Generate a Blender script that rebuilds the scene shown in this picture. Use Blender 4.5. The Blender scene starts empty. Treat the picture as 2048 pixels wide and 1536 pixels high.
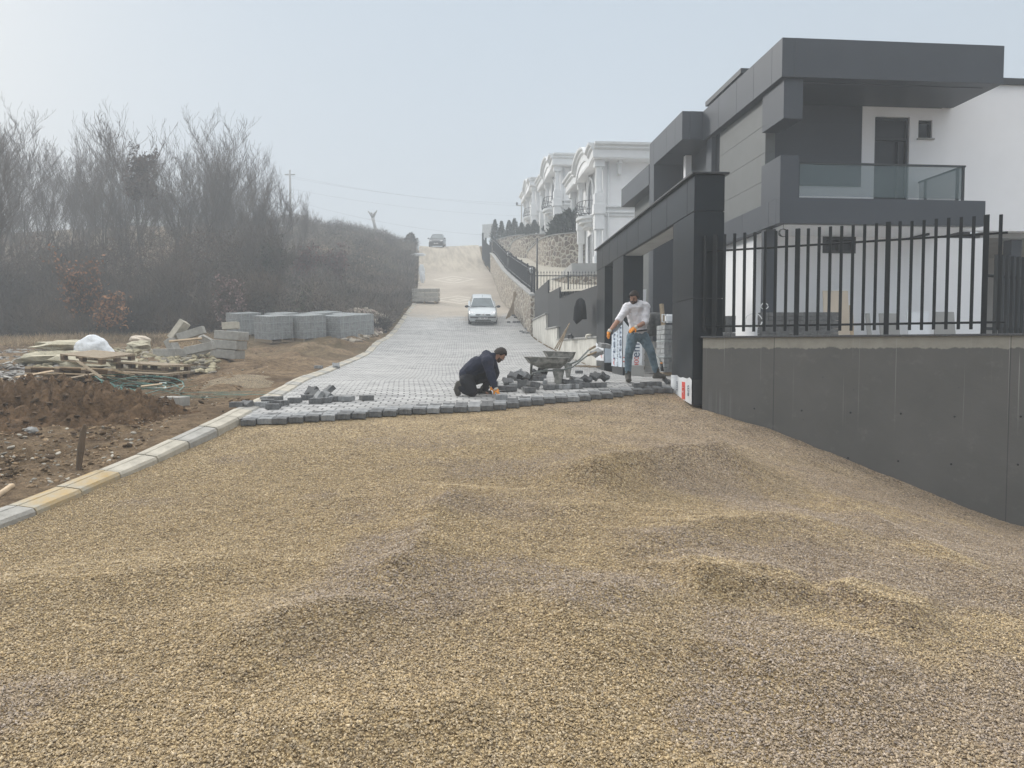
import bpy, bmesh, math, random
import numpy as np
from mathutils import Vector, Matrix, Euler
random.seed(7); RNG = np.random.default_rng(11)
SC = bpy.context.scene
R = math.radians
# ------------------------------------------------------------ camera, world, sun, exposure
PITCH = R(2.63); FPX = 1480.0
cam = bpy.data.cameras.new('camera'); camo = bpy.data.objects.new('camera', cam); SC.collection.objects.link(camo)
cam.lens = 36*FPX/2048; cam.sensor_width = 36; cam.clip_start = .05; cam.clip_end = 2000
camo.location = (0, 0, 0); camo.rotation_euler = (R(90)-PITCH, 0, 0)
SC.camera = camo
W = bpy.data.worlds.new("World"); SC.world = W; W.use_nodes = True
nt = W.node_tree; nt.nodes.clear()
wo = nt.nodes.new('ShaderNodeOutputWorld'); wb = nt.nodes.new('ShaderNodeBackground'); sk = nt.nodes.new('ShaderNodeTexSky')
sk.sky_type = 'NISHITA'; sk.sun_disc = False; sk.sun_elevation = R(26); sk.sun_rotation = R(-50); sk.dust_density = 4; sk.air_density = 1.2
mx = nt.nodes.new('ShaderNodeMix'); mx.data_type = 'RGBA'; mx.inputs[0].default_value = .95
nt.links.new(sk.outputs[0], mx.inputs[6]); # cloud layer in front of the clear sky, brighter overhead as an overcast sky is
tcw = nt.nodes.new('ShaderNodeTexCoord'); spw = nt.nodes.new('ShaderNodeSeparateXYZ'); nt.links.new(tcw.outputs['Generated'], spw.inputs[0])
rw_ = nt.nodes.new('ShaderNodeValToRGB'); nt.links.new(spw.outputs[2], rw_.inputs[0]); ce = rw_.color_ramp.elements; ce[0].position = .45; ce[0].color = (.238,.277,.318,1); ce[1].position = .85; ce[1].color = (1,1,1,1)
e0 = ce.new(.0); e0.color = (.262,.290,.318,1)
sc_ = nt.nodes.new('ShaderNodeVectorMath'); sc_.operation = 'SCALE'; sc_.inputs['Scale'].default_value = 13; nt.links.new(rw_.outputs[0], sc_.inputs[0]); nt.links.new(sc_.outputs[0], mx.inputs[7])
nt.links.new(mx.outputs[2], wb.inputs[0]); wb.inputs[1].default_value = .1
nt.links.new(wb.outputs[0], wo.inputs[0])
sun = bpy.data.lights.new('sun', 'SUN'); sun.energy = 1.5; sun.angle = R(10); sun.color = (1, .97, .92)
suno = bpy.data.objects.new('sun', sun); SC.collection.objects.link(suno)
_az, _el = R(-50), R(26)      # azimuth from +Y, clockwise positive
suno.rotation_euler = Vector((math.sin(_az)*math.cos(_el), math.cos(_az)*math.cos(_el), math.sin(_el))).to_track_quat('Z', 'Y').to_euler()
SC.view_settings.view_transform = 'Standard'; SC.view_settings.look = 'None'; SC.view_settings.exposure = .84; SC.view_settings.gamma = 1
SC.cycles.volume_bounces = 2; SC.cycles.max_bounces = 6; SC.cycles.transparent_max_bounces = 12

# ------------------------------------------------------------ helpers: geometry of the place
cP, sP = math.cos(PITCH), math.sin(PITCH)
def P(px, py, Y):
    a = (px-1024)/FPX; b = (768-py)/FPX
    dy = cP + b*sP; dz = -sP + b*cP
    return Vector((a*Y/dy, Y, dz*Y/dy))
def hsh(ix, iy, s):
    n = (ix.astype(np.int64)*374761393 + iy.astype(np.int64)*668265263 + s*1442695041) & 0x7fffffff
    n = ((n ^ (n >> 13))*1274126177) & 0x7fffffff
    return ((n ^ (n >> 16)) & 0xffff)/65535.0
def vnoise(x, y, s=0):
    x = np.asarray(x, float); y = np.asarray(y, float)
    ix, iy = np.floor(x), np.floor(y); fx, fy = x-ix, y-iy
    fx = fx*fx*(3-2*fx); fy = fy*fy*(3-2*fy); ix = ix.astype(int); iy = iy.astype(int)
    a, b, c, d = hsh(ix, iy, s), hsh(ix+1, iy, s), hsh(ix, iy+1, s), hsh(ix+1, iy+1, s)
    return (a*(1-fx)+b*fx)*(1-fy)+(c*(1-fx)+d*fx)*fy - .5
def fbm(x, y, s=0, o=4):
    t = 0; a = 1
    for k in range(o):
        t = t + a*vnoise(x*2**k, y*2**k, s+k); a *= .5
    return t
def lerpline(pts, Y):
    ys = [p[1] for p in pts]; xs = [p[0] for p in pts]
    return np.interp(Y, ys, xs)
pl = lambda L: [tuple(P(*q)) for q in L]
LEFT = [(-4.9, 0, -1.5), (-4.45, 4.5, -1.46)] + pl([(0,1045,6.2),(205,955,7.6),(454,843,10),(550,794,12.5),(606,761,16),(653,745,19),(700,724,24),(740,705,28.3),(775,677,35),(810,635,44),(831,607,51),(836,560,64),(837,520,77),(838,492,91)]) + [(-12.6, 104, 13.4)]
RIGHT = pl([(1345,770,13.9),(1270,755,17.5),(1194,737,22),(1093,693,30),(1060,668,38.5),(1028,629,45),(1005,604,52),(985,551,66),(967,527,76),(957,490,91)]) + [(-4.6, 104, 13.4)]
WALLP = pl([(1405,808,12.5),(1700,915,11.3),(2048,1055,10.2)])
CTRL = LEFT[1:] + RIGHT + WALLP + [(0,0,-1.5),(0,3,-1.5),(.3,6.2,-1.33),(0,9,-1.08),(3.5,5,-1.68),(7,7,-2.4),(9,4,-2.7),(4,0,-1.8),(-4.6,2,-1.52),
   (-8,8,-1.0),(-12,8,-.9),(-9,4,-1.3),(12,11,-2.9),(6,16,-.8),(10,20,-.6),
   (-60,-10,-1.5),(45,-10,-4),(-60,40,.8),(-60,62,4.5),(-60,88,14),(-60,135,13),(45,135,12),(45,60,8),(45,25,0),(0,135,12),(-25,115,14),(-14,60,6.0),(-24,60,6.2),(-14,75,10.3),(-30,75,10.5)]
CTRL += pl([(950,815,11.5),(160,940,8.1),(340,812,12.3),(200,775,14.5),(440,720,20),(0,700,24),(0,684,31),(300,690,27),(503,690,28.7),(640,689,29),(725,681,32),(560,662,37),(300,667,37),(0,680,37),(560,447,88),(700,462,88)])
CT = np.array(CTRL)
def _k(r2):
    return .5*r2*np.log(r2+1e-12)
_n = len(CT); _D = ((CT[:, None, :2]-CT[None, :, :2])**2).sum(-1)
_A = np.zeros((_n+3, _n+3)); _A[:_n, :_n] = _k(_D)+np.eye(_n)*1.5
_A[:_n, _n] = 1; _A[:_n, _n+1:] = CT[:, :2]; _A[_n:, :_n] = _A[:_n, _n:].T
_w = np.linalg.solve(_A, np.concatenate([CT[:, 2], np.zeros(3)]))
def H(x, y):
    x = np.clip(np.asarray(x, float), -60, 45); y = np.clip(np.asarray(y, float), -10, 135); sh = x.shape
    x = x.ravel(); y = y.ravel(); out = np.empty(len(x))
    for i in range(0, len(x), 20000):
        a, b = x[i:i+20000], y[i:i+20000]
        d = (a[:, None]-CT[:, 0])**2+(b[:, None]-CT[:, 1])**2
        out[i:i+20000] = _k(d) @ _w[:_n] + _w[_n]+_w[_n+1]*a+_w[_n+2]*b
    return out.reshape(sh)
def h1(x, y): return float(H(np.array([x]), np.array([y]))[0])
_YS = np.concatenate([np.arange(2, 40, .05), np.arange(40, 110, .25)])
def G(px, py, dz=0, HF=None):
    v = P(px, py, 1.0); X = v.x*_YS; Z = v.z*_YS
    g = (HF or H)(X, _YS)+dz
    i = int(np.argmax(Z < g)) if (Z < g).any() else len(_YS)-1
    return Vector((X[i], _YS[i], g[i]))
# front edge of the laid paving: from the left kerb to the gate
E0, E1 = np.array([-3.86, 10.05]), np.array([3.1, 13.75])
def edgeY(x):
    t = np.clip((np.asarray(x, float)-E0[0])/(E1[0]-E0[0]), -.2, 1.3)
    return E0[1]+(E1[1]-E0[1])*t + .22*np.sin(t*math.pi)*(-1) + .05*np.sin(np.asarray(x)*3.1)
# gravel surface
def _seg(x, y, a, b, w):
    ax, ay = a; bx, by = b; dx, dy = bx-ax, by-ay; L2 = dx*dx+dy*dy
    t = np.clip(((x-ax)*dx+(y-ay)*dy)/L2, 0, 1)
    d2 = (x-ax-t*dx)**2+(y-ay-t*dy)**2
    return np.exp(-d2/(2*w*w))
_b = {}
for k, q in dict(A0=(1190,960),A1=(1440,925),B0=(905,995),B1=(800,1150),C0=(1040,1010),C1=(1180,1015),D0=(1300,1075),D1=(1580,1045),E0=(560,1260),E1=(700,1235),
        F0=(1130,1215),F1=(1240,1190),T0=(1290,1125),T1=(1400,1175),T2=(1640,1185),T3=(1830,1240),U0=(1200,1260),U1=(1700,1330),V0=(600,1440),V1=(900,1400),S0=(0,1180),S1=(420,1140),
        K0=(1700,1010),K1=(2040,1180),J0=(1250,1060),J1=(1150,1100),Q0=(300,1400),Q1=(520,1330)).items():
    _b[k] = tuple(G(*q))[:2]
BUMPS = [('A0','A1',.36,.20),('B0','B1',.26,.11),('C0','C1',.28,.05),('D0','D1',.3,.07),('E0','E1',.30,.10),('F0','F1',.26,.06),('T0','T1',.11,.06),('T1','T2',.12,.10),('T2','T3',.12,.10),
         ('U0','U1',.3,.05),('V0','V1',.25,.05),('S0','S1',.3,.05),('K0','K1',.22,.06)]
def HG(x, y):
    x = np.asarray(x, float); y = np.asarray(y, float)
    z = H(x, y)-.085+.045*np.clip(1-(x-lerpline(LEFT, y))/.9, 0, 1)*np.clip((9.6-y)/1.5, 0, 1)
    AMP = 1.75
    ins = np.clip((x-lerpline(LEFT, y)-.2)/1.2, 0, 1)*np.clip((edgeY(x)-y)/1.5, 0, 1)
    ins = ins*ins*(3-2*ins)
    for a, b, w, h in BUMPS:
        if a[0] == 'T':   # low scarp: a step that falls toward the viewer and fades behind
            (ax, ay), (bx, by) = _b[a], _b[b]; dx, dy = bx-ax, by-ay; L_ = math.hypot(dx, dy)
            t_ = ((x-ax)*dx+(y-ay)*dy)/(L_*L_); d_ = ((y-ay)*dx-(x-ax)*dy)/L_+.05*vnoise(x*4, y*0, 8)
            win = 1/(1+np.exp(-(t_+.0)*22))/(1+np.exp((t_-1.0)*22)) if a != 'T0' else 1/(1+np.exp(-(t_+.0)*9))/(1+np.exp((t_-1.0)*22))
            z = z + 1.5*h*win*ins/(1+np.exp(-d_/.035))*np.exp(-np.maximum(d_, 0)/.55); continue
        (ax, ay), (bx, by) = _b[a], _b[b]; dx, dy = bx-ax, by-ay; L2 = dx*dx+dy*dy; xw = x+.12*vnoise(x*2.2, y*2.2, 15); yw = y+.12*vnoise(x*2.2, y*2.2, 16)
        t_ = np.clip(((xw-ax)*dx+(yw-ay)*dy)/L2, 0, 1); qx, qy = xw-ax-t_*dx, yw-ay-t_*dy
        ww = w*(1.2+.38*np.tanh(qy/(.6*w))); dd = np.sqrt(qx*qx+qy*qy+.0016)/ww; e = np.exp(-dd**1.25*.95)
        z = z + AMP*h*e*ins
    z = z + ins*(.055*fbm(x*.9, y*.9, 3, 3)+.022*fbm(x*3.5+y, y*4.5, 9, 3)) + .006*fbm(x*14, y*14, 5, 2)
    return z

# ------------------------------------------------------------ helpers: objects
def link(o, parent=None):
    SC.collection.objects.link(o)
    if parent is not None: o.parent = parent
    return o
def tag(o, label=None, cat=None, group=None, kind=None):
    if label: o['label'] = label
    if cat: o['category'] = cat
    if group: o['group'] = group
    if kind: o['kind'] = kind
    return o
def thing(name, label, cat, loc=(0, 0, 0), rz=0, group=None, rot=None):
    o = bpy.data.objects.new(name, None); link(o); o.location = loc; o.rotation_euler = rot or (0, 0, rz)
    o.empty_display_size = .2
    return tag(o, label, cat, group)
def mesh_np(name, V, F, mat=None, parent=None, smooth=False, col=None, uv=None, mats=None):
    """V (n,3), F (m,k) arrays"""
    me = bpy.data.meshes.new(name); V = np.asarray(V, np.float32); F = np.asarray(F, np.int32)
    me.vertices.add(len(V)); me.vertices.foreach_set('co', V.ravel())
    k = F.shape[1]; me.loops.add(F.size); me.loops.foreach_set('vertex_index', F.ravel())
    me.polygons.add(len(F)); me.polygons.foreach_set('loop_start', np.arange(0, F.size, k, dtype=np.int32)); me.polygons.foreach_set('loop_total', np.full(len(F), k, np.int32))
    me.update(calc_edges=True)
    if smooth: me.polygons.foreach_set('use_smooth', np.ones(len(F), bool))
    if col is not None:
        ca = me.color_attributes.new('Col', 'FLOAT_COLOR', 'POINT'); c4 = np.ones((len(V), 4), np.float32); c4[:, :3] = col
        ca.data.foreach_set('color', c4.ravel())
    if uv is not None:
        ul = me.uv_layers.new(name='UVMap'); ul.data.foreach_set('uv', np.asarray(uv, np.float32)[F.ravel()].ravel())
    if mat: me.materials.append(mat)
    o = bpy.data.objects.new(name, me); link(o, parent)
    return o
class MB:
    def __init__(s): s.v = []; s.f = []; s.sm = []
    def add(s, V, F, M=None, smooth=False):
        n = len(s.v)
        for p in V: s.v.append(tuple(M @ Vector(p)) if M is not None else tuple(p))
        for f in F: s.f.append([i+n for i in f]); s.sm.append(smooth)
        return s
    def box(s, x0, x1, y0, y1, z0, z1, M=None):
        return s.add([(x0,y0,z0),(x1,y0,z0),(x1,y1,z0),(x0,y1,z0),(x0,y0,z1),(x1,y0,z1),(x1,y1,z1),(x0,y1,z1)],
                     [(0,3,2,1),(4,5,6,7),(0,1,5,4),(1,2,6,5),(2,3,7,6),(3,0,4,7)], M)
    def cb(s, c, d, M=None, rot=None):
        Mx = Matrix.Translation(c) @ (Euler(rot).to_matrix().to_4x4() if rot else Matrix())
        if M is not None: Mx = M @ Mx
        a, b, c2 = d[0]/2, d[1]/2, d[2]/2
        return s.box(-a, a, -b, b, -c2, c2, Mx)
    def prism(s, poly, z0, z1, M=None):
        n = len(poly); V = [(x, y, z0) for x, y in poly]+[(x, y, z1) for x, y in poly]
        a = sum(poly[i][0]*poly[(i+1) % n][1]-poly[(i+1) % n][0]*poly[i][1] for i in range(n))
        F = [list(range(n))[::-1], [i+n for i in range(n)]]+[(i, (i+1) % n, (i+1) % n+n, i+n) for i in range(n)]
        if a < 0: F = [list(f)[::-1] for f in F]
        return s.add(V, F, M)
    def tube(s, pts, rs, n=8, M=None, cap=True, flat=1):
        pts = [Vector(p) for p in pts]
        if not hasattr(rs, '__len__'): rs = [rs]*len(pts)
        V = []; up = None
        for i, p in enumerate(pts):
            t = (pts[min(i+1, len(pts)-1)]-pts[max(i-1, 0)]).normalized()
            if up is None: up = Vector((0, 0, 1)) if abs(t.z) < .9 else Vector((0, 1, 0))
            a = t.cross(up).normalized(); b = a.cross(t).normalized(); up = b
            for k in range(n):
                w = 2*math.pi*k/n; V.append(p+a*math.cos(w)*rs[i]+b*math.sin(w)*rs[i]*flat)
        F = [(i*n+k, i*n+(k+1) % n, (i+1)*n+(k+1) % n, (i+1)*n+k) for i in range(len(pts)-1) for k in range(n)]
        if cap: F += [list(range(n))[::-1], [(len(pts)-1)*n+k for k in range(n)]]
        return s.add(V, F, M, n > 5)
    def lathe(s, prof, n=16, M=None, cap=True):
        V = [(r*math.cos(2*math.pi*k/n), r*math.sin(2*math.pi*k/n), z) for r, z in prof for k in range(n)]
        F = [(i*n+k, i*n+(k+1) % n, (i+1)*n+(k+1) % n, (i+1)*n+k) for i in range(len(prof)-1) for k in range(n)]
        if cap: F += [list(range(n))[::-1], [(len(prof)-1)*n+k for k in range(n)]]
        return s.add(V, F, M, True)
    def blob(s, c, r, n=8, M=None, jit=0, rot=None):
        V = []; F = []
        m = n//2+1
        Rm = Euler(rot).to_matrix() if rot else Matrix.Identity(3)
        for i in range(m+1):
            th = math.pi*i/m
            for k in range(n):
                w = 2*math.pi*k/n; j = 1+random.uniform(-jit, jit) if 0 < i < m else 1
                V.append(Vector(c)+Rm @ Vector((r[0]*math.sin(th)*math.cos(w)*j, r[1]*math.sin(th)*math.sin(w)*j, r[2]*math.cos(th)*j)))
        for i in range(m):
            for k in range(n): F.append((i*n+k, (i+1)*n+k, (i+1)*n+(k+1) % n, i*n+(k+1) % n))
        return s.add(V, F, M, jit < .1)
    def build(s, name, mat=None, parent=None, loc=None, rot=None, bevel=0, smooth=None, seg=1):
        me = bpy.data.meshes.new(name); me.from_pydata(s.v, [], s.f)
        me.polygons.foreach_set('use_smooth', s.sm if smooth is None else [smooth]*len(s.f))
        if mat: me.materials.append(mat)
        if bevel:
            bm = bmesh.new(); bm.from_mesh(me); bmesh.ops.bevel(bm, geom=bm.edges[:], offset=bevel, segments=seg, affect='EDGES', clamp_overlap=True); bm.to_mesh(me); bm.free()
        me.validate(); me.update()
        o = bpy.data.objects.new(name, me); link(o, parent)
        if loc is not None: o.location = loc
        if rot is not None: o.rotation_euler = rot
        return o
def copy_tree(o, parent=None, label=None, loc=None, rot=None):
    c = o.copy(); link(c)
    c.parent = parent
    if label: c['label'] = label
    if loc is not None: c.location = loc
    if rot is not None: c.rotation_euler = rot
    for ch in list(o.children): copy_tree(ch, c)
    return c
def text(name, s, size, mat, parent, loc, rot, extrude=.001, align='CENTER'):
    cu = bpy.data.curves.new(name, 'FONT'); cu.body = s; cu.size = size; cu.extrude = extrude; cu.align_x = align; cu.align_y = 'CENTER'
    o = bpy.data.objects.new(name, cu); SC.collection.objects.link(o); bpy.context.view_layer.update()
    me = bpy.data.meshes.new_from_object(o.evaluated_get(bpy.context.evaluated_depsgraph_get())); bpy.data.objects.remove(o); bpy.data.curves.remove(cu)
    me.materials.clear(); me.materials.append(mat); o = bpy.data.objects.new(name, me); link(o, parent); o.location = loc; o.rotation_euler = rot
    return o

def flesh(name, J, E, mat, parent, voxel=.008, smooth=3, root=None, side=(1, 0, 0), disp=None):
    """one continuous closed surface round a skeleton: tapered limbs fused by a voxel remesh. radius may be (along side axis, across)"""
    sd = Vector(side); m = MB(); nn = 12
    def rr(k): r = J[k][1]; return r if hasattr(r, '__len__') else (r, r)
    for ch in E:
        for a, b in zip(ch[:-1], ch[1:]):
            pa, pb = Vector(J[a][0]), Vector(J[b][0]); t = (pb-pa); Ln = t.length
            if Ln < 1e-5: continue
            t /= Ln; u = sd-t*sd.dot(t)
            if u.length < .2: u = Vector((0, 0, 1))-t*t.z if abs(t.z) < .9 else Vector((0, 1, 0))-t*t.y
            u.normalize(); v = t.cross(u); ra, rb = rr(a), rr(b); rings = []
            for q in (1, .8, .45, 0): rings.append((pa-t*min(ra)*q, ra, math.sqrt(max(1e-3, 1-q*q))))
            for q in (0, .45, .8, 1): rings.append((pb+t*min(rb)*q, rb, math.sqrt(max(1e-3, 1-q*q))))
            V = [c+u*math.cos(2*math.pi*k/nn)*r[0]*s+v*math.sin(2*math.pi*k/nn)*r[1]*s for c, r, s in rings for k in range(nn)]
            F = [(i*nn+k, i*nn+(k+1) % nn, (i+1)*nn+(k+1) % nn, (i+1)*nn+k) for i in range(7) for k in range(nn)]+[list(range(nn))[::-1], [7*nn+k for k in range(nn)]]
            m.add(V, F)
    o = m.build(name, mat); md = o.modifiers.new('r', 'REMESH'); md.mode = 'VOXEL'; md.voxel_size = voxel; md.use_smooth_shade = True
    if smooth: s = o.modifiers.new('s', 'SMOOTH'); s.iterations = smooth; s.factor = .5
    if disp:
        tx = bpy.data.textures.new(name+'_folds', 'CLOUDS'); tx.noise_scale = disp[1]; d = o.modifiers.new('d', 'DISPLACE'); d.texture = tx; d.strength = disp[0]; d.mid_level = .5; d.texture_coords = 'LOCAL'
    bpy.context.view_layer.update(); nm = bpy.data.meshes.new_from_object(o.evaluated_get(bpy.context.evaluated_depsgraph_get())); nm.name = name
    bpy.data.objects.remove(o); nm.polygons.foreach_set('use_smooth', np.ones(len(nm.polygons), bool))
    if not nm.materials: nm.materials.append(mat)
    o = bpy.data.objects.new(name, nm); link(o, parent); return o

# ------------------------------------------------------------ materials
def nodes(m):
    m.use_nodes = True; t = m.node_tree; b = t.nodes['Principled BSDF']; return t, b, t.nodes, t.links
def M(name, c, rough=.8, var=.12, scale=6, bump=0, bs=60, metal=0, spec=.5, c2=None, thr=None, coord='Object', stretch=(1, 1, 1), bd=.02):
    m = bpy.data.materials.new(name); t, b, N, L = nodes(m)
    b.inputs['Roughness'].default_value = rough; b.inputs['Metallic'].default_value = metal; b.inputs['Specular IOR Level'].default_value = spec
    tc = N.new('ShaderNodeTexCoord'); mp = N.new('ShaderNodeMapping'); mp.inputs['Scale'].default_value = stretch; L.new(tc.outputs[coord], mp.inputs[0])
    nz = N.new('ShaderNodeTexNoise'); nz.inputs['Scale'].default_value = scale; nz.inputs['Detail'].default_value = 6; nz.inputs['Roughness'].default_value = .65
    L.new(mp.outputs[0], nz.inputs['Vector'])
    cr = N.new('ShaderNodeValToRGB'); L.new(nz.outputs['Fac'], cr.inputs[0])
    if c2 is None:
        a = [max(0, x*(1-var)) for x in c]; d = [min(1, x*(1+var)) for x in c]; lo, hi = .3, .7
    else:
        a, d = c, c2; lo, hi = thr or (.4, .6)
    cr.color_ramp.elements[0].position = lo; cr.color_ramp.elements[0].color = (*a, 1); cr.color_ramp.elements[1].position = hi; cr.color_ramp.elements[1].color = (*d, 1)
    L.new(cr.outputs[0], b.inputs['Base Color'])
    if bump:
        n2 = N.new('ShaderNodeTexNoise'); n2.inputs['Scale'].default_value = bs; n2.inputs['Detail'].default_value = 5; L.new(mp.outputs[0], n2.inputs['Vector'])
        bp = N.new('ShaderNodeBump'); bp.inputs['Strength'].default_value = bump; bp.inputs['Distance'].default_value = bd; L.new(n2.outputs['Fac'], bp.inputs['Height']); L.new(bp.outputs[0], b.inputs['Normal'])
    return m
def mathn(N, L, op, a, b=None, clamp=False):
    n = N.new('ShaderNodeMath'); n.operation = op; n.use_clamp = clamp
    for i, v in enumerate((a, b)):
        if v is None: continue
        if isinstance(v, (int, float)): n.inputs[i].default_value = v
        else: L.new(v, n.inputs[i])
    return n.outputs[0]
def mixc(N, L, fac, a, b):
    n = N.new('ShaderNodeMix'); n.data_type = 'RGBA'
    for i, v in ((0, fac), (6, a), (7, b)):
        if isinstance(v, (int, float)): n.inputs[i].default_value = v
        elif isinstance(v, tuple): n.inputs[i].default_value = (*v, 1) if len(v) == 3 else v
        else: L.new(v, n.inputs[i])
    return n.outputs[2]
def noise(N, L, vec, scale, detail=4, rough=.6):
    n = N.new('ShaderNodeTexNoise'); n.inputs['Scale'].default_value = scale; n.inputs['Detail'].default_value = detail; n.inputs['Roughness'].default_value = rough
    L.new(vec, n.inputs['Vector']); return n.outputs['Fac']
def ramp(N, L, fac, stops, interp='LINEAR'):
    n = N.new('ShaderNodeValToRGB'); r = n.color_ramp; r.interpolation = interp
    while len(r.elements) < len(stops): r.elements.new(.5)
    for e, (p, c) in zip(r.elements, stops): e.position = p; e.color = (*c, 1)
    L.new(fac, n.inputs[0]); return n.outputs[0]
def colattr(name, rough=.85, var=0, bump=0, bs=80, trans=0):
    m = bpy.data.materials.new(name); t, b, N, L = nodes(m); b.inputs['Roughness'].default_value = rough; b.inputs['Specular IOR Level'].default_value = .25
    a = N.new('ShaderNodeVertexColor'); a.layer_name = 'Col'; c = a.outputs[0]
    if var:
        tc = N.new('ShaderNodeTexCoord'); c = mixc(N, L, noise(N, L, tc.outputs['Object'], bs), mixc(N, L, var, c, (0., 0., 0.)), c)
    L.new(c, b.inputs['Base Color'])
    return m

# gravel
STONES = [(0, (.21,.175,.13)), (.10, (.36,.295,.20)), (.32, (.475,.39,.255)), (.52, (.56,.465,.315)), (.68, (.42,.37,.30)), (.80, (.52,.465,.385)), (.91, (.29,.265,.24)), (.96, (.64,.565,.45))]
def gravel_mat(warm=(1.0,.93,.79), cold=(.90,.85,.86)):
    m = bpy.data.materials.new('gravel_mix'); t, b, N, L = nodes(m); b.inputs['Roughness'].default_value = .9; b.inputs['Specular IOR Level'].default_value = .2
    tc = N.new('ShaderNodeTexCoord').outputs['Object']
    out = []
    for sc in (75, 34):
        v = N.new('ShaderNodeTexVoronoi'); v.inputs['Scale'].default_value = sc; L.new(tc, v.inputs['Vector']); out.append(v)
    sep = N.new('ShaderNodeSeparateColor'); L.new(out[0].outputs['Color'], sep.inputs[0])
    c1 = ramp(N, L, sep.outputs[0], STONES, 'CONSTANT')
    sep2 = N.new('ShaderNodeSeparateColor'); L.new(out[1].outputs['Color'], sep2.inputs[0])
    c2 = ramp(N, L, sep2.outputs[1], STONES, 'CONSTANT')
    c = mixc(N, L, .38, c1, c2)
    spx = N.new('ShaderNodeSeparateXYZ'); L.new(tc, spx.inputs[0]); big = mathn(N, L, 'ADD', noise(N, L, tc, .55, 5, .55), mathn(N, L, 'MULTIPLY', mathn(N, L, 'SUBTRACT', spx.outputs[0], 1.2), .05)); cool = ramp(N, L, big, [(.42, warm), (.62, cold)])
    mu = N.new('ShaderNodeMix'); mu.data_type = 'RGBA'; mu.blend_type = 'MULTIPLY'; mu.inputs[0].default_value = .85; L.new(c, mu.inputs[6]); L.new(cool, mu.inputs[7])
    med = ramp(N, L, noise(N, L, tc, 2.6, 6, .7), [(.32, (.95,.93,.91)), (.62, (1.35,1.33,1.28))])
    m2 = N.new('ShaderNodeMix'); m2.data_type = 'RGBA'; m2.blend_type = 'MULTIPLY'; m2.inputs[0].default_value = 1; L.new(mu.outputs[2], m2.inputs[6]); L.new(med, m2.inputs[7])
    gap = ramp(N, L, out[0].outputs['Distance'], [(.38, (1,1,1)), (.78, (.38,.34,.30))]); gap2 = ramp(N, L, out[1].outputs['Distance'], [(.4, (1,1,1)), (.85, (.5,.47,.44))])  # occlusion between stones painted into the base colour, darker towards the cell borders
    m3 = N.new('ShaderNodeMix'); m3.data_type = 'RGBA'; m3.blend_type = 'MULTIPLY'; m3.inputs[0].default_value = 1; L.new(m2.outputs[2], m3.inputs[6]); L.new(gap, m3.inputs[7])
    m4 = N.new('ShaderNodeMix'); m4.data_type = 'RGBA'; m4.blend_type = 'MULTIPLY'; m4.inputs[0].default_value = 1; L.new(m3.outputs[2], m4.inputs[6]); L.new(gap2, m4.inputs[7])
    L.new(m4.outputs[2], b.inputs['Base Color'])
    hgt = mathn(N, L, 'ADD', mathn(N, L, 'MULTIPLY', out[0].outputs['Distance'], -1.0), mathn(N, L, 'MULTIPLY', out[1].outputs['Distance'], -.9))
    bp = N.new('ShaderNodeBump'); bp.inputs['Strength'].default_value = 1; bp.inputs['Distance'].default_value = .014; L.new(hgt, bp.inputs['Height']); L.new(bp.outputs[0], b.inputs['Normal'])
    return m
MAT = {}
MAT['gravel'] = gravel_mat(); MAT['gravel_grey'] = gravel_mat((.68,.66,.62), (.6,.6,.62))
def dirt_mat():
    m = bpy.data.materials.new('bare_earth'); t, b, N, L = nodes(m); b.inputs['Roughness'].default_value = .95; b.inputs['Specular IOR Level'].default_value = .15
    tc = N.new('ShaderNodeTexCoord').outputs['Object']
    n1 = noise(N, L, tc, .5, 8, .65); n2 = noise(N, L, tc, 6, 8, .75); n3 = noise(N, L, tc, 28, 4, .7)
    c = ramp(N, L, n1, [(.3, (.14,.092,.052)), (.42, (.27,.185,.105)), (.56, (.40,.285,.168)), (.66, (.45,.335,.21)), (.78, (.20,.138,.082))])
    c = mixc(N, L, ramp(N, L, n2, [(.38, (0,0,0)), (.58, (1,1,1))]), mixc(N, L, .6, c, (.055,.03,.017)), c); n4 = noise(N, L, tc, 45, 6, .75); c = mixc(N, L, ramp(N, L, n4, [(.35, (0,0,0)), (.6, (1,1,1))]), mixc(N, L, .5, c, (.06,.04,.025)), c)
    fl = ramp(N, L, n3, [(.62, (0,0,0)), (.68, (1,1,1))]); c = mixc(N, L, mathn(N, L, 'MULTIPLY', fl, .5), c, (.5,.43,.32))
    # rough grass and leaf litter further off
    sp = N.new('ShaderNodeSeparateXYZ'); L.new(tc, sp.inputs[0])
    far = mathn(N, L, 'MULTIPLY', mathn(N, L, 'SUBTRACT', sp.outputs[1], 21), .12, True)
    gm = mathn(N, L, 'MULTIPLY', far, ramp(N, L, noise(N, L, tc, .35, 6, .6), [(.42, (0,0,0)), (.55, (1,1,1))]))
    c = mixc(N, L, gm, c, mixc(N, L, n2, (.07,.055,.03), (.2,.15,.08)))
    L.new(c, b.inputs['Base Color'])
    hh = mathn(N, L, 'ADD', n2, mathn(N, L, 'MULTIPLY', n3, .3))
    bp = N.new('ShaderNodeBump'); bp.inputs['Strength'].default_value = 1; bp.inputs['Distance'].default_value = .14; L.new(hh, bp.inputs['Height']); L.new(bp.outputs[0], b.inputs['Normal'])
    return m
MAT['dirt'] = dirt_mat()
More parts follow.
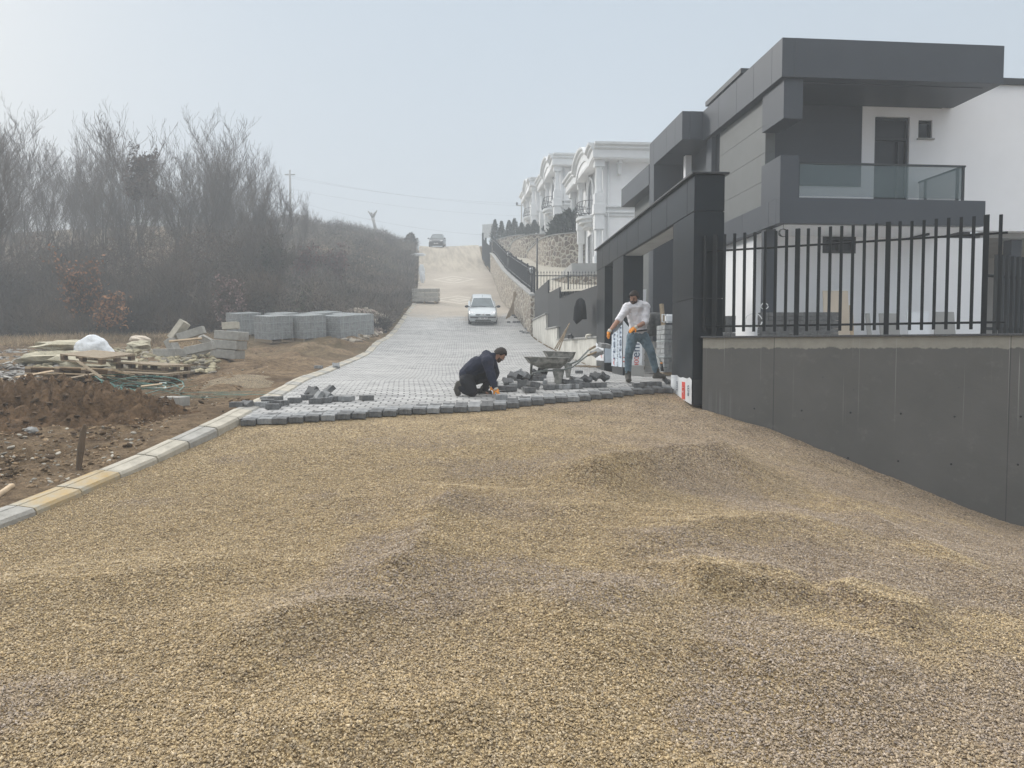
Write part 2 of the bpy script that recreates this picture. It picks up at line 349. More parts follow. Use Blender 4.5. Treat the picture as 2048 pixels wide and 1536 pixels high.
def paving_mat():
    m = bpy.data.materials.new('block_paving'); t, b, N, L = nodes(m); b.inputs['Roughness'].default_value = .82; b.inputs['Specular IOR Level'].default_value = .35
    uv = N.new('ShaderNodeTexCoord').outputs['UV']; ob = N.new('ShaderNodeTexCoord').outputs['Object']
    wob = N.new('ShaderNodeTexNoise'); wob.inputs['Scale'].default_value = 4; L.new(uv, wob.inputs['Vector'])
    va = N.new('ShaderNodeVectorMath'); va.operation = 'MULTIPLY_ADD'; va.inputs[1].default_value = (.03,.03,0); L.new(wob.outputs['Color'], va.inputs[0]); L.new(uv, va.inputs[2])
    br = N.new('ShaderNodeTexBrick'); br.offset = .5; br.inputs['Scale'].default_value = 1; br.inputs['Brick Width'].default_value = .2; br.inputs['Row Height'].default_value = .165
    br.inputs['Mortar Size'].default_value = .015; br.inputs['Mortar Smooth'].default_value = .3; br.inputs['Color1'].default_value = (.42,.415,.405,1); br.inputs['Color2'].default_value = (.245,.243,.238,1); br.inputs['Mortar'].default_value = (.075,.075,.075,1); br.inputs['Bias'].default_value = -.2
    L.new(va.outputs[0], br.inputs['Vector'])
    sx = N.new('ShaderNodeSeparateXYZ'); L.new(uv, sx.inputs[0])
    U, V = sx.outputs[0], sx.outputs[1]
    c = br.outputs['Color']
    # pale sand dusting the joints, in bands across the lane
    mp = N.new('ShaderNodeMapping'); mp.inputs['Scale'].default_value = (.25, .9, 1); L.new(uv, mp.inputs[0])
    dust = ramp(N, L, noise(N, L, mp.outputs[0], 1.6, 5, .6), [(.38, (0,0,0)), (.66, (1,1,1))])
    c = mixc(N, L, mathn(N, L, 'MULTIPLY', dust, .38), c, (.62,.61,.58))
    # dark damp stains close to the working edge
    near = mathn(N, L, 'SUBTRACT', 1, mathn(N, L, 'MULTIPLY', V, .14), True)
    st = mathn(N, L, 'MULTIPLY', near, ramp(N, L, noise(N, L, mp.outputs[0], 2.4, 6, .7), [(.5, (0,0,0)), (.6, (1,1,1))]))
    c = mixc(N, L, mathn(N, L, 'MULTIPLY', st, .55), c, (.12,.12,.12))
    # older stretch further up is earth coloured
    sand = mathn(N, L, 'MULTIPLY', mathn(N, L, 'ADD', mathn(N, L, 'SUBTRACT', V, 33.5), mathn(N, L, 'MULTIPLY', mathn(N, L, 'SUBTRACT', noise(N, L, ob, .6, 5), .5), 9)), .5, True)
    pat = ramp(N, L, noise(N, L, ob, .25, 5), [(.35, (.32,.26,.19)), (.5, (.40,.335,.255)), (.65, (.46,.39,.30))])
    c = mixc(N, L, mathn(N, L, 'MULTIPLY', sand, .72), c, pat)
    # diamonds laid into the pattern
    for v0 in (43.3, 54.5, 68):
        du = mathn(N, L, 'ABSOLUTE', mathn(N, L, 'SUBTRACT', U, 3.1)); dv = mathn(N, L, 'ABSOLUTE', mathn(N, L, 'SUBTRACT', V, v0))
        d = mathn(N, L, 'ADD', mathn(N, L, 'MULTIPLY', du, .52), mathn(N, L, 'MULTIPLY', dv, .46))
        w = mathn(N, L, 'MULTIPLY', mathn(N, L, 'LESS_THAN', d, 1.0), mathn(N, L, 'GREATER_THAN', d, .8))
        w2 = mathn(N, L, 'MULTIPLY', mathn(N, L, 'LESS_THAN', d, .42), mathn(N, L, 'GREATER_THAN', d, .22))
        ww = mathn(N, L, 'MULTIPLY', mathn(N, L, 'ADD', w, w2), .5 if v0 < 60 else .25)
        c = mixc(N, L, ww, c, (.62,.58,.5))
    # fully sanded top of the hill with wheel tracks
    top = mathn(N, L, 'MULTIPLY', mathn(N, L, 'SUBTRACT', V, 57), .2, True)
    tr = N.new('ShaderNodeMapping'); tr.inputs['Scale'].default_value = (1.6, .12, 1); L.new(uv, tr.inputs[0])
    tc_ = ramp(N, L, noise(N, L, tr.outputs[0], 1.2, 5, .6), [(.38, (.27,.23,.175)), (.58, (.44,.385,.30))])
    c = mixc(N, L, mathn(N, L, 'MULTIPLY', top, .8), c, tc_)
    L.new(c, b.inputs['Base Color'])
    bp = N.new('ShaderNodeBump'); bp.inputs['Strength'].default_value = .8; bp.inputs['Distance'].default_value = .012
    L.new(mathn(N, L, 'SUBTRACT', mathn(N, L, 'MULTIPLY', noise(N, L, uv, 90, 3), .25), br.outputs['Fac']), bp.inputs['Height']); L.new(bp.outputs[0], b.inputs['Normal'])
    return m
MAT['paving'] = paving_mat()
def stone_mat():
    m = bpy.data.materials.new('rubble_masonry'); t, b, N, L = nodes(m); b.inputs['Roughness'].default_value = .9
    tc = N.new('ShaderNodeTexCoord').outputs['Object']
    ds = N.new('ShaderNodeTexNoise'); ds.inputs['Scale'].default_value = 2.5; L.new(tc, ds.inputs['Vector'])
    va = N.new('ShaderNodeVectorMath'); va.operation = 'MULTIPLY_ADD'; va.inputs[1].default_value = (.25,.25,.25); L.new(ds.outputs['Color'], va.inputs[0]); L.new(tc, va.inputs[2])
    v1 = N.new('ShaderNodeTexVoronoi'); v1.feature = 'DISTANCE_TO_EDGE'; v1.inputs['Scale'].default_value = 3.1; L.new(va.outputs[0], v1.inputs['Vector'])
    v2 = N.new('ShaderNodeTexVoronoi'); v2.inputs['Scale'].default_value = 3.1; L.new(va.outputs[0], v2.inputs['Vector'])
    sp = N.new('ShaderNodeSeparateColor'); L.new(v2.outputs['Color'], sp.inputs[0])
    c = ramp(N, L, sp.outputs[0], [(0, (.13,.095,.07)), (.3, (.22,.165,.12)), (.6, (.29,.235,.175)), (.8, (.18,.15,.13)), (1, (.34,.28,.22))])
    c = mixc(N, L, noise(N, L, tc, 12, 4), mixc(N, L, .3, c, (.1,.08,.06)), c)
    j = ramp(N, L, v1.outputs['Distance'], [(.05, (1,1,1)), (.1, (0,0,0))])
    c = mixc(N, L, j, c, (.5,.46,.38)); L.new(c, b.inputs['Base Color'])
    bp = N.new('ShaderNodeBump'); bp.inputs['Strength'].default_value = .7; bp.inputs['Distance'].default_value = .04; L.new(ramp(N, L, v1.outputs['Distance'], [(0, (0,0,0)), (.2, (1,1,1))]), bp.inputs['Height']); L.new(bp.outputs[0], b.inputs['Normal'])
    return m
MAT['masonry'] = stone_mat()
MAT['concrete'] = M('kerb_concrete', (.29,.265,.215), .9, c2=(.50,.46,.38), thr=(.25,.6), scale=6, bump=.5, bs=70)
MAT['kerb_yellow'] = M('kerb_concrete_stained', (.38,.355,.29), .88, c2=(.44,.31,.14), thr=(.38,.6), scale=3, bump=.4)
MAT['kerb_grey'] = M('kerb_concrete_grey', (.235,.225,.20), .9, c2=(.40,.385,.35), thr=(.25,.6), scale=6, bump=.5, bs=60)
MAT['paver'] = M('paver_concrete', (.125,.127,.127), .88, .4, 9, .5, 90)
MAT['paver_light'] = M('paver_concrete_light', (.27,.275,.275), .88, .25, 9, .5, 90)
MAT['paver_pale'] = M('paver_stack_concrete', (.30,.31,.31), .88, .3, 7, .4, 90)
MAT['clad'] = M('anthracite_panel', (.050,.057,.068), .45, .08, .9, 0, spec=.3)
MAT['clad_light'] = M('grey_board_cladding', (.115,.122,.12), .6, .07, 2.5, .15, 40)
MAT['gate'] = M('dark_composite_panel', (.008,.012,.016), .33, .2, 1.4, 0, spec=.25)
MAT['gate_fence'] = M('black_fence_paint', (.009,.012,.014), .6, .15, 3, spec=.3)
MAT['coping'] = M('black_coping', (.02,.022,.024), .5)
MAT['granite'] = M('dark_granite_coping', (.05,.052,.055), .6, c2=(.16,.16,.16), thr=(.45,.75), scale=60)
MAT['white'] = M('white_render', (.86,.86,.87), .9, .025, 1.2, .25, 120, bd=.004)
MAT['white2'] = M('villa_white_paint', (.84,.84,.84), .8, .05, .8, .1, 60)
MAT['trim'] = M('villa_white_trim', (.70,.71,.71), .75, .05, 2)
MAT['offwhite'] = M('stained_white_plaster', (.42,.40,.35), .9, c2=(.66,.64,.58), thr=(.3,.6), scale=2.2, bump=.2, stretch=(1, 1, .5))
MAT['slat'] = M('grey_board_paint', (.024,.030,.036), .55, .15, 2)
MAT['iron'] = M('black_wrought_iron', (.025,.027,.03), .5)
MAT['dark'] = M('dark_glass', (.018,.021,.025), .2, .1, 2, spec=.3)
MAT['dark_frame'] = M('anthracite_frame', (.03,.034,.038), .5, spec=.3)
MAT['black'] = M('black_plastic', (.014,.015,.016), .5)
MAT['wood'] = M('weathered_timber', (.21,.155,.10), .85, c2=(.36,.29,.2), thr=(.35,.65), scale=8, stretch=(1, 6, 6), bump=.4, bs=30)
MAT['wood_pale'] = M('new_timber', (.48,.36,.23), .8, .2, 6, .3, 30)
MAT['wood_dark'] = M('dark_timber', (.12,.085,.055), .9, .3, 8, .4, 30)
MAT['black_cloth'] = M('black_cloth', (.012,.013,.015), .95, spec=.15, bump=.6, bs=14, bd=.04)
MAT['board'] = M('pale_board', (.62,.53,.42), .8, .06, 3)
MAT['steel'] = M('cement_splashed_steel', (.13,.13,.115), .7, c2=(.30,.29,.26), thr=(.42,.62), scale=7, metal=.1, bump=.2)
MAT['pipe'] = M('painted_steel_tube', (.20,.215,.20), .55, .25, 10, metal=.3)
MAT['film'] = M('protective_film', (.60,.68,.76), .25, .08, 3, .5, 14, bd=.01)
MAT['film_white'] = M('protective_film_white', (.78,.80,.82), .3, .05, 3, .4, 14, bd=.01)
MAT['ink_blue'] = M('navy_ink', (.02,.05,.12), .5); MAT['ink_red'] = M('red_ink', (.65,.08,.06), .5); MAT['ink_grey'] = M('grey_ink', (.2,.22,.25), .5)
MAT['rubber'] = M('tyre_rubber', (.02,.02,.02), .85)
MAT['grey_plastic'] = M('grey_bumper_plastic', (.05,.05,.053), .6)
MAT['car_silver'] = M('silver_car_paint', (.52,.55,.56), .28, .03, 1, metal=.3)
MAT['car_dark'] = M('dark_blue_grey_car_paint', (.03,.034,.04), .3, .03, 1, metal=.3)
MAT['plate'] = M('plate_white', (.75,.75,.75), .5, .02)
MAT['glass_car'] = M('windscreen', (.10,.13,.14), .08, .25, 2)
MAT['chrome'] = M('bright_metal', (.6,.6,.6), .25, metal=.8)
MAT['skin'] = M('skin_tone', (.40,.22,.15), .6, .08, 12)
MAT['hair'] = M('dark_hair', (.022,.014,.01), .75, .3, 60, .6, 90)
MAT['shirt'] = M('white_shirt', (.74,.73,.76), .85, .05, 14, .5, 22, bd=.03)
MAT['jeans'] = M('blue_jeans', (.085,.14,.18), .9, c2=(.17,.24,.28), thr=(.35,.65), scale=9, bump=.5, bs=25, bd=.03)
MAT['navy'] = M('navy_fleece', (.012,.016,.036), .95, .3, 10, .4, 20, bd=.03)
MAT['trousers'] = M('black_trousers', (.008,.009,.014), .9, .3, 10, .4, 20, bd=.03)
MAT['boot'] = M('grey_boot', (.07,.065,.055), .85, .3, 20, .4)
MAT['beard'] = M('short_beard', (.075,.045,.032), .8, .3, 60)
MAT['glove'] = M('orange_glove_rubber', (.85,.30,.02), .6, .1, 30)
MAT['cuff'] = M('knit_cuff', (.68,.64,.55), .9, .1, 60)
MAT['barrel'] = M('dark_barrel', (.05,.052,.052), .55, c2=(.16,.16,.16), thr=(.5,.75), scale=9)
MAT['sack'] = M('white_woven_sack', (.70,.72,.74), .8, .1, 6, .6, 10, bd=.06)
MAT['limestone'] = M('pale_limestone', (.44,.40,.29), .9, .25, 5, .7, 14, bd=.06)
MAT['strap'] = M('green_strap', (.02,.12,.095), .5, .2)
MAT['strap_pale'] = M('pale_strap', (.42,.46,.46), .5, .2)
MAT['grey_wall'] = M('terrace_concrete', (.33,.325,.31), .9, .15, 1, .2)
MAT['bark'] = M('grey_bark', (.07,.058,.047), .95, .25, 6, .5, 20)
MAT['twig'] = M('brown_twig', (.095,.075,.06), .95, .2, 4)
MAT['leafcol'] = colattr('leaves')
MAT['stonecol'] = colattr('stones', .9, .35, bs=40)
MAT['dusty_roof'] = M('pale_far_roof', (.16,.2,.22), .9)
# ============================================================ THE GROUND
def axis(a, fine0, fine1, b, st, far):
    L = list(np.arange(fine0, fine1, st)); s = st; x = fine0
    while x > a: s = min(s*1.25, far); x -= s; L.insert(0, x)
    s = st; x = L[-1]
    while x < b: s = min(s*1.25, far); x += s; L.append(x)
    return np.array(L)
def grid(xs, ys, zf):
    X, Y = np.meshgrid(xs, ys); Z = zf(X, Y)
    V = np.stack([X.ravel(), Y.ravel(), Z.ravel()], 1); nx, ny = len(xs), len(ys)
    i = np.arange(nx-1)[None, :]+np.arange(ny-1)[:, None]*nx
    return V, np.stack([i, i+1, i+1+nx, i+nx], -1).reshape(-1, 4)
def ground_z(X, Y):
    Z = H(X, Y)
    l, r, e = lerpline(LEFT, Y), lerpline(RIGHT, Y), edgeY(X)
    road = (X > l-.02-.012*np.clip(Y-38, 0, 60)) & (X < r+.05) & (Y > e-.3) & (Y < 103)
    grav = (X > l+.02) & (Y <= e-.3)
    Z = np.where(road, Z-.15-.03*np.clip(Y-38, 0, 60), Z); Z = np.where(grav, Z-.6, Z)
    left = np.clip((l-.2-X)/.8, 0, 1)
    dn = fbm(X*.8, Y*.8, 21, 5)*.16+fbm(X*3.6, Y*3.6, 31, 4)*.085
    rut = -.07*np.exp(-((X-l+1.6+.3*np.sin(Y*.5))/.22)**2)-.06*np.exp(-((X-l+3.1+.3*np.sin(Y*.5))/.25)**2)
    Z = Z+left*(dn+rut*np.clip((30-Y)/6, 0, 1))
    # spoil against the outer edge of the kerb further up, bank beside the lane
    bank = np.exp(-((X-l+1.6)/1.0)**2)*np.clip((Y-18)/10, 0, 1)*np.clip((60-Y)/10, 0, 1)
    Z = Z+bank*(.25+.3*fbm(X*1.5, Y*1.5, 4, 3))
    far = np.clip((Y-52)/25, 0, 1)*np.clip((l-X-2.0)/5, 0, 1)
    Z = Z+far*fbm(X*.12, Y*.12, 2, 3)*1.2
    # behind the house walls the base sheet stays low: the made-up yards lie above it
    rt = np.clip((X-r)/2, 0, 1)*np.clip((Y-12)/3, 0, 1); Z = Z-rt*.4
    return Z
V, F = grid(axis(-700, -22, 6, 700, .13, 90), axis(-60, 3, 38, 900, .13, 60), ground_z)
tag(mesh_np('ground', V, F, MAT['dirt'], smooth=True), kind='structure')
# gravel bed (a sheet in metres along the kerb)
ys = np.concatenate([np.arange(-4, 1.6, .3), np.arange(1.6, 9, .035), np.arange(9, 16.2, .06)])
us = np.concatenate([np.arange(0, 1, .0045), ])
X = np.array([[lerpline(LEFT, y)-.05+u*(13.5) for u in us] for y in ys]); Y = np.repeat(ys[:, None], len(us), 1)
Z = HG(X, Y); nx = len(us); ny = len(ys)
i = np.arange(nx-1)[None, :]+np.arange(ny-1)[:, None]*nx
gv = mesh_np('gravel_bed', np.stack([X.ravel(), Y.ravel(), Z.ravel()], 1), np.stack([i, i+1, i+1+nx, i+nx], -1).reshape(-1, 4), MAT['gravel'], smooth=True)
tag(gv, kind='structure')
# loose stones lying on the bed where single stones can be seen
n = 640000
Yq = 1.9+(10.2-1.9)*RNG.random(n)**.95; Xq = (RNG.random(n)-.5)*2*(Yq*.72+1.0)
keep = (Xq > lerpline(LEFT, Yq)+.03) & (RNG.random(n) < np.clip((10.4-Yq)/3.5, 0, 1))
Xq, Yq = Xq[keep], Yq[keep]; n = len(Xq); Zq = HG(Xq, Yq)
cube = np.array([(-1.1,-.3,0),(.1,-1.1,.1),(1.15,.2,0),(0,1.1,-.1),(.15,.05,1.0),(-.1,0,-1.0)])
cf = np.array([(0,1,4),(1,2,4),(2,3,4),(3,0,4),(1,0,5),(2,1,5),(3,2,5),(0,3,5)])
sz = (.0034+.0056*RNG.random((n, 1))**3)*np.stack([1+.5*RNG.random(n), .8+.3*RNG.random(n), .45+.45*RNG.random(n)], 1)
base = cube[None]*(1+.35*(RNG.random((n, 6, 3))-.5))*sz[:, None, :]
q = RNG.normal(size=(n, 4)); q[:, 0] += 0; q[:, 1:3] *= .45; q /= np.linalg.norm(q, axis=1)[:, None]
w_, x_, y_, z_ = q.T
Rm = np.stack([1-2*(y_*y_+z_*z_), 2*(x_*y_-z_*w_), 2*(x_*z_+y_*w_), 2*(x_*y_+z_*w_), 1-2*(x_*x_+z_*z_), 2*(y_*z_-x_*w_), 2*(x_*z_-y_*w_), 2*(y_*z_+x_*w_), 1-2*(x_*x_+y_*y_)], 1).reshape(n, 3, 3)
pos = np.stack([Xq, Yq, Zq+.002+.004*RNG.random(n)], 1)
V = (np.einsum('nij,nkj->nki', Rm, base)+pos[:, None, :]).reshape(-1, 3)
F = (cf[None]+6*np.arange(n)[:, None, None]).reshape(-1, 3)
pal = np.array([c for _, c in STONES]); pw = np.array([.14,.17,.17,.17,.12,.1,.07,.06]); pw /= pw.sum()
cc = pal[RNG.choice(len(pal), n, p=pw)]*(.98+.42*RNG.random((n, 1)))
cc = .72*cc+.28*cc.mean(0)
big = vnoise(Xq*.9, Yq*1.3, 77)+.5*vnoise(Xq*2.2, Yq*2.6, 78)
cool = np.clip(big*4+.4+.28*(Xq-1.2), 0, 1)[:, None]; cc = cc*((1-cool)*np.array([1.09,1.0,.85])+cool*np.array([.92,.87,.88]))
tag(mesh_np('gravel_stones', V, F, MAT['stonecol'], col=np.repeat(cc, 6, 0)), 'loose tan and grey crushed stones covering the foreground bed', 'gravel', kind='stuff')
del V, F, base, Rm

# paved road
ys = np.concatenate([np.arange(9.9, 16, .12), np.arange(16, 60, .4), np.arange(60, 104.1, .8)])
vs = []; uvs = []; nU = 40; arc = 0
ys0 = list(ys)
for y in ys0:
    l = lerpline(LEFT, y)+.04; r = lerpline(RIGHT, y)+(.0 if y > 18 else .2)
    xs = np.linspace(l, r, nU)
    for x in xs:
        yy = max(y, float(edgeY(x))+.16)
        vs.append((x, yy)); uvs.append((x-lerpline(LEFT, yy), (yy-10)*1.0))
vs = np.array(vs); Z = H(vs[:, 0], vs[:, 1])
nr = len(ys0); i = np.arange(nU-1)[None, :]+np.arange(nr-1)[:, None]*nU
F = np.stack([i, i+1, i+1+nU, i+nU], -1).reshape(-1, 4)
keepf = np.abs(vs[F[:, 2], 1]-vs[F[:, 1], 1])+np.abs(vs[F[:, 3], 1]-vs[F[:, 0], 1]) > 1e-4
F = F[keepf]
tag(mesh_np('paved_road', np.column_stack([vs, Z]), F, MAT['paving'], smooth=True, uv=np.array(uvs)), kind='structure')

# ------------------------------------------------------------ kerbstones
def kerb_mesh(Ln):
    m = MB(); prof = [(-.15, -.24), (.11, -.24), (.11, .01), (.09, .04), (-.05, .058), (-.055, .050), (-.062, .050), (-.066, .060), (-.15, .062)]
    n = len(prof); V = [(x, y, z) for y in (0, Ln) for x, z in prof]
    F = [list(range(n)), [i+n for i in range(n)][::-1]]+[(i, i+n, (i+1) % n+n, (i+1) % n) for i in range(n)]
    m.add(V, F); return m
kproto = {}
yy = 3.4; k = 0
while yy < 51:
    Ln = .62
    x0 = float(lerpline(LEFT, yy)); x1 = float(lerpline(LEFT, yy+Ln)); a = math.atan2(x1-x0, Ln); z0 = h1(x0, yy); z1 = h1(x1, yy+Ln)
    dl = math.sqrt(Ln**2+(x1-x0)**2)-.018
    mt = 'kerb_yellow' if 5.9 < yy < 7.2 else ('kerb_grey' if (yy < 5.9 or (k*7) % 5 == 0) else 'concrete')
    if yy > 9: mt = 'concrete' if (k*7) % 3 else 'kerb_grey'
    o = None
    if mt not in kproto:
        o = kerb_mesh(.61).build('kerbstone', MAT[mt]); kproto[mt] = o
    else:
        o = kproto[mt].copy(); link(o)
    o.location = (x0-.02, yy, z0-.012+random.uniform(-.006, .006)); o.rotation_euler = (math.atan2(z1-z0, Ln), 0, -a+random.uniform(-.012, .012))
    ordn = ['first', 'second', 'third', 'fourth', 'fifth', 'sixth', 'seventh']
    lb = {'kerb_yellow': 'yellow stained concrete kerbstone laid between gravel and bare earth', 'kerb_grey': 'grey concrete kerbstone laid in the left edge line of the road', 'concrete': 'beige concrete kerbstone laid in the left edge line of the road'}[mt]
    if yy < 5.9: lb = 'grey kerbstone in the bottom left corner, %s before the yellow stained ones' % ordn[min(6, int(round((5.9-yy)/.62)))]
    elif yy < 7.2: lb = '%s yellow stained kerbstone counted from the bottom left corner' % ordn[0 if yy < 6.5 else 1]
    elif yy < 10.2: lb = '%s kerbstone after the yellow stained ones, between gravel and bare earth' % ordn[min(6, int((yy-7.1)/.61))]
    tag(o, lb, 'kerbstone', 'kerbstones laid along the road'); yy += Ln*math.cos(a)*.997+.008; k += 1

# ------------------------------------------------------------ paver shapes
def paver_mb(L=.2, Wd=.165, Hh=.08):
    a, b = L/2, Wd/2; c = .018
    poly = [(-a, -b), (-a*.45, -b), (-a*.2, -b+c), (a*.25, -b+c), (a*.5, -b), (a, -b), (a-c*.5, -b*.3), (a-c*.5, b*.4), (a, b), (a*.45, b), (a*.2, b-c), (-a*.25, b-c), (-a*.5, b), (-a, b), (-a+c*.5, b*.3), (-a+c*.5, -b*.4)]
    m = MB(); m.prism(poly, 0, Hh); return m
PAV = {k: paver_mb().build('paver', MAT[k], bevel=.005) for k in ('paver', 'paver_light')}
_used = set()
def paver(kind, loc, rot, label, group):
    if kind not in _used: _used.add(kind); o = PAV[kind]
    else: o = PAV[kind].copy(); link(o)
    o.location = loc; o.rotation_euler = rot
    return tag(o, label, 'paver', group)
x = E0[0]+.22; yaw = R(3)
kk = 0
while x < 3.02:
    ey = float(edgeY(x))
    q = round(ey/.0825)*.0825
    for r_ in range(3):
        yq = q+r_*.165
        if r_ == 2 and random.random() < .0: continue
        gap = 905+55*0
        kd = 'paver' if random.random() < (.75 if r_ == 0 else .35) else 'paver_light'
        zz = h1(x, yq)-.08+.006+random.uniform(-.002, .002)
        sl = (h1(x, yq+.3)-h1(x, yq))/.3; sx_ = (h1(x+.3, yq)-h1(x, yq))/.3
        paver(kd, (x+random.uniform(-.003, .003), yq, zz), (math.atan(sl), -math.atan(sx_), yaw+random.uniform(-.015, .015)), 'grey interlocking paver set in the front rows of the new paving' if kd == 'paver' else 'light grey interlocking paver set in the front rows of the new paving', 'pavers in the front rows of the laid paving')
    x += .203
def heap(pts, label, group, HF=None):
    for px, py, h, rz, rx, ry in pts:
        g = G(px, py, 0)
        paver('paver' if random.random() < .72 else 'paver_light', (g.x, g.y, g.z+h), (R(rx), R(ry), R(rz)), label, group)
# heap by the kneeling worker
heap([(1015,770,.03,20,35,5),(1030,775,.0,70,0,0),(1046,778,.09,-10,88,0),(1061,768,.1,30,10,0),(1076,770,.08,5,5,0),(1086,770,.0,85,90,0),(1022,783,.01,8,0,0),(1005,783,.02,-30,0,0),
      (1058,786,.02,15,6,0),(1066,784,.1,25,4,8),(1048,770,.16,60,25,10),(1035,762,.13,-25,15,-20),(1070,760,.12,10,0,30),(1092,778,.0,60,90,0),(1040,764,.02,40,0,0),(1056,762,.0,-5,0,0),(1026,766,.1,-15,30,15),(1082,757,.0,12,0,0),(1068,778,.02,-8,3,0)],
     'loose grey paver in the heap beside the kneeling worker', 'loose pavers heaped beside the kneeling worker')
heap([(960,786,.0,4,0,0),(985,771,.0,-10,0,0)], 'loose grey paver lying flat by the kneeling worker\'s knee', 'loose pavers by the knee')
heap([(1098,779,.0,3,0,0),(1114,778,.0,3,0,0),(1128,778,.0,4,0,0),(1146,777,.0,3,0,0),(1120,766,.0,4,0,0),(1138,768,.0,2,0,0),(1153,777,.0,4,0,0)],
     'loose grey paver in the row lying in front of the wheelbarrow', 'loose pavers in a row before the wheelbarrow')
heap([(1168,775,.0,6,0,0),(1185,775,.0,60,0,0),(1201,775,.0,4,0,0),(1172,768,.05,30,-30,20),(1190,766,.09,50,25,-20),(1206,765,.08,20,-25,30),(1160,768,.02,-30,18,0),(1197,757,.0,70,0,0),(1150,766,.02,20,20,10)],
     'loose grey paver in the heap between wheelbarrow and standing worker', 'loose pavers heaped right of the wheelbarrow')
heap([(1292,773,.0,4,0,0),(1311,772,.0,4,0,0),(1276,775,.0,4,0,0),(1334,768,.0,40,35,20)], 'loose grey paver on the edge row by the standing worker\'s feet', 'loose pavers by the standing worker')
heap([(474,820,.04,10,0,0),(492,818,.03,-20,20,0),(523,815,.0,5,0,0),(536,809,.0,15,0,0),(547,819,.0,4,0,0),(562,812,.0,60,0,0),(534,803,.0,10,0,0),(551,803,.0,-12,0,0)],
     'loose dark grey paver in the small group by the left kerb', 'loose pavers by the left kerb')
heap([(590,806,.0,3,0,0),(615,800,.0,20,0,0),(632,807,.0,6,0,0),(632,798,.05,-40,60,0),(641,800,.04,-55,50,0),(655,799,.04,-45,55,20),(670,802,.0,8,0,0),(678,802,.0,25,0,0),(662,794,.09,-60,40,0),(626,795,.08,-30,50,0),(696,802,.0,80,0,0),(648,806,.0,30,0,0)],
     'loose dark grey paver in the collapsed pile on the left of the paving', 'loose pavers in the collapsed pile')
heap([(1017,646,.0,4,0,0),(1029,646,.0,2,0,0),(1037,646,.0,10,0,0),(1048,666,.0,4,0,0),(1055,667,.0,20,0,0),(1054,660,.03,50,0,0),(1043,664,.0,-10,0,0),(1027,632,.0,10,0,0),(1032,637,.0,30,0,0),(1190,752,.0,30,0,0),(1158,747,.0,3,0,0)],
     'loose grey paver lying at the foot of the right side walls', 'loose pavers along the right side walls')
heap([(733,801,.0,30,0,0),(672,737,.05,20,40,0),(637,737,.0,-5,0,0)], 'loose broken paver lying alone beside the left kerb', 'single loose pavers')

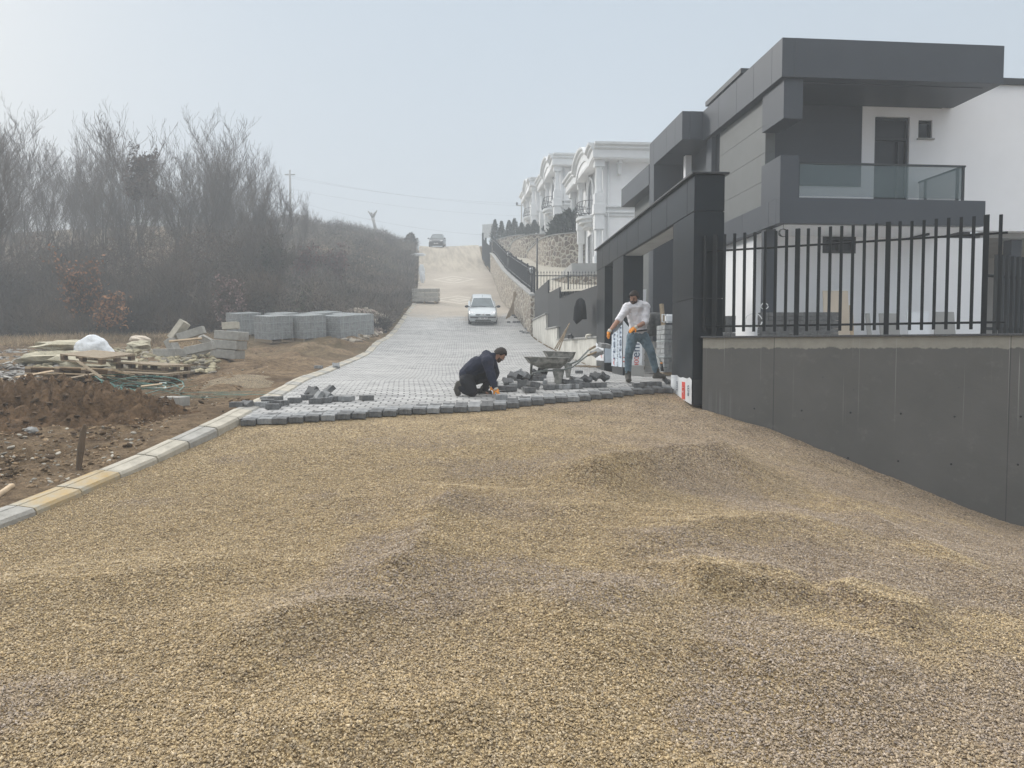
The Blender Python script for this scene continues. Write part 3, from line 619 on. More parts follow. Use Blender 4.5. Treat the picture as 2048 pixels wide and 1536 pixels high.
# ============================================================ PERIMETER WALL WITH FENCE (right foreground)
P0 = Vector((3.22, 12.5, 0)); WD = Vector((.879, -.477, 0)); wang = math.atan2(WD.y, WD.x)
pw_ = thing('perimeter_wall', 'tall dark grey painted retaining wall with pale drip streaks above the gravel', 'wall', P0, wang)
def wall_mat():
    m = bpy.data.materials.new('grey_wall_paint'); t, b, N, L = nodes(m); b.inputs['Roughness'].default_value = .75
    tc = N.new('ShaderNodeTexCoord').outputs['Object']; sp = N.new('ShaderNodeSeparateXYZ'); L.new(tc, sp.inputs[0])
    c = ramp(N, L, noise(N, L, tc, 1.1, 6, .6), [(.35, (.108,.107,.100)), (.65, (.130,.127,.119))])
    # unpainted cement strip below the coping with a ragged lower border
    rag = N.new('ShaderNodeMapping'); rag.inputs['Scale'].default_value = (2.2, 1, .6); L.new(tc, rag.inputs[0])
    lim = mathn(N, L, 'ADD', sp.outputs[2], mathn(N, L, 'MULTIPLY', noise(N, L, rag.outputs[0], 2.4, 6, .7), .17))
    band = mathn(N, L, 'MULTIPLY', mathn(N, L, 'SUBTRACT', lim, .105), 60, True)
    c = mixc(N, L, mathn(N, L, 'MULTIPLY', band, .9), c, mixc(N, L, noise(N, L, tc, 7, 4), (.22,.205,.17), (.42,.40,.34)))
    mk = N.new('ShaderNodeTexVoronoi'); mk.inputs['Scale'].default_value = 3.3; L.new(tc, mk.inputs['Vector']); c = mixc(N, L, mathn(N, L, 'MULTIPLY', mathn(N, L, 'LESS_THAN', mk.outputs['Distance'], .035), .7), c, (.035,.035,.035))
    sm = ramp(N, L, noise(N, L, tc, 3.5, 8, .75), [(.56, (0,0,0)), (.66, (1,1,1))]); c = mixc(N, L, mathn(N, L, 'MULTIPLY', sm, .4), c, (.19,.185,.17))
    # runs of cement water
    dr = N.new('ShaderNodeMapping'); dr.inputs['Scale'].default_value = (15, 1, .07); L.new(tc, dr.inputs[0])
    d = ramp(N, L, noise(N, L, dr.outputs[0], 1.6, 3, .5), [(.635, (0,0,0)), (.655, (1,1,1))])
    fade = mathn(N, L, 'ADD', mathn(N, L, 'MULTIPLY', sp.outputs[2], .9), 1.1, True)
    c = mixc(N, L, mathn(N, L, 'MULTIPLY', mathn(N, L, 'MULTIPLY', d, fade), .6), c, (.42,.41,.39))
    # vertical form joints
    for xj in (1.15, 4.33):
        j = mathn(N, L, 'LESS_THAN', mathn(N, L, 'ABSOLUTE', mathn(N, L, 'SUBTRACT', sp.outputs[0], xj)), .006); c = mixc(N, L, mathn(N, L, 'MULTIPLY', j, .6), c, (.03,.03,.03))
    # efflorescence low on the left
    e = mathn(N, L, 'MULTIPLY', mathn(N, L, 'SUBTRACT', 1, mathn(N, L, 'MULTIPLY', mathn(N, L, 'ABSOLUTE', mathn(N, L, 'SUBTRACT', sp.outputs[0], .3)), 3), True), ramp(N, L, noise(N, L, dr.outputs[0], .8, 6, .7), [(.5, (0,0,0)), (.7, (1,1,1))]))
    e = mathn(N, L, 'MULTIPLY', e, mathn(N, L, 'MULTIPLY', mathn(N, L, 'SUBTRACT', -.6, sp.outputs[2]), 4, True))
    c = mixc(N, L, mathn(N, L, 'MULTIPLY', e, .5), c, (.4,.4,.4))
    L.new(c, b.inputs['Base Color'])
    bp = N.new('ShaderNodeBump'); bp.inputs['Strength'].default_value = .35; bp.inputs['Distance'].default_value = .01; L.new(noise(N, L, tc, 9, 8, .7), bp.inputs['Height']); L.new(bp.outputs[0], b.inputs['Normal'])
    return m
MAT['wallpaint'] = wall_mat()
MB().box(0, 9, 0, .28, -3.6, .20).build('wall_body', MAT['wallpaint'], pw_)
c_ = MB()
for k in range(9): c_.box(-.03+k*1.0, -.03+k*1.0+.996, -.035, .31, .2002, .232)
c_.build('coping', MAT['granite'], pw_, bevel=.004)
def wall_t(px): r = (px-1024)/1480; return (r*12.5-3.22)/(.879+.477*r)
for px, py in ((1510,817),(1605,821),(1703,825),(1804,827),(1912,833),(2045,833),(1700,916),(1801,922),(1908,928),(2042,929)):
    t = wall_t(px); Y = 12.5-.477*t; z = P(px, py, Y).z
    MB().lathe([(.0165, 0), (.013, .004)], 10).build('tie_hole', MAT['black'], pw_, (t, -.001, z), (R(90), 0, 0))
fe = thing('bar_fence', 'long black steel bar fence standing on the dark grey retaining wall', 'fence', P0+Vector((0, 0, .232)), wang)
posts = [wall_t(p) for p in (1424, 1589, 1770, 1966)]; posts.append(posts[-1]+1.27); posts.append(posts[-1]+1.27)
rp = MB()
for z in (.37-.232+.02+.02, 1.5): pass
for z0_ in (.165, 1.43):
    rp2 = MB(); rp2.tube([(-.05, .12, z0_), (posts[3]+.26, .12, z0_)], .017, 8); rp2.build('rail', MAT['gate_fence'], fe)
pm = MB(); pm.box(-.035, .035, -.035, .035, .0, 1.70)
first = None
for t in posts[:4]:
    o = pm.build('fence_post', MAT['gate_fence'], fe, (t, .12, 0)) if first is None else first.copy()
    if first is None: first = o
    else: link(o); o.parent = fe; o.location = (t, .12, 0)
MB().box(-.06, .06, -.06, .06, 0, .008)
firstb = None
bars = []
for i in range(3):
    for k in range(1, 8): bars.append(posts[i]+(posts[i+1]-posts[i])*k/8)
bars += [posts[0]+(posts[1]-posts[0])*-.0+.0]; bars = bars[:-1]+[posts[0]-.0+.001-.16, posts[3]+.17]
for t in bars:
    if firstb is None: firstb = MB().box(-.0215, .0215, -.0215, .0215, .07, 1.69).build('bar', MAT['gate_fence'], fe, (t, .085, 0))
    else: o = firstb.copy(); link(o); o.parent = fe; o.location = (t, .085, random.uniform(-.006, .006))
# second fence further right
g2 = thing('bar_fence', 'short closely spaced black bar fence at the right edge behind the long fence', 'fence', (9.45, 14.6, .2), math.atan2(.43, .9))
for z0_ in (.22, 1.25): MB().tube([(-.25, 0, z0_), (4, 0, z0_)], .03, 8).build('rail', MAT['gate_fence'], g2)
fb = None
for k in range(22):
    if fb is None: fb = MB().box(-.03, .03, -.03, .03, .06, 1.66).build('bar', MAT['gate_fence'], g2, (0, -.05, 0))
    else: o = fb.copy(); link(o); o.parent = g2; o.location = (k*.175, -.05, 0)

# yard behind the wall
yd = MB(); yd.prism([(3.55, 12.62), (13.5, 7.15), (16, 7.0), (16, 42), (4.8, 42), (4.8, 17.2), (3.95, 15.0)], -.5, .195); yd.build('yard', MAT['grey_wall'])
tag(bpy.data.objects['yard'], kind='structure')

# ============================================================ GATE
GO = Vector((3.075, 12.6, 0)); ga = R(3.33)
gt = thing('entrance_gate', 'tall dark anthracite panelled entrance portal with wide opening behind the standing worker', 'gate', (GO.x, GO.y, -.85), ga); gt.scale = (1, 1, .99)
def gx(x0, x1, y0, y1, z0, z1, m=None): return (m or MB()).box(x0, x1, y0, y1, z0+.85, z1+.85)
def panels(name, x0, x1, ys_, z0, z1, par, mt='gate', gap=.012):
    """cladding sheets with open joints over a dark core"""
    m = MB()
    for a, b in zip(ys_[:-1], ys_[1:]): gx(x0, x1, a+gap/2, b-gap/2, z0, z1, m)
    return m.build(name, MAT[mt], par, bevel=.003)
# near pillar: lower and upper sheets
gx(.02, .50, .02, 1.28, -.95, 2.98).build('pillar_core', MAT['coping'], gt)
for z0_, z1_ in ((-.50, .885), (.90, 2.365)): panels('pillar_panel', 0, .52, [0, 1.3], z0_, z1_, gt)
panels('lintel_panel', 0, .52, [0, .42, 1.75, 2.95, 4.15, 5.35, 6.5, 7.6, 8.6, 9.6], 2.38, 2.99, gt)
gx(.02, .50, 1.3, 9.58, 2.372, 2.98).build('lintel_core', MAT['coping'], gt)
gx(.012, .512, 5.8, 7.15, -.9, 2.37).build('middle_pillar', MAT['gate'], gt, bevel=.003)
gx(.012, .512, 8.3, 9.6, -.9, 2.37).build('far_pillar', MAT['gate'], gt, bevel=.003)
gx(-.06, .58, -.06, 9.66, 2.992, 3.03).build('coping', MAT['coping'], gt, bevel=.006)
gx(.06, .46, 1.31, 5.79, 2.355, 2.369).build('soffit', MAT['grey_wall'], gt)
# protective film left on the feet of the pillars
def film(name, quad, mt, par, wob=.015, n=10, m_=6):
    a, b, c, d = [Vector(q) for q in quad]; V = []; nrm = (b-a).cross(d-a).normalized()
    for j in range(m_+1):
        for i in range(n+1):
            u, v = i/n, j/m_; p = (a*(1-u)+b*u)*(1-v)+(d*(1-u)+c*u)*v
            e = random.uniform(-.6, 1)*wob
            if j == m_: p = p+(d-a).normalized()*random.uniform(-.012, .02)+(d-a).normalized()*.015*math.sin(i*.9)
            V.append(p+nrm*(.006+abs(e)*.5))
    F = [(j*(n+1)+i, j*(n+1)+i+1, (j+1)*(n+1)+i+1, (j+1)*(n+1)+i) for j in range(m_) for i in range(n)]
    me = MB(); me.add(V, F); o = me.build(name, MAT[mt], par)
    s = o.modifiers.new('s', 'SOLIDIFY'); s.thickness = .002; s.offset = 1
    return o
z_ = .85
f1 = film('protective_film', [(-.004,1.3,-.80+z_),(-.004,-.0,-.93+z_),(-.004,-.0,-.50+z_),(-.004,1.3,-.46+z_)], 'film_white', gt, .008)
text('lettering', 'AI', .17, MAT['ink_red'], f1, (-.026, .47, -.70+z_), (R(90), R(90), R(-90)))
rb = MB().box(-.018, -.016, .37, .57, -.87+z_, -.56+z_).build('printed_band', MAT['ink_red'], f1)
text('lettering', 'AI', .15, MAT['film_white'], f1, (-.022, .47, -.71+z_), (R(90), R(-90), R(-90)))
text('lettering', '400', .13, MAT['ink_grey'], f1, (-.022, .86, -.66+z_), (R(90), R(-90), R(-90)))
text('lettering', 'em', .16, MAT['ink_blue'], f1, (-.022, .18, -.70+z_), (R(90), R(-90), R(-90)))
f2 = film('protective_film', [(.006,7.15,-.42+z_),(.006,5.8,-.42+z_),(.006,5.8,.62+z_),(.006,7.15,.40+z_)], 'film', gt, .02)
f3 = film('protective_film', [(.012,5.794,-.42+z_),(.50,5.794,-.42+z_),(.50,5.794,.12+z_),(.012,5.794,.75+z_)], 'film_white', gt, .02)
f4 = film('protective_film', [(.006,9.6,-.30+z_),(.006,8.3,-.30+z_),(.006,8.3,.05+z_),(.006,9.6,.22+z_)], 'film_white', gt, .02)
f5 = film('protective_film', [(.012,8.294,-.35+z_),(.50,8.294,-.35+z_),(.50,8.294,.1+z_),(.012,8.294,.15+z_)], 'film', gt, .02)
for par, x, y, ff in ((f2, -.018, 6.6, 'rot'), ): 
    text('lettering', 'rtem', .42, MAT['ink_blue'], par, (x, 6.78, .16+z_), (R(90), R(-90), R(-90)))
    text('lettering', 'EUROSTAR /', .2, MAT['ink_grey'], par, (x, 6.32, .12+z_), (R(90), R(-90), R(-90)))
    text('lettering', 'rtem', .42, MAT['ink_blue'], par, (x, 6.0, .2+z_), (R(90), R(-90), R(-90)))
    text('lettering', 'AI', .22, MAT['ink_red'], par, (x, 6.78, -.30+z_), (R(90), R(-90), R(-90)))
text('lettering', 'em', .30, MAT['ink_blue'], f3, (.34, 5.775, -.0+z_), (R(90), R(-90), 0))
text('lettering', '400', .17, MAT['ink_red'], f3, (.36, 5.775, -.28+z_), (R(90), R(-90), 0))
text('lettering', 'AI', .22, MAT['ink_red'], f3, (.1, 5.775, -.25+z_), (R(90), R(-90), 0))
text('lettering', 'AI', .24, MAT['ink_red'], f4, (-.018, 8.6, -.12+z_), (R(90), R(-90), R(-90)))
MB().cb((.32, 5.66, -.52+z_), (.34, .22, .3)).build('footing_block', MAT['grey_wall'], gt, bevel=.01)

# ============================================================ MODERN HOUSE
HO = Vector((6.2, 17.3, 0)); ha = R(5.0)
hs = thing('modern_house', 'large modern villa with anthracite canopy, glass balcony and white rendered walls', 'house', (HO.x, HO.y, .195), ha); hs.scale = (1, 1, .98)
ZB = -.195
def hb(name, x0, x1, y0, y1, z0, z1, mt, par=None, bevel=0):
    return MB().box(x0, x1, y0, y1, z0+ZB, z1+ZB).build(name, MAT[mt], par or hs, bevel=bevel)
def hpan(name, boxes, mt, bevel=.004):
    m = MB()
    for b in boxes: m.box(b[0], b[1], b[2], b[3], b[4]+ZB, b[5]+ZB)
    return m.build(name, MAT[mt], hs, bevel=bevel)
# roof canopy with panel joints on the left flank
cn = [(0, 5.42, 0, 1.0, 6.4, 7.3)]
hb('roof_canopy', .012, 5.41, .012, 5.3, 6.41, 7.29, 'clad')
js = [0, .55, 1.6, 2.7, 4.0, 5.3]
hpan('canopy_fascia', [(0, .3, a+.004, b-.004, 6.4, 7.3) for a, b in zip(js[:-1], js[1:])]+[(.3, 5.42, 0, .3, 6.4, 7.3), (5.12, 5.42, .3, 1.75, 6.4, 7.3)], 'clad')
hb('canopy_soffit', .3, 5.12, .3, 1.78, 6.385, 6.41, 'clad')
js2 = [5.3, 6.0, 6.9, 8.4, 8.9]
hb('rear_canopy', -.62, 3, 5.32, 8.88, 6.45, 7.29, 'clad')
hpan('rear_canopy_fascia', [(-.635, -.4, a+.004, b-.004, 6.44, 7.3) for a, b in zip(js2[:-1], js2[1:])]+[(-.4, -.005, 5.29, 5.5, 6.44, 7.3)], 'clad')
hb('side_fin', -.63, -.35, 8.35, 8.9, -.2, 6.44, 'clad')
hb('rear_fascia', -.63, 1.5, 9.0, 13.1, 5.9, 6.62, 'clad'); hb('rear_wall', -.2, 1.4, 9.2, 12.6, -.3, 5.9, 'clad_light')
hb('rear_window', -.215, -.19, 9.3, 9.9, 4.4, 5.7, 'dark')
hb('recess_wall', -.35, 3, 8.36, 8.6, -.3, 6.44, 'clad')
hb('recess_side_wall', .35, .6, 5.4, 8.36, -.3, 6.44, 'wood_dark' if False else 'clad')
hb('white_pier', .0, .2, 6.9, 7.1, 2.9, 6.4, 'white'); hb('side_column', .08, .3, 4.75, 5.2, -.2, 6.4, 'clad', bevel=.004); hb('corner_window', .2, .3, 4.45, 4.75, 3.0, 6.4, 'dark')
sw = [(.2, .45, 1.3, 4.42, 3.6+i*.70, min(6.385, 3.6+i*.70+.694)) for i in range(4)]
hpan('side_cladding', sw, 'clad_light', .003)
hb('side_wall_core', .215, .5, 1.32, 4.4, 3.55, 6.38, 'clad')
hb('upper_roof', .35, 6, 3.3, 6.1, 7.72, 7.86, 'coping'); hb('upper_roof_block', .75, 6, 3.6, 6, 7.3, 7.72, 'clad')
# hanging box and parapet block at the corner
hb('hanging_box', .10, .56, .10, 1.28, 5.47, 6.4, 'clad', bevel=.004)
hb('parapet_block', .0, .44, .0, 1.05, 3.6, 4.58, 'clad', bevel=.004)
# balcony slab
hb('balcony_slab', .012, 5.05, .012, 1.8, 3.01, 3.6, 'clad')
hpan('slab_fascia', [(0, .2, a+.004, b-.004, 3.0, 3.603) for a, b in zip([.2, .6, 2.2, 4.4], [.6, 2.2, 4.4, 5.3])]+[(0, 5.06, 0, .2, 3.0, 3.603)], 'clad')
hb('balcony_soffit', .2, 5.0, .2, 1.8, 2.985, 3.008, 'white')
# back wall of the upper storey in pieces round the openings
def wallcut(name, x0, x1, y0, y1, z0, z1, holes, mt, par=None):
    m = MB(); xs = sorted({x0, x1}|{h[0] for h in holes}|{h[1] for h in holes})
    for a, b in zip(xs[:-1], xs[1:]):
        cut = sorted((h[2], h[3]) for h in holes if h[0] <= a+1e-6 and h[1] >= b-1e-6); z = z0
        for c, d in cut:
            if c > z: m.box(a, b, y0, y1, z+ZB, c+ZB)
            z = d
        if z < z1: m.box(a, b, y0, y1, z+ZB, z1+ZB)
    bm = bmesh.new(); me = bpy.data.meshes.new(name); me.from_pydata(m.v, [], m.f); bm.from_mesh(me)
    bmesh.ops.remove_doubles(bm, verts=bm.verts, dist=1e-4)
    fs = {}
    for f in bm.faces: fs.setdefault(tuple(sorted(v.index for v in f.verts)), []).append(f)
    bmesh.ops.delete(bm, geom=[f for v in fs.values() if len(v) > 1 for f in v], context='FACES')
    bm.to_mesh(me); bm.free(); me.materials.append(MAT[mt]); o = bpy.data.objects.new(name, me); link(o, par or hs); return o
wallcut('upper_wall', .5, 11, 1.8, 2.05, 3.2, 7.06, [(3.34, 4.28, 3.62, 6.14), (4.52, 4.9, 5.6, 6.08)], 'white')
hb('wall_cap', 5.425, 11.1, 1.72, 2.2, 7.06, 7.22, 'coping')
pnl = [(.52, 2.97, 1.76, 1.797, z, min(z+.8, 6.38)) for z in (4.3, 5.1, 5.9)]
hpan('wall_panel', pnl, 'clad', .003)
# balcony door
dr = hb('balcony_door', 3.34, 4.28, 1.93, 1.95, 3.6, 6.14, 'dark')
for a in ((3.34, 3.40, 3.6, 6.14), (4.22, 4.28, 3.6, 6.14), (3.4, 4.22, 6.08, 6.14), (3.4, 4.22, 5.55, 5.60)): MB().box(a[0], a[1], 1.86, 1.94, a[2]+ZB, a[3]+ZB).build('frame', MAT['dark_frame'], dr)
MB().box(4.0, 4.03, 1.84, 1.925, 3.62+ZB, 5.5+ZB).build('sash', MAT['dark_frame'], dr)
wn = hb('upper_window', 4.52, 4.9, 1.93, 1.95, 5.6, 6.08, 'dark')
for a in ((4.52, 4.57, 5.6, 6.08), (4.85, 4.9, 5.6, 6.08), (4.57, 4.85, 6.03, 6.08), (4.57, 4.85, 5.6, 5.65)): MB().box(a[0], a[1], 1.86, 1.94, a[2]+ZB, a[3]+ZB).build('frame', MAT['dark_frame'], wn)
MB().box(4.48, 4.94, 1.74, 1.93, 5.56+ZB, 5.598+ZB).build('sill', MAT['grey_wall'], wn)
# glass railing
gm = bpy.data.materials.new('railing_glass'); t, b, N, L = nodes(gm); b.inputs['Base Color'].default_value = (.14,.19,.20,1); b.inputs['Roughness'].default_value = .08; b.inputs['Specular IOR Level'].default_value = .25; b.inputs['Alpha'].default_value = .36
MAT['rail_glass'] = gm
hb('railing_glass', .50, 4.52, .10, .112, 3.66, 4.42, 'rail_glass'); hb('railing_glass', 4.545, 4.557, .14, 1.75, 3.66, 4.42, 'rail_glass')
hb('handrail', .44, 4.60, .08, .135, 4.42, 4.46, 'dark_frame'); hb('handrail', 4.53, 4.58, .14, 1.78, 4.42, 4.46, 'dark_frame')
for x_, y_ in ((.475, .105), (4.55, .105), (4.55, .3), (4.55, 1.5)): hb('railing_post', x_-.025, x_+.025, y_-.025, y_+.025, 3.6, 4.43, 'dark_frame')
# ground floor
wallcut('ground_wall', .2, 6.5, 1.8, 2.05, -.2, 2.99, [(2.0, 2.86, 2.58, 2.97)], 'white')
hb('side_ground_wall', .2, .42, 2.05, 5.0, -.2, 3.0, 'white'); hb('corner_column', .03, .28, .80, 1.05, .0, 3.0, 'clad', bevel=.004)
w2 = hb('ground_window', 2.0, 2.86, 1.92, 1.94, 2.58, 2.97, 'dark')
for a in ((1.99, 2.07, 2.55, 2.98), (2.79, 2.87, 2.55, 2.98), (2.07, 2.79, 2.91, 2.98), (2.07, 2.79, 2.55, 2.62), (2.40, 2.45, 2.62, 2.91)): MB().box(a[0], a[1], 1.77, 1.93, a[2]+ZB, a[3]+ZB).build('frame', MAT['dark_frame'], w2)
hb('porch_soffit', 6.5, 11, 2.05, 8, 3.05, 3.2, 'grey_wall'); hb('porch_wall', 6.5, 11, 6.2, 6.4, -.2, 3.05, 'grey_wall'); hb('porch_window', 7.2, 9.2, 6.1, 6.19, .9, 2.6, 'dark'); hb('porch_column', 7.6, 7.9, 2.3, 2.6, -.2, 3.05, 'clad'); hb('porch_side_wall', 6.5, 6.7, 2.05, 6.2, -.2, 3.05, 'white')
hb('house_core', 1.0, 6.4, 2.3, 8.2, -.2, 7.0, 'clad')
# dark brackets and torn paper under the slab
hb('slab_bracket', 4.3, 4.36, 1.0, 1.75, 2.92, 2.98, 'dark_frame')
# hanging cable coil
cb = MB(); cb.tube([(.1, .02, 3.0+ZB), (.1, .02, 2.86+ZB)], .006, 6)
for k in range(3): cb.tube([(.1+.09*math.cos(a)*(1+.1*k), .0+.02*k, 2.77+ZB+.09*math.sin(a)) for a in np.linspace(0, 6.28, 18)], .008, 6)
o = cb.build('hanging_cable', MAT['black'], None); o.matrix_world = hs.matrix_basis; o.location = hs.location; o.rotation_euler = hs.rotation_euler
tag(o, 'small coil of black cable hanging from the balcony corner', 'cable')

# ------------------------------------------------------------ in the yard
def stack_mesh(nx, ny, nz, L=.2, Wd=.17, Hh=.09, jit=.004, skip=None, hole=0):
    V = []; F = []; cf_ = [(0,3,2,1),(4,5,6,7),(0,1,5,4),(1,2,6,5),(2,3,7,6),(3,0,4,7)]
    m = MB()
    for k in range(nz):
        for i in range(nx):
            for j in range(ny):
                if 0 < i < nx-1 and 0 < j < ny-1 and k < nz-1: continue
                a = .004; e = [random.uniform(-jit, jit) for _ in range(3)]
                m.box(i*L+a+e[0], (i+1)*L-a+e[0], j*Wd+a+e[1], (j+1)*Wd-a+e[1], k*Hh+.003, (k+1)*Hh-.003+min(0, e[2]))
    return m
s1 = thing('paver_stack', 'long low wall of stacked dark pavers against the white house wall behind the fence', 'paver stack', (0, 0, 0), R(-2), 'stacks of pavers in the yard')
stack_mesh(11, 2, 7, .155, .16, .093).build('stacked_pavers', MAT['paver'], s1); g = P(1523, 664, 16.6); s1.location = (g.x, g.y, .195)
s1b = thing('paver_stack', 'short stack of dark pavers behind the first bars of the long fence', 'paver stack', (0, 0, 0), R(-2), 'stacks of pavers in the yard')
stack_mesh(3, 2, 6, .11, .16, .092).build('stacked_pavers', MAT['paver'], s1b); g = P(1441, 664, 16.2); s1b.location = (g.x, g.y, .195)
for (px0, px1, top, Y, lean, mt, lb) in ((1640,1692,583,18.6,.12,'board','wide pale wooden board leaning on the white house wall'),(1690,1697,612,18.4,.1,'wood_pale','narrow wooden batten leaning beside the wide pale board'),
     (1724,1733,628,18.7,.2,'grey_wall','narrow grey slab leaning on the wall right of the wooden boards'),(1749,1790,628,18.7,.15,'grey_wall','grey stone slab leaning on the wall, first of the wide slabs'),(1804,1850,625,18.8,.15,'film_white','pale stone slab leaning on the wall in the middle of the slabs'),(1856,1900,625,18.8,.15,'grey_wall','grey stone slab leaning on the wall nearest the fence end')):
    a = P(px0, top, Y); b = P(px1, top, Y); w = b.x-a.x
    o = MB().box(0, w, -.03, 0, 0, (a.z-.195)/math.cos(lean)).build('leaning_slab', MAT[mt], None, (a.x, Y-.32, .197), (-lean, 0, R(5)), bevel=.004)
    tag(o, lb, 'board' if 'wood' in lb or 'board' in lb else 'slab', 'boards and slabs leaning on the house wall')
for px, py, Y, r, lb in ((1529,612,16.8,.08,'round coil of white cable hanging on the dark house column'),(1507,641,15.5,.18,'loop of white cable lying on the stacked pavers'),):
    g = P(px, py, Y); m = MB()
    m.tube([(g.x+r*math.cos(a), Y+.02*math.sin(a*2), g.z+r*.85*math.sin(a)) for a in np.linspace(.2, 6.1, 22)], .011, 6)
    tag(m.build('cable_loop', MAT['trim']), lb, 'cable')
# steps behind the gate
st = thing('entrance_steps', 'grey stone entrance steps seen through the gate opening', 'steps', (3.9, 18.6, -.62), R(3.3))
for k in range(5):
    MB().box(0, 2.2, k*.32, 2.4, k*.17, k*.17+.14).build('riser', MAT['grey_wall'], st); MB().box(-.02, 2.2, k*.32-.03, 2.4, k*.17+.1405, k*.17+.168).build('tread', MAT['kerb_grey'], st)
ct = MB(); ct.prism([(2.5, 13.6), (3.9, 14.7), (4.8, 17.2), (4.8, 26), (2.3, 26)], -1.4, -.66); ct.build('courtyard_path', MAT['grey_wall']); tag(bpy.data.objects['courtyard_path'], kind='structure')
# barrel on the steps, plank, paver pallet, white container, shovel
br_ = thing('barrel', 'big dark cement splashed barrel standing on the entrance steps', 'barrel', (0, 0, 0)); g = P(1311, 672, 19.9); br_.location = (g.x, g.y, g.z)
MB().lathe([(.21, 0), (.24, .05), (.24, .42), (.225, .55), (.15, .62), (0, .64)], 20).build('barrel_body', MAT['barrel'], br_)
for z in (.18, .4): MB().lathe([(.241, z-.012), (.248, z), (.241, z+.012)], 20, cap=False).build('hoop', MAT['barrel'], br_)
a = P(1323, 608, 16.5); b = P(1330, 690, 16.3)
tag(MB().tube([b, a], [.05, .05], 4).build('plank', MAT['wood']), 'weathered plank standing upright beside the barrel', 'plank')
pp = thing('pallet_of_pavers', 'narrow tied stack of dark pavers standing inside the gate pillar', 'paver pallet', (0, 0, 0), R(3)); g = P(1328, 745, 14.75); pp.location = (g.x, g.y, g.z)
stack_mesh(3, 4, 10, .12, .16, .095).build('stacked_pavers', MAT['paver_pale'], pp); MB().box(-.02, .4, -.02, .68, -.06, -.001).build('base', MAT['wood'], pp)
for z in (.3, .62): MB().box(-.006, .366, -.006, .646, z, z+.015).build('strap', MAT['strap_pale'], pp)
g = P(1333, 645, 15.0); m = MB(); m.box(0, .3, 0, .2, 0, .17); jc = thing('plastic_container', 'white plastic container with handle standing on the paver stack', 'container', g)
m.build('container_body', MAT['film_white'], jc, bevel=.03, seg=3); MB().tube([(.02, .1, .15), (-.07, .1, .17), (-.07, .1, .02), (.0, .1, .01)], .012, 6).build('handle', MAT['film_white'], jc)
sh = thing('shovel', 'shovel with dark blade leaning behind the standing worker\'s foot', 'shovel', (0, 0, 0)); a = P(1312, 710, 15.2); b = P(1324, 727, 14.9); g = P(1330, 742, 14.8)
MB().tube([a, b], .014, 6).build('shaft', MAT['pipe'], sh); MB().tube([b, g], [.06, .10], 6, flat=.15).build('blade', MAT['black'], sh); MB().tube([b+Vector((-.03,0,.0)), b+Vector((.04,0,.01))], .02, 6).build('collar', MAT['glove'], sh)
hb('white_panel', -1.08, -.93, 8.1, 8.2, -.6, 2.1, 'white')

# ============================================================ RIGHT SIDE BEYOND THE GATE
def wx(Y): return float(lerpline(RIGHT, Y))
# slat fence panels on stepped plastered walls
for i, (Y0, Y1, zb, zt, lb) in enumerate(((22.3, 28.5, .42, 2.0, 'nearest'), (28.5, 31.5, .92, 2.42, 'middle'), (31.5, 38.2, 1.56, 2.98, 'far'))):
    x0, x1 = wx(Y0)+.12, wx(Y1)+.12; Ln = math.hypot(x1-x0, Y1-Y0); ang = math.atan2(Y1-Y0, x1-x0)
    lbs = {'nearest': 'longest', 'middle': 'short middle', 'far': 'highest farthest'}[lb]
    wv = thing('plastered_wall', '%s step of the stained white plastered wall beside the road' % lbs, 'wall', (x0, Y0, 0), ang, 'stepped plastered wall beyond the gate')
    MB().box(0, Ln-.003, -.22, 0.0, -1.6, zb-.05).build('wall_body', MAT['offwhite'], wv); MB().box(-.12, Ln-.13, -.26, .06, zb-.048, zb).build('coping', MAT['grey_wall'], wv, bevel=.005)
    sf = thing('board_fence', '%s panel of the dark grey vertical board fence above the white wall' % lbs, 'fence', (x0, Y0, 0), ang, 'dark board fence panels')
    nb = int(Ln/.20); m = MB()
    for k in range(nb): m.box(k*Ln/nb+.008, (k+1)*Ln/nb-.008, -.15, -.125, zb+.01, zt)
    m.build('boards', MAT['slat'], sf); MB().box(0, Ln, -.124, -.09, zb+.01, zt-.02).build('backing', MAT['coping'], sf)
# jacket hung on the fence
Y0 = 23.6; x_ = wx(Y0)-.12
jk = MB(); g = P(1164, 596, Y0)
jk.tube([(x_, Y0, g.z+.0), (x_, Y0, g.z-.08), (x_-.02, Y0-.03, g.z-.3), (x_-.02, Y0-.02, g.z-.68), (x_, Y0, g.z-.70)], [.04, .13, .19, .22, .19], 10, flat=.2)
jk.tube([(x_, Y0-.15, g.z-.1), (x_-.03, Y0-.28, g.z-.35), (x_-.03, Y0-.27, g.z-.66)], [.07, .07, .05], 8)
tag(jk.build('jacket', MAT['black_cloth']), 'black jacket hanging on the dark board fence', 'jacket')
# work gloves, rag on wall
g = P(1178, 668, 22.9); m = MB(); m.blob((g.x, g.y, .46), (.09, .12, .04), 8, jit=.2); m.blob((g.x-.08, g.y, .41), (.04, .05, .08), 8, jit=.2)
tag(m.build('work_glove', MAT['cuff']), 'pale work glove lying on the white wall coping', 'glove')
g = P(1140, 668, 25.5); m = MB(); m.blob((g.x, g.y, .48), (.12, .2, .09), 8, jit=.3); tag(m.build('dark_rag', MAT['black']), 'dark rag lying on the coping below the board fence', 'rag')
# long battens standing in the wheelbarrows' background
for k, (a_, b_) in enumerate((((1110,697),(1139,647)),((1114,697),(1136,655)),((1118,700),(1137,650)))):
    a = P(*a_, 17.0); b = P(*b_, 18.6)
    tag(MB().tube([a, b], .016, 6).build('tool_handle', MAT['wood']), 'thin pale wooden tool handle leaning behind the wheelbarrows', 'tool handle', 'tool handles leaning behind the wheelbarrows')
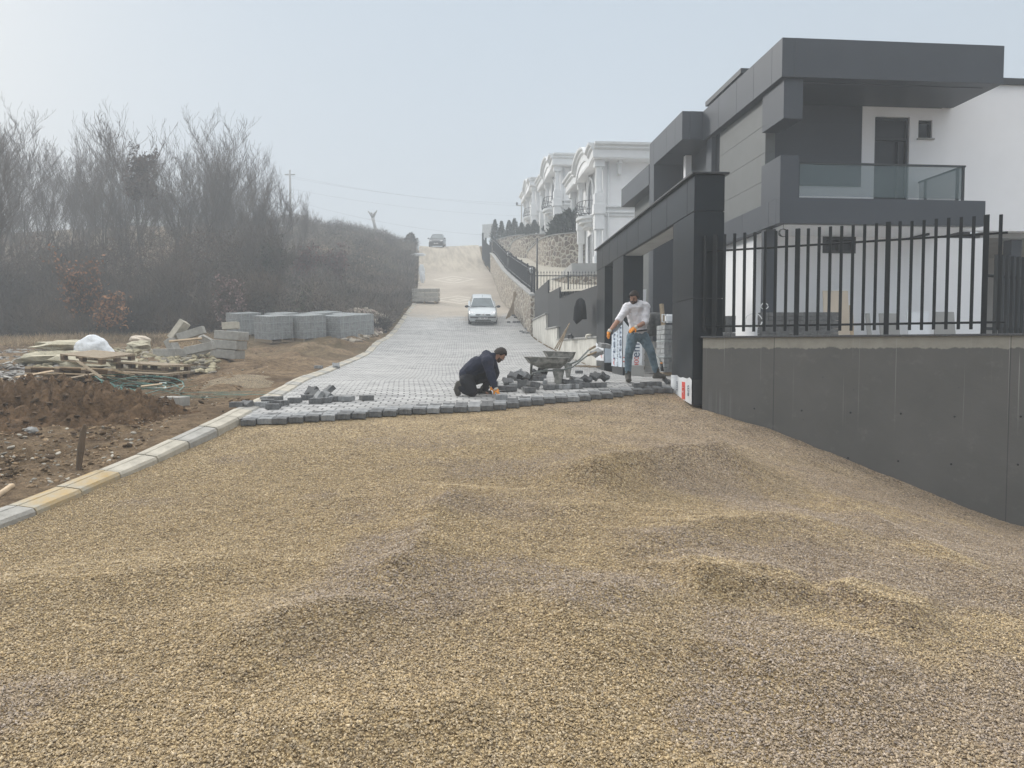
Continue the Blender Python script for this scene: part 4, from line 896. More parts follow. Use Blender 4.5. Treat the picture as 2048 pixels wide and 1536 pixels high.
# low stone wall with coping and iron railing
zc = lambda Y: float(np.interp(Y, [38.4, 68.5], [2.8, 8.85]))
def poly_wall(name, label, pts, thick, zbot, ztop, mt='masonry', cop=None, cat='wall'):
    """wall following plan points; thickness to the right of travel"""
    t = thing(name, label, cat, (0, 0, 0)); V = []; n = len(pts)
    nr = []
    for i in range(n):
        d = Vector(pts[min(i+1, n-1)])-Vector(pts[max(i-1, 0)]); nr.append(Vector((d.y, -d.x)).normalized())
    def ring(o0, o1, zb, zt):
        m = MB(); V = []
        for i, p in enumerate(pts):
            a = Vector(p)+nr[i]*o0; b = Vector(p)+nr[i]*o1; V += [(a.x, a.y, zb(i)), (b.x, b.y, zb(i)), (b.x, b.y, zt(i)), (a.x, a.y, zt(i))]
        F = [(0,1,2,3), tuple(4*(n-1)+k for k in (3,2,1,0))]
        for i in range(n-1):
            q = 4*i
            for a, b in ((0,1),(1,2),(2,3),(3,0)): F.append((q+b, q+a, q+a+4, q+b+4))
        m.add(V, F); return m
    zb = zbot if callable(zbot) else (lambda i: zbot); zt = ztop if callable(ztop) else (lambda i: ztop)
    ring(0, thick, zb, zt).build('wall_body', MAT[mt], t)
    if cop: ring(-.06, thick+.06, lambda i: zt(i)+.002, lambda i: zt(i)+cop).build('coping', MAT['grey_wall'], t)
    return t
Yl = list(np.linspace(38.35, 68.5, 16)); pts = [(wx(Y)+.02, Y) for Y in Yl]
poly_wall('stone_wall', 'long sloping rubble stone wall climbing along the right side of the road', pts, .42, lambda i: h1(*pts[i])-.5, lambda i: zc(Yl[i]), cop=.09)
rw = thing('iron_railing', 'black wrought iron railing running up along the sloping stone wall', 'railing', (0, 0, 0))
for dz in (.18, 1.12):
    MB().tube([(wx(Y)+.25, Y, zc(Y)+.09+dz) for Y in Yl], .028, 6).build('rail', MAT['iron'], rw)
m = MB(); Y = 38.5
while Y < 68.4:
    x_ = wx(Y)+.25; z = zc(Y)+.09; m.box(x_-.012, x_+.012, Y-.012, Y+.012, z, z+1.28); Y += .17
m.build('bars', MAT['iron'], rw)
pf = None
for Y in np.linspace(38.6, 68.2, 13):
    o = MB().box(-.045, .045, -.045, .045, 0, 1.35).build('railing_post', MAT['iron'], rw) if pf is None else pf.copy()
    if pf is not None: link(o); o.parent = rw
    pf = o; o.location = (wx(Y)+.25, Y, zc(Y)+.09)
def ring_lamp(Y, x_, zb, h, r, lb):
    t = thing('ring_lamp', lb, 'lamp', (x_, Y, zb), 0, 'round iron lamps on the railing')
    MB().tube([(0, 0, 0), (0, 0, h)], .05, 8).build('post', MAT['iron'], t)
    m = MB()
    for k in range(4):
        a = k*math.pi/4; m.tube([(r*math.sin(w)*math.cos(a), r*math.sin(w)*math.sin(a), h+r+r*math.cos(w)) for w in np.linspace(0, 6.283, 15)], .022, 5)
    m.tube([(r*math.cos(w), r*math.sin(w), h+r) for w in np.linspace(0, 6.283, 15)], .022, 5)
    m.build('cage', MAT['iron'], t); MB().blob((0, 0, h+r), (r*.72, r*.72, r*.72), 12).build('globe', MAT['trim'], t)
ring_lamp(39.3, P(1063, 549, 39.3).x, zc(39.3)+.05, .95, .22, 'nearer round caged lamp on the iron railing corner')
ring_lamp(50.5, P(1017, 515, 50.5).x, zc(50.5)+.05, 1.0, .19, 'farther round caged lamp along the sloping iron railing')
g = P(1074, 592, 39.6); MB().tube([(0, 0, 0), (0, 0, 2.9)], .045, 6).build('slim_post', MAT['iron'], None, (g.x, g.y, zc(39.6))); tag(bpy.data.objects['slim_post'], 'tall slim dark post at the corner of the iron railings', 'post')
# cross railing facing the camera
x0 = P(1070, 590, 39.9).x; cr_ = thing('iron_railing', 'black spiked iron railing facing the camera above the board fence', 'railing', (x0, 39.9, 2.9), R(2))
for z in (.06, 1.08): MB().tube([(0, 0, z), (5, 0, z)], .03, 6).build('rail', MAT['iron'], cr_)
m = MB()
for k in range(31):
    m.tube([(k*.16, 0, 0), (k*.16, 0, 1.2)], .014, 4); m.lathe([(.0, 1.19), (.03, 1.25), (0, 1.36)], 4, Matrix.Translation((k*.16, 0, 0)))
m.build('bars', MAT['iron'], cr_)
for k in (0, 1.8, 3.6): MB().box(k-.03, k+.03, -.03, .03, -.3, 1.3).build('railing_post', MAT['iron'], cr_)
# upper end of the wall: dark slat section and gate posts
ug = thing('slat_gate', 'dark slatted fence section with tall posts at the top of the stone wall', 'fence', (0, 0, 0))
m = MB()
for Y in np.arange(69, 80, .3):
    x_ = wx(Y)+.1; z = h1(x_, Y); m.box(x_-.03, x_+.03, Y, Y+.22, z+.2, z+2.3)
m.build('slats', MAT['slat'], ug)
for Y in (69, 74.5, 80): x_ = wx(Y)+.1; z = h1(x_, Y); MB().box(x_-.1, x_+.1, Y-.1, Y+.1, z-.2, z+2.7).build('fence_post', MAT['iron'], ug)
sgn = thing('lattice_screen', 'pale slatted metal screen on the wall top near the crest of the road', 'screen', P(965, 471, 82), R(-20))
m = MB()
for k in range(12): m.box(k*.11, k*.11+.06, 0, .03, -.3, 1.2)
m.build('slats', MAT['kerb_grey'], sgn)
# terrace grounds
def terrace(name, poly, z0, z1f, mt):
    m = MB(); n = len(poly); V = [(x, y, z0) for x, y in poly]+[(x, y, z1f(x, y)) for x, y in poly]
    F = [list(range(n))[::-1], [i+n for i in range(n)]]+[(i, (i+1) % n, (i+1) % n+n, i+n) for i in range(n)]
    m.add(V, F); return tag(m.build(name, MAT[mt]), kind='structure')
for a_, b_ in zip(np.linspace(39.2, 69.5, 9)[:-1], np.linspace(39.2, 69.5, 9)[1:]):
    m = (a_+b_)/2
    pass
tp = list(np.linspace(39.2, 70, 12)); V = []; 
for Y in tp: V += [(wx(Y)+.42, Y, zc(Y)+.05), (wx(Y)+6.5, Y, zc(Y)+.35)]
F = [(2*i, 2*i+1, 2*i+3, 2*i+2) for i in range(len(tp)-1)]
tag(MB().add(V, F).build('driveway', MAT['concrete']), kind='structure')
def arc(pts, n=5):
    """Catmull-Rom through plan points"""
    out = []; Pn = [Vector(p) for p in pts]; Pn = [Pn[0]*2-Pn[1]]+Pn+[Pn[-1]*2-Pn[-2]]
    for i in range(1, len(Pn)-2):
        for k in range(n):
            t = k/n; a, b, c, d = Pn[i-1:i+3]
            out.append(tuple(.5*((2*b)+(c-a)*t+(2*a-5*b+4*c-d)*t*t+(3*b-a-3*c+d)*t**3)))
    out.append(tuple(Pn[-2])); return out
# plot walls: curved rubble walls of the three villas, seen one behind the other
w1p = arc([(3.6, 52.5), (2.6, 54.5), (2.1, 58.5), (1.7, 62)][::-1]+[(3.6+i*2.2, 51.6-.1*i) for i in range(1, 4)])
pv = poly_wall('stone_wall', 'curved brown rubble stone wall below the cypress beside the nearest white villa', w1p, .5, 3.5, 8.05, cop=.07)
w2p = arc([(1.3, 62), (.6, 64.5), (.3, 69), (-.3, 76)][::-1]+[(2.2, 61), (4, 61)])
poly_wall('stone_wall', 'rubble stone wall curving below the middle white villa', w2p, .5, 6, 9.35, cop=.07)
w3p = arc([(2.2, 72.5), (.2, 74), (-1.6, 78), (-2.3, 86), (-3.2, 94)][::-1])
poly_wall('stone_wall', 'upper rubble stone wall below the row of small conifers', w3p, .5, 7.5, 11.2, cop=.07)
terrace('villa_ground', [(p[0]+.2, p[1]) for p in w1p]+[(30, 51), (30, 80), (3, 80)], 3, lambda x, y: 8.0, 'dirt')
terrace('villa_ground', [(p[0]+.2, p[1]) for p in w3p]+[(30, 73), (30, 110), (-3, 110)], 8, lambda x, y: 11.1, 'dirt')
terrace('villa_ground', [(3.4, 42.5), (30, 42.5), (30, 51.5), (3.0, 51.3)], 2.0, lambda x, y: 4.95, 'grey_wall')
lw = arc([(2.4, 47.5), (2.9, 44.5), (4.2, 42.0), (9, 41.2)]); poly_wall('stone_wall', 'low curved stone wall with pale coping behind the spiked railing', lw, .35, 2.2, 4.2, cop=.1)
# ============================================================ WHITE VILLAS
def villa(idx, loc, S, label):
    t = thing('white_villa', label, 'villa', loc, R(4.8), 'ornate white villas in a row up the hill')
    def b(name, boxes, mt, par=None, bevel=0):
        m = MB()
        for q in boxes: m.box(*q)
        return m.build(name, MAT[mt], par or t, bevel=bevel)
    b('wall', [(.30, 13, .30, 9.5, -2.2, 6.5)], 'white2')
    b('plinth', [(.18, 13.1, .18, 9.6, -2.2, .25)], 'trim')
    b('floor_band', [(.10, 13, .12, 9.6, 3.30, 3.42), (.18, 13, .2, 9.6, 3.12, 3.298), (.06, 13, .08, 9.6, 3.62, 3.74)], 'trim', bevel=.02)
    # corner column in two orders, pilasters along the road front
    for y, sc in ((0.0, 1), (6.1, .8), (9.2, 1)):
        m = MB()
        for z0_ in (-.0, 3.72):
            m.box(-.30*sc, .30*sc, y-.30*sc, y+.30*sc, z0_, z0_+.66); m.lathe([(.27*sc, z0_+.66), (.25*sc, z0_+.8), (.22*sc, z0_+1.0), (.20*sc, z0_+2.15), (.26*sc, z0_+2.25)], 14, Matrix.Translation((0, y, 0)))
            m.box(-.29*sc, .29*sc, y-.29*sc, y+.29*sc, z0_+2.24, z0_+(2.74 if z0_ > 1 else 3.16)); m.box(-.2*sc, .2*sc, y-.31*sc, y-.29*sc, z0_+.14, z0_+.54)
        m.box(-.36*sc, .36*sc, y-.36*sc, y+.36*sc, 3.14, 3.73)
        m.build('column', MAT['trim'], t, bevel=.012)
    # cornice with the arched wave over the road front
    def wave(y):
        k = .22*math.exp(-((y-.9)/.5)**2)+.22*math.exp(-((y-5.7)/.5)**2)
        if .9 < y < 5.7: return .58*math.sin(math.pi*(y-.9)/4.8)**.8-k
        return -k
    ysv = list(np.linspace(-.55, 9.9, 46))
    prof = [(0, 6.42), (-.05, 6.42), (-.05, 6.85), (-.18, 6.95), (-.18, 7.05), (-.32, 7.14), (-.34, 7.27), (0, 7.27)]   # outward offset, height
    V = []; n = len(prof)
    for y in ysv:
        w = wave(y)
        for o_, z in prof: V.append((-.42+o_ if True else 0, y, z+w))
    F = [tuple(range(n))[::-1], tuple(len(ysv)*n-n+k for k in range(n))]+[(i*n+k, (i+1)*n+k, (i+1)*n+(k+1) % n, i*n+(k+1) % n) for i in range(len(ysv)-1) for k in range(n)]
    MB().add(V, F).build('arched_cornice', MAT['trim'], t, smooth=False)
    V = []
    xs = [-.42, 13.2]
    for x in xs:
        for o_, z in prof: V.append((x, -.55+o_+.0, z))
    F = [tuple(range(n)), tuple(n+k for k in range(n))[::-1]]+[(k, (k+1) % n, n+(k+1) % n, n+k) for k in range(n)]
    MB().add(V, F).build('cornice', MAT['trim'], t)
    b('cornice_soffit', [(-.42, 13, -.55, .3, 6.36, 6.43), (-.42, .3, .3, 9.8, 6.36, 6.43)], 'white2'); b('roof', [(-.4, 13, -.5, 9.8, 6.5, 7.1)], 'white2')
    # filler wall behind the arch
    m = MB(); V = []; 
    for y in ysv: V += [(-.2, y, 6.4), (-.2, y, 6.9+wave(y)), (.3, y, 6.4), (.3, y, 6.9+wave(y))]
    F = [(4*i, 4*i+4, 4*i+5, 4*i+1) for i in range(len(ysv)-1)]+[(4*i+1, 4*i+5, 4*i+7, 4*i+3) for i in range(len(ysv)-1)]
    m.add(V, F).build('gable_infill', MAT['white2'], t)
    # tall arched window with balcony, lower window
    for name, y0, y1, z0_, z1_, arch in (('arched_window', 3.0, 4.7, 3.74, 5.1, 1), ('lower_window', 3.0, 4.7, .45, 2.5, 0), ('arched_window', 7.2, 8.4, 3.74, 5.2, 1), ('lower_window', 7.2, 8.4, .45, 2.4, 0)):
        yc = (y0+y1)/2; r = (y1-y0)/2
        poly = [(y0, z0_), (y1, z0_)]+([(yc+r*math.cos(a), z1_+r*1.25*math.sin(a)) for a in np.linspace(0, math.pi, 11)] if arch else [(y1, z1_), (y0, z1_)])
        Mt = Matrix(((0, 0, 1, 0), (1, 0, 0, 0), (0, 1, 0, 0), (0, 0, 0, 1)))
        wd = MB().prism(poly, .262, .292, Mt).build(name, MAT['dark'], t)
        m = MB(); rr = .09; cy, cz = yc, (z0_+z1_)/2
        loop = [(.24, y, z) for y, z in poly]+[(.24, *poly[0])]; m.tube(loop, rr, 6)
        m.build('surround', MAT['trim'], wd)
        MB().box(.235, .26, yc-.03, yc+.03, z0_, z1_).build('mullion', MAT['trim'], wd)
        if not arch: MB().box(.02, .3, y0-.2, y1+.2, z0_-.22, z0_-.05).build('sill', MAT['trim'], wd, bevel=.03)
        else:
            MB().tube([(.2, yc-r-.22, 5.3), (.16, yc-r*.9, 5.95), (.12, yc, 6.28), (.16, yc+r*.9, 5.95), (.2, yc+r+.22, 5.3)], .07, 6).build('hood_mould', MAT['trim'], wd)
    bc = b('balcony', [], 'trim') if False else None
    m = MB()
    pl_ = [(.3, 2.5)]+[(.3-1.0*math.sin(a)**.7 if math.sin(a) > 0 else .3, 3.85-1.25*math.cos(a)) for a in np.linspace(.0, math.pi, 13)]+[(.3, 5.15)]
    m.prism(pl_, 3.42, 3.60); m.prism([(.3+(x-.3)*.82, 3.85+(y-3.85)*.88) for x, y in pl_], 3.2, 3.42); m.prism([(.3+(x-.3)*.55, 3.85+(y-3.85)*.65) for x, y in pl_], 2.95, 3.2)
    bl = m.build('balcony', MAT['trim'], t)
    m = MB()
    lp = [(.3+(x-.3)*.95, 3.85+(y-3.85)*.95) for x, y in pl_[1:-1]]
    for z in (3.72, 4.0, 4.55): m.tube([(x-(.12 if z < 4.3 else 0), y, z) for x, y in lp], .025, 5)
    for x, y in lp: m.tube([(x, y, 3.6), (x-.16, y, 3.85), (x-.06, y, 4.2), (x, y, 4.55)], .018, 4)
    m.build('balcony_railing', MAT['iron'], bl)
    # side wall ornaments: framed panels, brackets, downpipe
    for (x0_, x1_, z0_, z1_) in ((2.6, 5.2, 4.1, 5.75), (7.0, 9.6, 4.1, 5.75), (2.6, 5.2, .7, 2.6)):
        m = MB(); y = .27; g_ = .07
        for s_ in (x0_, x1_): m.box(s_-g_/2, s_+g_/2, y, .3, z0_+.25, z1_-.25)
        for z in (z0_, z1_):
            m.box(x0_, x0_+.55, y, .3, z-g_/2, z+g_/2); m.box(x1_-.55, x1_, y, .3, z-g_/2, z+g_/2)
            m.blob(((x0_+x1_)/2, y+.01, z), (.26, .06, .2), 8, jit=.25)
        m.build('wall_ornament', MAT['grey_wall'], t)
    for x_ in (1.25, 5.9, 10.5): b('bracket', [(x_-.1, x_+.1, -.1, .3, 5.55, 6.36), (x_-.12, x_+.12, -.3, .3, 6.15, 6.36)], 'trim', bevel=.02)
    MB().tube([(.62, .2, -1.5), (.62, .2, 6.4)], .06, 8).build('downpipe', MAT['trim'], t)
    t.scale = (S, S, S)
    return t
for i, (px, Y, zb, S, lb) in enumerate(((1197, 45.0, 5.0, 1.0, 'nearest and largest ornate white villa with corner column and curved balcony'), (1114, 61, 8.55, 1.0, 'middle ornate white villa behind the dark cypress trees'), (1067, 84, 12.0, .99, 'farthest and haziest of the three ornate white villas'))):
    villa(i, (P(px, 500, Y).x, Y, zb), S, lb)

# ============================================================ PLANTS
def leaf_quads(C, size, cols, flat=0):
    """leaf sized quads with random orientation"""
    n = len(C); a = RNG.normal(size=(n, 3)); a /= np.linalg.norm(a, axis=1)[:, None]; b = RNG.normal(size=(n, 3)); b -= a*(a*b).sum(1)[:, None]; b /= np.linalg.norm(b, axis=1)[:, None]
    s = size*(.6+.8*RNG.random((n, 1))); a *= s; b *= s*.6
    V = np.stack([C-a, C-b*.9, C+a, C+b], 1).reshape(-1, 3); F = np.arange(4*n).reshape(-1, 4)
    return V, F, np.repeat(cols, 4, 0)
def twig_quads(P0_, P1_, w, cols):
    n = len(P0_); d = P1_-P0_; s = np.cross(d, RNG.normal(size=(n, 3))); s /= np.linalg.norm(s, axis=1)[:, None]+1e-9; w = np.asarray(w).reshape(-1, 1)
    V = np.stack([P0_-s*w, P0_+s*w, P1_+s*w*.4, P1_-s*w*.4], 1).reshape(-1, 3)
    return V, np.arange(4*n).reshape(-1, 4), np.repeat(cols, 4, 0)
def tubes_np(segs, n=4):
    """segs: list of (p0,p1,r0,r1)"""
    A = np.array([s[0] for s in segs]); B = np.array([s[1] for s in segs]); ra = np.array([s[2] for s in segs])[:, None]; rb_ = np.array([s[3] for s in segs])[:, None]
    d = B-A; d /= np.linalg.norm(d, axis=1)[:, None]+1e-9; ref = np.tile([[0., 1, .3]], (len(d), 1)); u = np.cross(d, ref); u /= np.linalg.norm(u, axis=1)[:, None]+1e-9; v = np.cross(d, u)
    ring = []
    for C, r in ((A, ra), (B, rb_)):
        for k in range(n):
            w = 2*math.pi*k/n; ring.append(C+(u*math.cos(w)+v*math.sin(w))*r)
    V = np.stack(ring, 1).reshape(-1, 3); m = len(segs); b = np.arange(m)[:, None, None]*2*n
    f = np.array([(k, (k+1) % n, n+(k+1) % n, n+k) for k in range(n)])[None]
    return V, (b+f).reshape(-1, 4)
def grow(h, seed, stems=1, spread=.35, base_clear=.38, dens=1.0, rmin=.0065):
    rnd = random.Random(seed); trunk = []; crown = []; tips = []
    def br(p, d, L, r, dep):
        n = 4 if dep < 2 else 3; sl = L/n
        for i in range(n):
            d = (d+Vector((rnd.gauss(0, .075), rnd.gauss(0, .075), rnd.gauss(.06, .04)))).normalized(); q = p+d*sl; r2 = max(rmin, r*(.80 if dep < 2 else .72))
            (trunk if dep == 0 else crown).append((tuple(p), tuple(q), r, r2))
            if dep < 5 and (dep > 0 or (i+1)/n > base_clear):
                k = {0: 2.6, 1: 2.2, 2: 1.8, 3: 1.5, 4: .8}[dep]*dens; k = int(k)+(rnd.random() < k % 1)
                for _ in range(k):
                    az = rnd.uniform(0, 6.283); tl = rnd.uniform(.3, .75)
                    side = Vector((math.cos(az), math.sin(az), 0)); e = (d*math.cos(tl)+side*math.sin(tl)+Vector((0, 0, .22))).normalized()
                    s_ = p.lerp(q, rnd.random()); br(s_, e, L*rnd.uniform(*((.38, .62) if dep == 0 else (.42, .66))), max(rmin, r2*.42), dep+1)
            p, r = q, r2
        tips.append(tuple(p))
    for s_ in range(stems):
        az = rnd.uniform(0, 6.283); k = spread*rnd.uniform(.4, 1) if stems > 1 else .05
        br(Vector((.15*math.cos(az)*(stems > 1), .15*math.sin(az)*(stems > 1), -.3)), Vector((k*math.cos(az), k*math.sin(az), 1)).normalized(), h*rnd.uniform(.68, .8), .011*h+.02 if stems == 1 else .0075*h+.012, 0)
    return trunk, crown, tips
TREEP = []
for sd, stems, dn in ((3, 1, 1.0), (8, 3, .8), (15, 5, .62), (21, 2, .9)):
    tr, cr, tips = grow(10, sd, stems, dens=dn)
    top = thing('bare_tree', 'bare tree', 'tree')
    V, F = tubes_np(tr, 6); mesh_np('trunk', V, F, MAT['bark'], top, smooth=True)
    V, F = tubes_np(cr, 3); mesh_np('crown', V, F, MAT['twig'], top)
    TREEP.append((top, float(np.percentile([s[1][2] for s in cr], 99.3))))
print('tree segs', [len(p[0].children[1].data.vertices) for p in TREEP])
TG = 'bare winter trees behind the site'
trees = [(8, 36, 222, 0), (58, 45, 245, 1), (115, 41, 285, 2), (165, 50, 285, 3), (212, 41, 228, 2), (258, 47, 262, 1), (345, 43, 238, 2), (398, 41, 236, 1), (440, 44, 243, 3), (482, 46, 300, 1), (516, 43, 312, 0),
         (556, 45, 345, 3), (604, 66, 385, 0), (624, 74, 418, 1), (30, 54, 300, 2), (90, 56, 300, 1), (140, 60, 320, 0), (235, 57, 300, 3), (300, 60, 310, 0), (370, 56, 300, 1), (425, 58, 310, 0), (465, 60, 340, 2), (-40, 40, 215, 1), (330, 38, 470, 2), (130, 38, 450, 1)]
TL = ['bare tree with wide grey crown at the left edge of the picture', 'tall thin bare tree just right of the edge tree', 'bushy many stemmed bare tree with round low crown', 'hazy bare tree in front of the far building roof', 'tall many stemmed bare tree, highest of the left group', 'slender bare tree beside the tree that kept its brown leaves', 'many stemmed bare tree right of the brown leaved treetop', 'tall bare tree in the middle of the wood with upright twigs', 'tall bare tree at the right of the wood\'s highest group', 'bare tree stepping down toward the open hillside', 'single trunk bare tree with curved limbs before the hillside', 'small bare tree at the right end of the wood', 'small hazy tree with lopped crown beside the far pole', 'faint small bare tree alone on the hill crest',
      'hazy bare tree deep in the wood near the left edge', 'hazy bare tree in the second row left of the far building', 'hazy single trunk tree before the left corner of the far building', 'hazy bare tree before the middle of the far building', 'hazy bare tree before the gable of the far building', 'hazy bare tree before the right corner of the far building', 'hazy bare tree just right of the far building', 'hazy bare many stemmed tree where the wood meets the hillside', 'bare tree standing outside the left edge of the picture', 'low bare thicket tree behind the pallets of pavers', 'low bare thicket tree behind the white sack']
first = [True]*4
for i, (px, Y, top, k) in enumerate(trees):
    Y = Y*1.22 if 39 < Y < 64 else Y
    x = P(px, 500, Y).x; zb = h1(x, Y); zt = P(px, top+9, Y).z; pr, ph = TREEP[k]; s = (zt-zb)/ph
    if first[k]: o = pr; first[k] = False
    else: o = copy_tree(pr)
    o.location = (x, Y, zb); o.scale = (s*.95, s*.95, s); o.rotation_euler = (0, 0, random.uniform(0, 6.28)); tag(o, TL[i], 'tree', TG)
# the tree that kept its leaves, brown shrubs
def leafy(name, label, px, Y, top, base_px, rad, col, nleaf, lsize, seed, cat='tree', crown_from=.35):
    x = P(px, 500, Y).x; zb = h1(x, Y); zt = P(px, top, Y).z; h = zt-zb
    t = thing(name, label, cat, (x, Y, zb)); tr, cr, tips = grow(h/1.02, seed, 1 if cat == 'tree' else 3, dens=.75, rmin=.006+.0006*h)
    V, F = tubes_np(tr, 5); mesh_np('trunk', V, F, MAT['bark'], t)
    V, F = tubes_np(cr, 3); mesh_np('branches', V, F, MAT['twig'], t)
    T = np.array([s_[1] for s_ in cr]); kz = h/np.percentile(T[:, 2], 99); t.scale = (kz, kz, kz); T = T[T[:, 2] > h*crown_from]; m = np.hypot(T[:, 0], T[:, 1]) < rad; T = T[m] if m.sum() > 20 else T
    C = T[RNG.integers(0, len(T), nleaf)]+RNG.normal(size=(nleaf, 3))*.16
    cols = np.array(col)*(.6+.8*RNG.random((nleaf, 1)))
    V, F, cc = leaf_quads(C, lsize, cols); mesh_np('crown', V, F, MAT['leafcol'], t, col=cc)
leafy('leafy_tree', 'tall tree that kept its dark brown leaves at the top', 296, 47, 258, 0, 1.5, (.085,.055,.04), 2600, .12, 5, crown_from=.76)
leafy('oak_sapling', 'young oak with rust brown leaves in front of the dark thicket', 168, 33, 520, 0, 2.5, (.26,.13,.07), 1100, .09, 6, 'sapling')
leafy('oak_sapling', 'lower young oak with rust brown leaves right of the first sapling', 212, 32, 590, 0, 2.5, (.28,.14,.07), 900, .08, 7, 'sapling')
leafy('red_shrub', 'dull red leaved shrub on the hillside left of its twin', 596, 52, 490, 0, 2.5, (.13,.06,.055), 1500, .12, 8, 'shrub', .1)
leafy('red_shrub', 'dull red leaved shrub on the hillside nearer to the road', 665, 55, 496, 0, 2.5, (.12,.06,.055), 1300, .12, 9, 'shrub', .1)
leafy('dead_shrub', 'small dead shrub with pinkish grey leaves behind the paver pallets', 474, 33, 556, 0, 1.4, (.22,.15,.14), 1100, .07, 10, 'shrub', .15)
leafy('ivy_tree', 'ivy covered dark green stem at the right of the wood', 555, 44, 440, 0, 1.0, (.04,.05,.03), 1500, .1, 12, 'shrub', .1)
leafy('roadside_bush', 'tall grey bush standing at the edge of the road near its crest', 824, 84, 470, 0, 1.4, (.09,.085,.07), 1500, .14, 13, 'bush', .05)
# thicket and hillside scrub: nobody could count it
def cover(name, label, n, region, hfun, ctw, clf, wtw, lsz, tl=.5, leaffrac=.5):
    X, Y = region(n); Z0 = H(X, Y); hb_ = hfun(X, Y); u = RNG.random(len(X))**.62
    C = np.stack([X, Y, Z0+u*hb_], 1); k = int(len(C)*(1-leaffrac))
    d = RNG.normal(size=(k, 3))*np.array([.7, .7, .6])+np.array([0, 0, .75]); d /= np.linalg.norm(d, axis=1)[:, None]
    pt = np.clip(1+1.3*vnoise(X*.45, Y*.3, 6)+.6*vnoise(X*1.2, Y*.8, 7), .35, 2)[:, None]; c = np.array(ctw)*(.55+.9*RNG.random((k, 1)))*pt[:k]
    V1, F1, c1 = twig_quads(C[:k], C[:k]+d*tl*(.5+RNG.random((k, 1))), wtw*(.6+.8*RNG.random(k)), c)
    nn = len(C)-k; g_ = vnoise(X[k:]*.35, Y[k:]*.35, 9)[:, None]
    cl = np.where(g_ > .08, np.array(clf[0]), np.array(clf[1]))*(.5+RNG.random((nn, 1)))*pt[k:]
    V2, F2, c2 = leaf_quads(C[k:], lsz, cl)
    tag(mesh_np(name, np.concatenate([V1, V2]), np.concatenate([F1, F2+len(V1)]), MAT['leafcol'], col=np.concatenate([c1, c2])), label, 'vegetation', kind='stuff')
def reg_thicket(n):
    Y = 34.5+RNG.random(n)**1.5*14; px = -80+RNG.random(n)*640; X = (px-1024)/1480*Y; m = Y > 35.5+1.8*vnoise(px/70, px*0, 3)+np.where(px > 430, (px-430)/60, 0)
    return X[m], Y[m]
cover('thicket', 'dense dark tangle of bushes and brambles below the bare trees', 150000, reg_thicket, lambda X, Y: (1.0+(Y-35)*.27+2.0*vnoise(X*.5, Y*.3, 8)+1.2*vnoise(X*1.3, Y*.6, 28)).clip(.4, 5), (.07,.05,.034), ((.032,.032,.018), (.075,.043,.026)), .011, .055, .8, .55)
def reg_hill(n):
    Y = 37+RNG.random(n)*57; l = lerpline(LEFT, Y); w = np.clip((Y-30)*1.4, 10, 45); X = l-.35-RNG.random(n)**1.3*w; px = X/Y*1480+1024; m = (px > 380)
    return X[m], Y[m]
cover('hillside_scrub', 'grey brown scrub and dry stems covering the misty hillside left of the road', 170000, reg_hill, lambda X, Y: (.55+1.1*np.clip((60-Y)/20, 0, 1)+1.5*vnoise(X*.3, Y*.3, 18)+1.3*vnoise(X*.9, Y*.7, 19)).clip(.15, 3)*np.clip((lerpline(LEFT, Y)-X)/3.5, .3, 1), (.10,.082,.066), ((.055,.058,.038), (.09,.07,.052)), .014, .075, .6, .5)
def reg_dry(n):
    Y = 24+RNG.random(n)*12; px = -60+RNG.random(n)*560; X = (px-1024)/1480*Y; m = (vnoise(X*.4, Y*.5, 44) > -.05)
    return X[m], Y[m]
cover('dry_grass', 'short dry straw coloured grass in front of the thicket', 26000, reg_dry, lambda X, Y: .1+0*X, (.28,.21,.13), ((.2,.15,.09), (.3,.22,.13)), .006, .03, .22, .2)
# conifers
def conifer(name, label, px, Y, topy, zb, wd, seed, group=None, col=(.028,.045,.032), n=2600, bushy=0, ll=1):
    x = P(px, 500, Y).x; zt = P(px, topy, Y).z; h = zt-zb; t = thing(name, label, 'conifer', (x, Y, zb), 0, group)
    MB().tube([(0, 0, -.3), (0, 0, h*.9)], [.09, .02], 6).build('trunk', MAT['bark'], t)
    u = RNG.random(n)**.85; rr = wd*((1-u)**.8 if not bushy else np.sqrt(np.clip(1-(u-.25)**2/.6, 0, 1))); a = RNG.random(n)*6.283
    lay = .72+.4*np.sin(a*3+np.floor(u*9)*2.1)*RNG.random(n)+.25*np.sin(u*60)
    rad = rr*np.clip(lay, .15, 1.2)*(.45+.55*RNG.random(n)**.5)
    C = np.stack([rad*np.cos(a), rad*np.sin(a), u*h*.98+.1], 1)
    d = np.stack([np.cos(a)*.7, np.sin(a)*.7, .55+0*a], 1)+RNG.normal(size=(n, 3))*.25; d /= np.linalg.norm(d, axis=1)[:, None]
    L_ = ll*(.22+.25*RNG.random((n, 1)))*(.5+.5*(1-u[:, None]))
    V, F, cc = twig_quads(C, C+d*L_*1.4, (.055+.03*RNG.random(n))*ll, np.array(col)*(.5+1.0*RNG.random((n, 1))))
    mesh_np('crown', V, F, MAT['leafcol'], t, col=cc)
CG = 'row of small conifers on the upper stone wall'
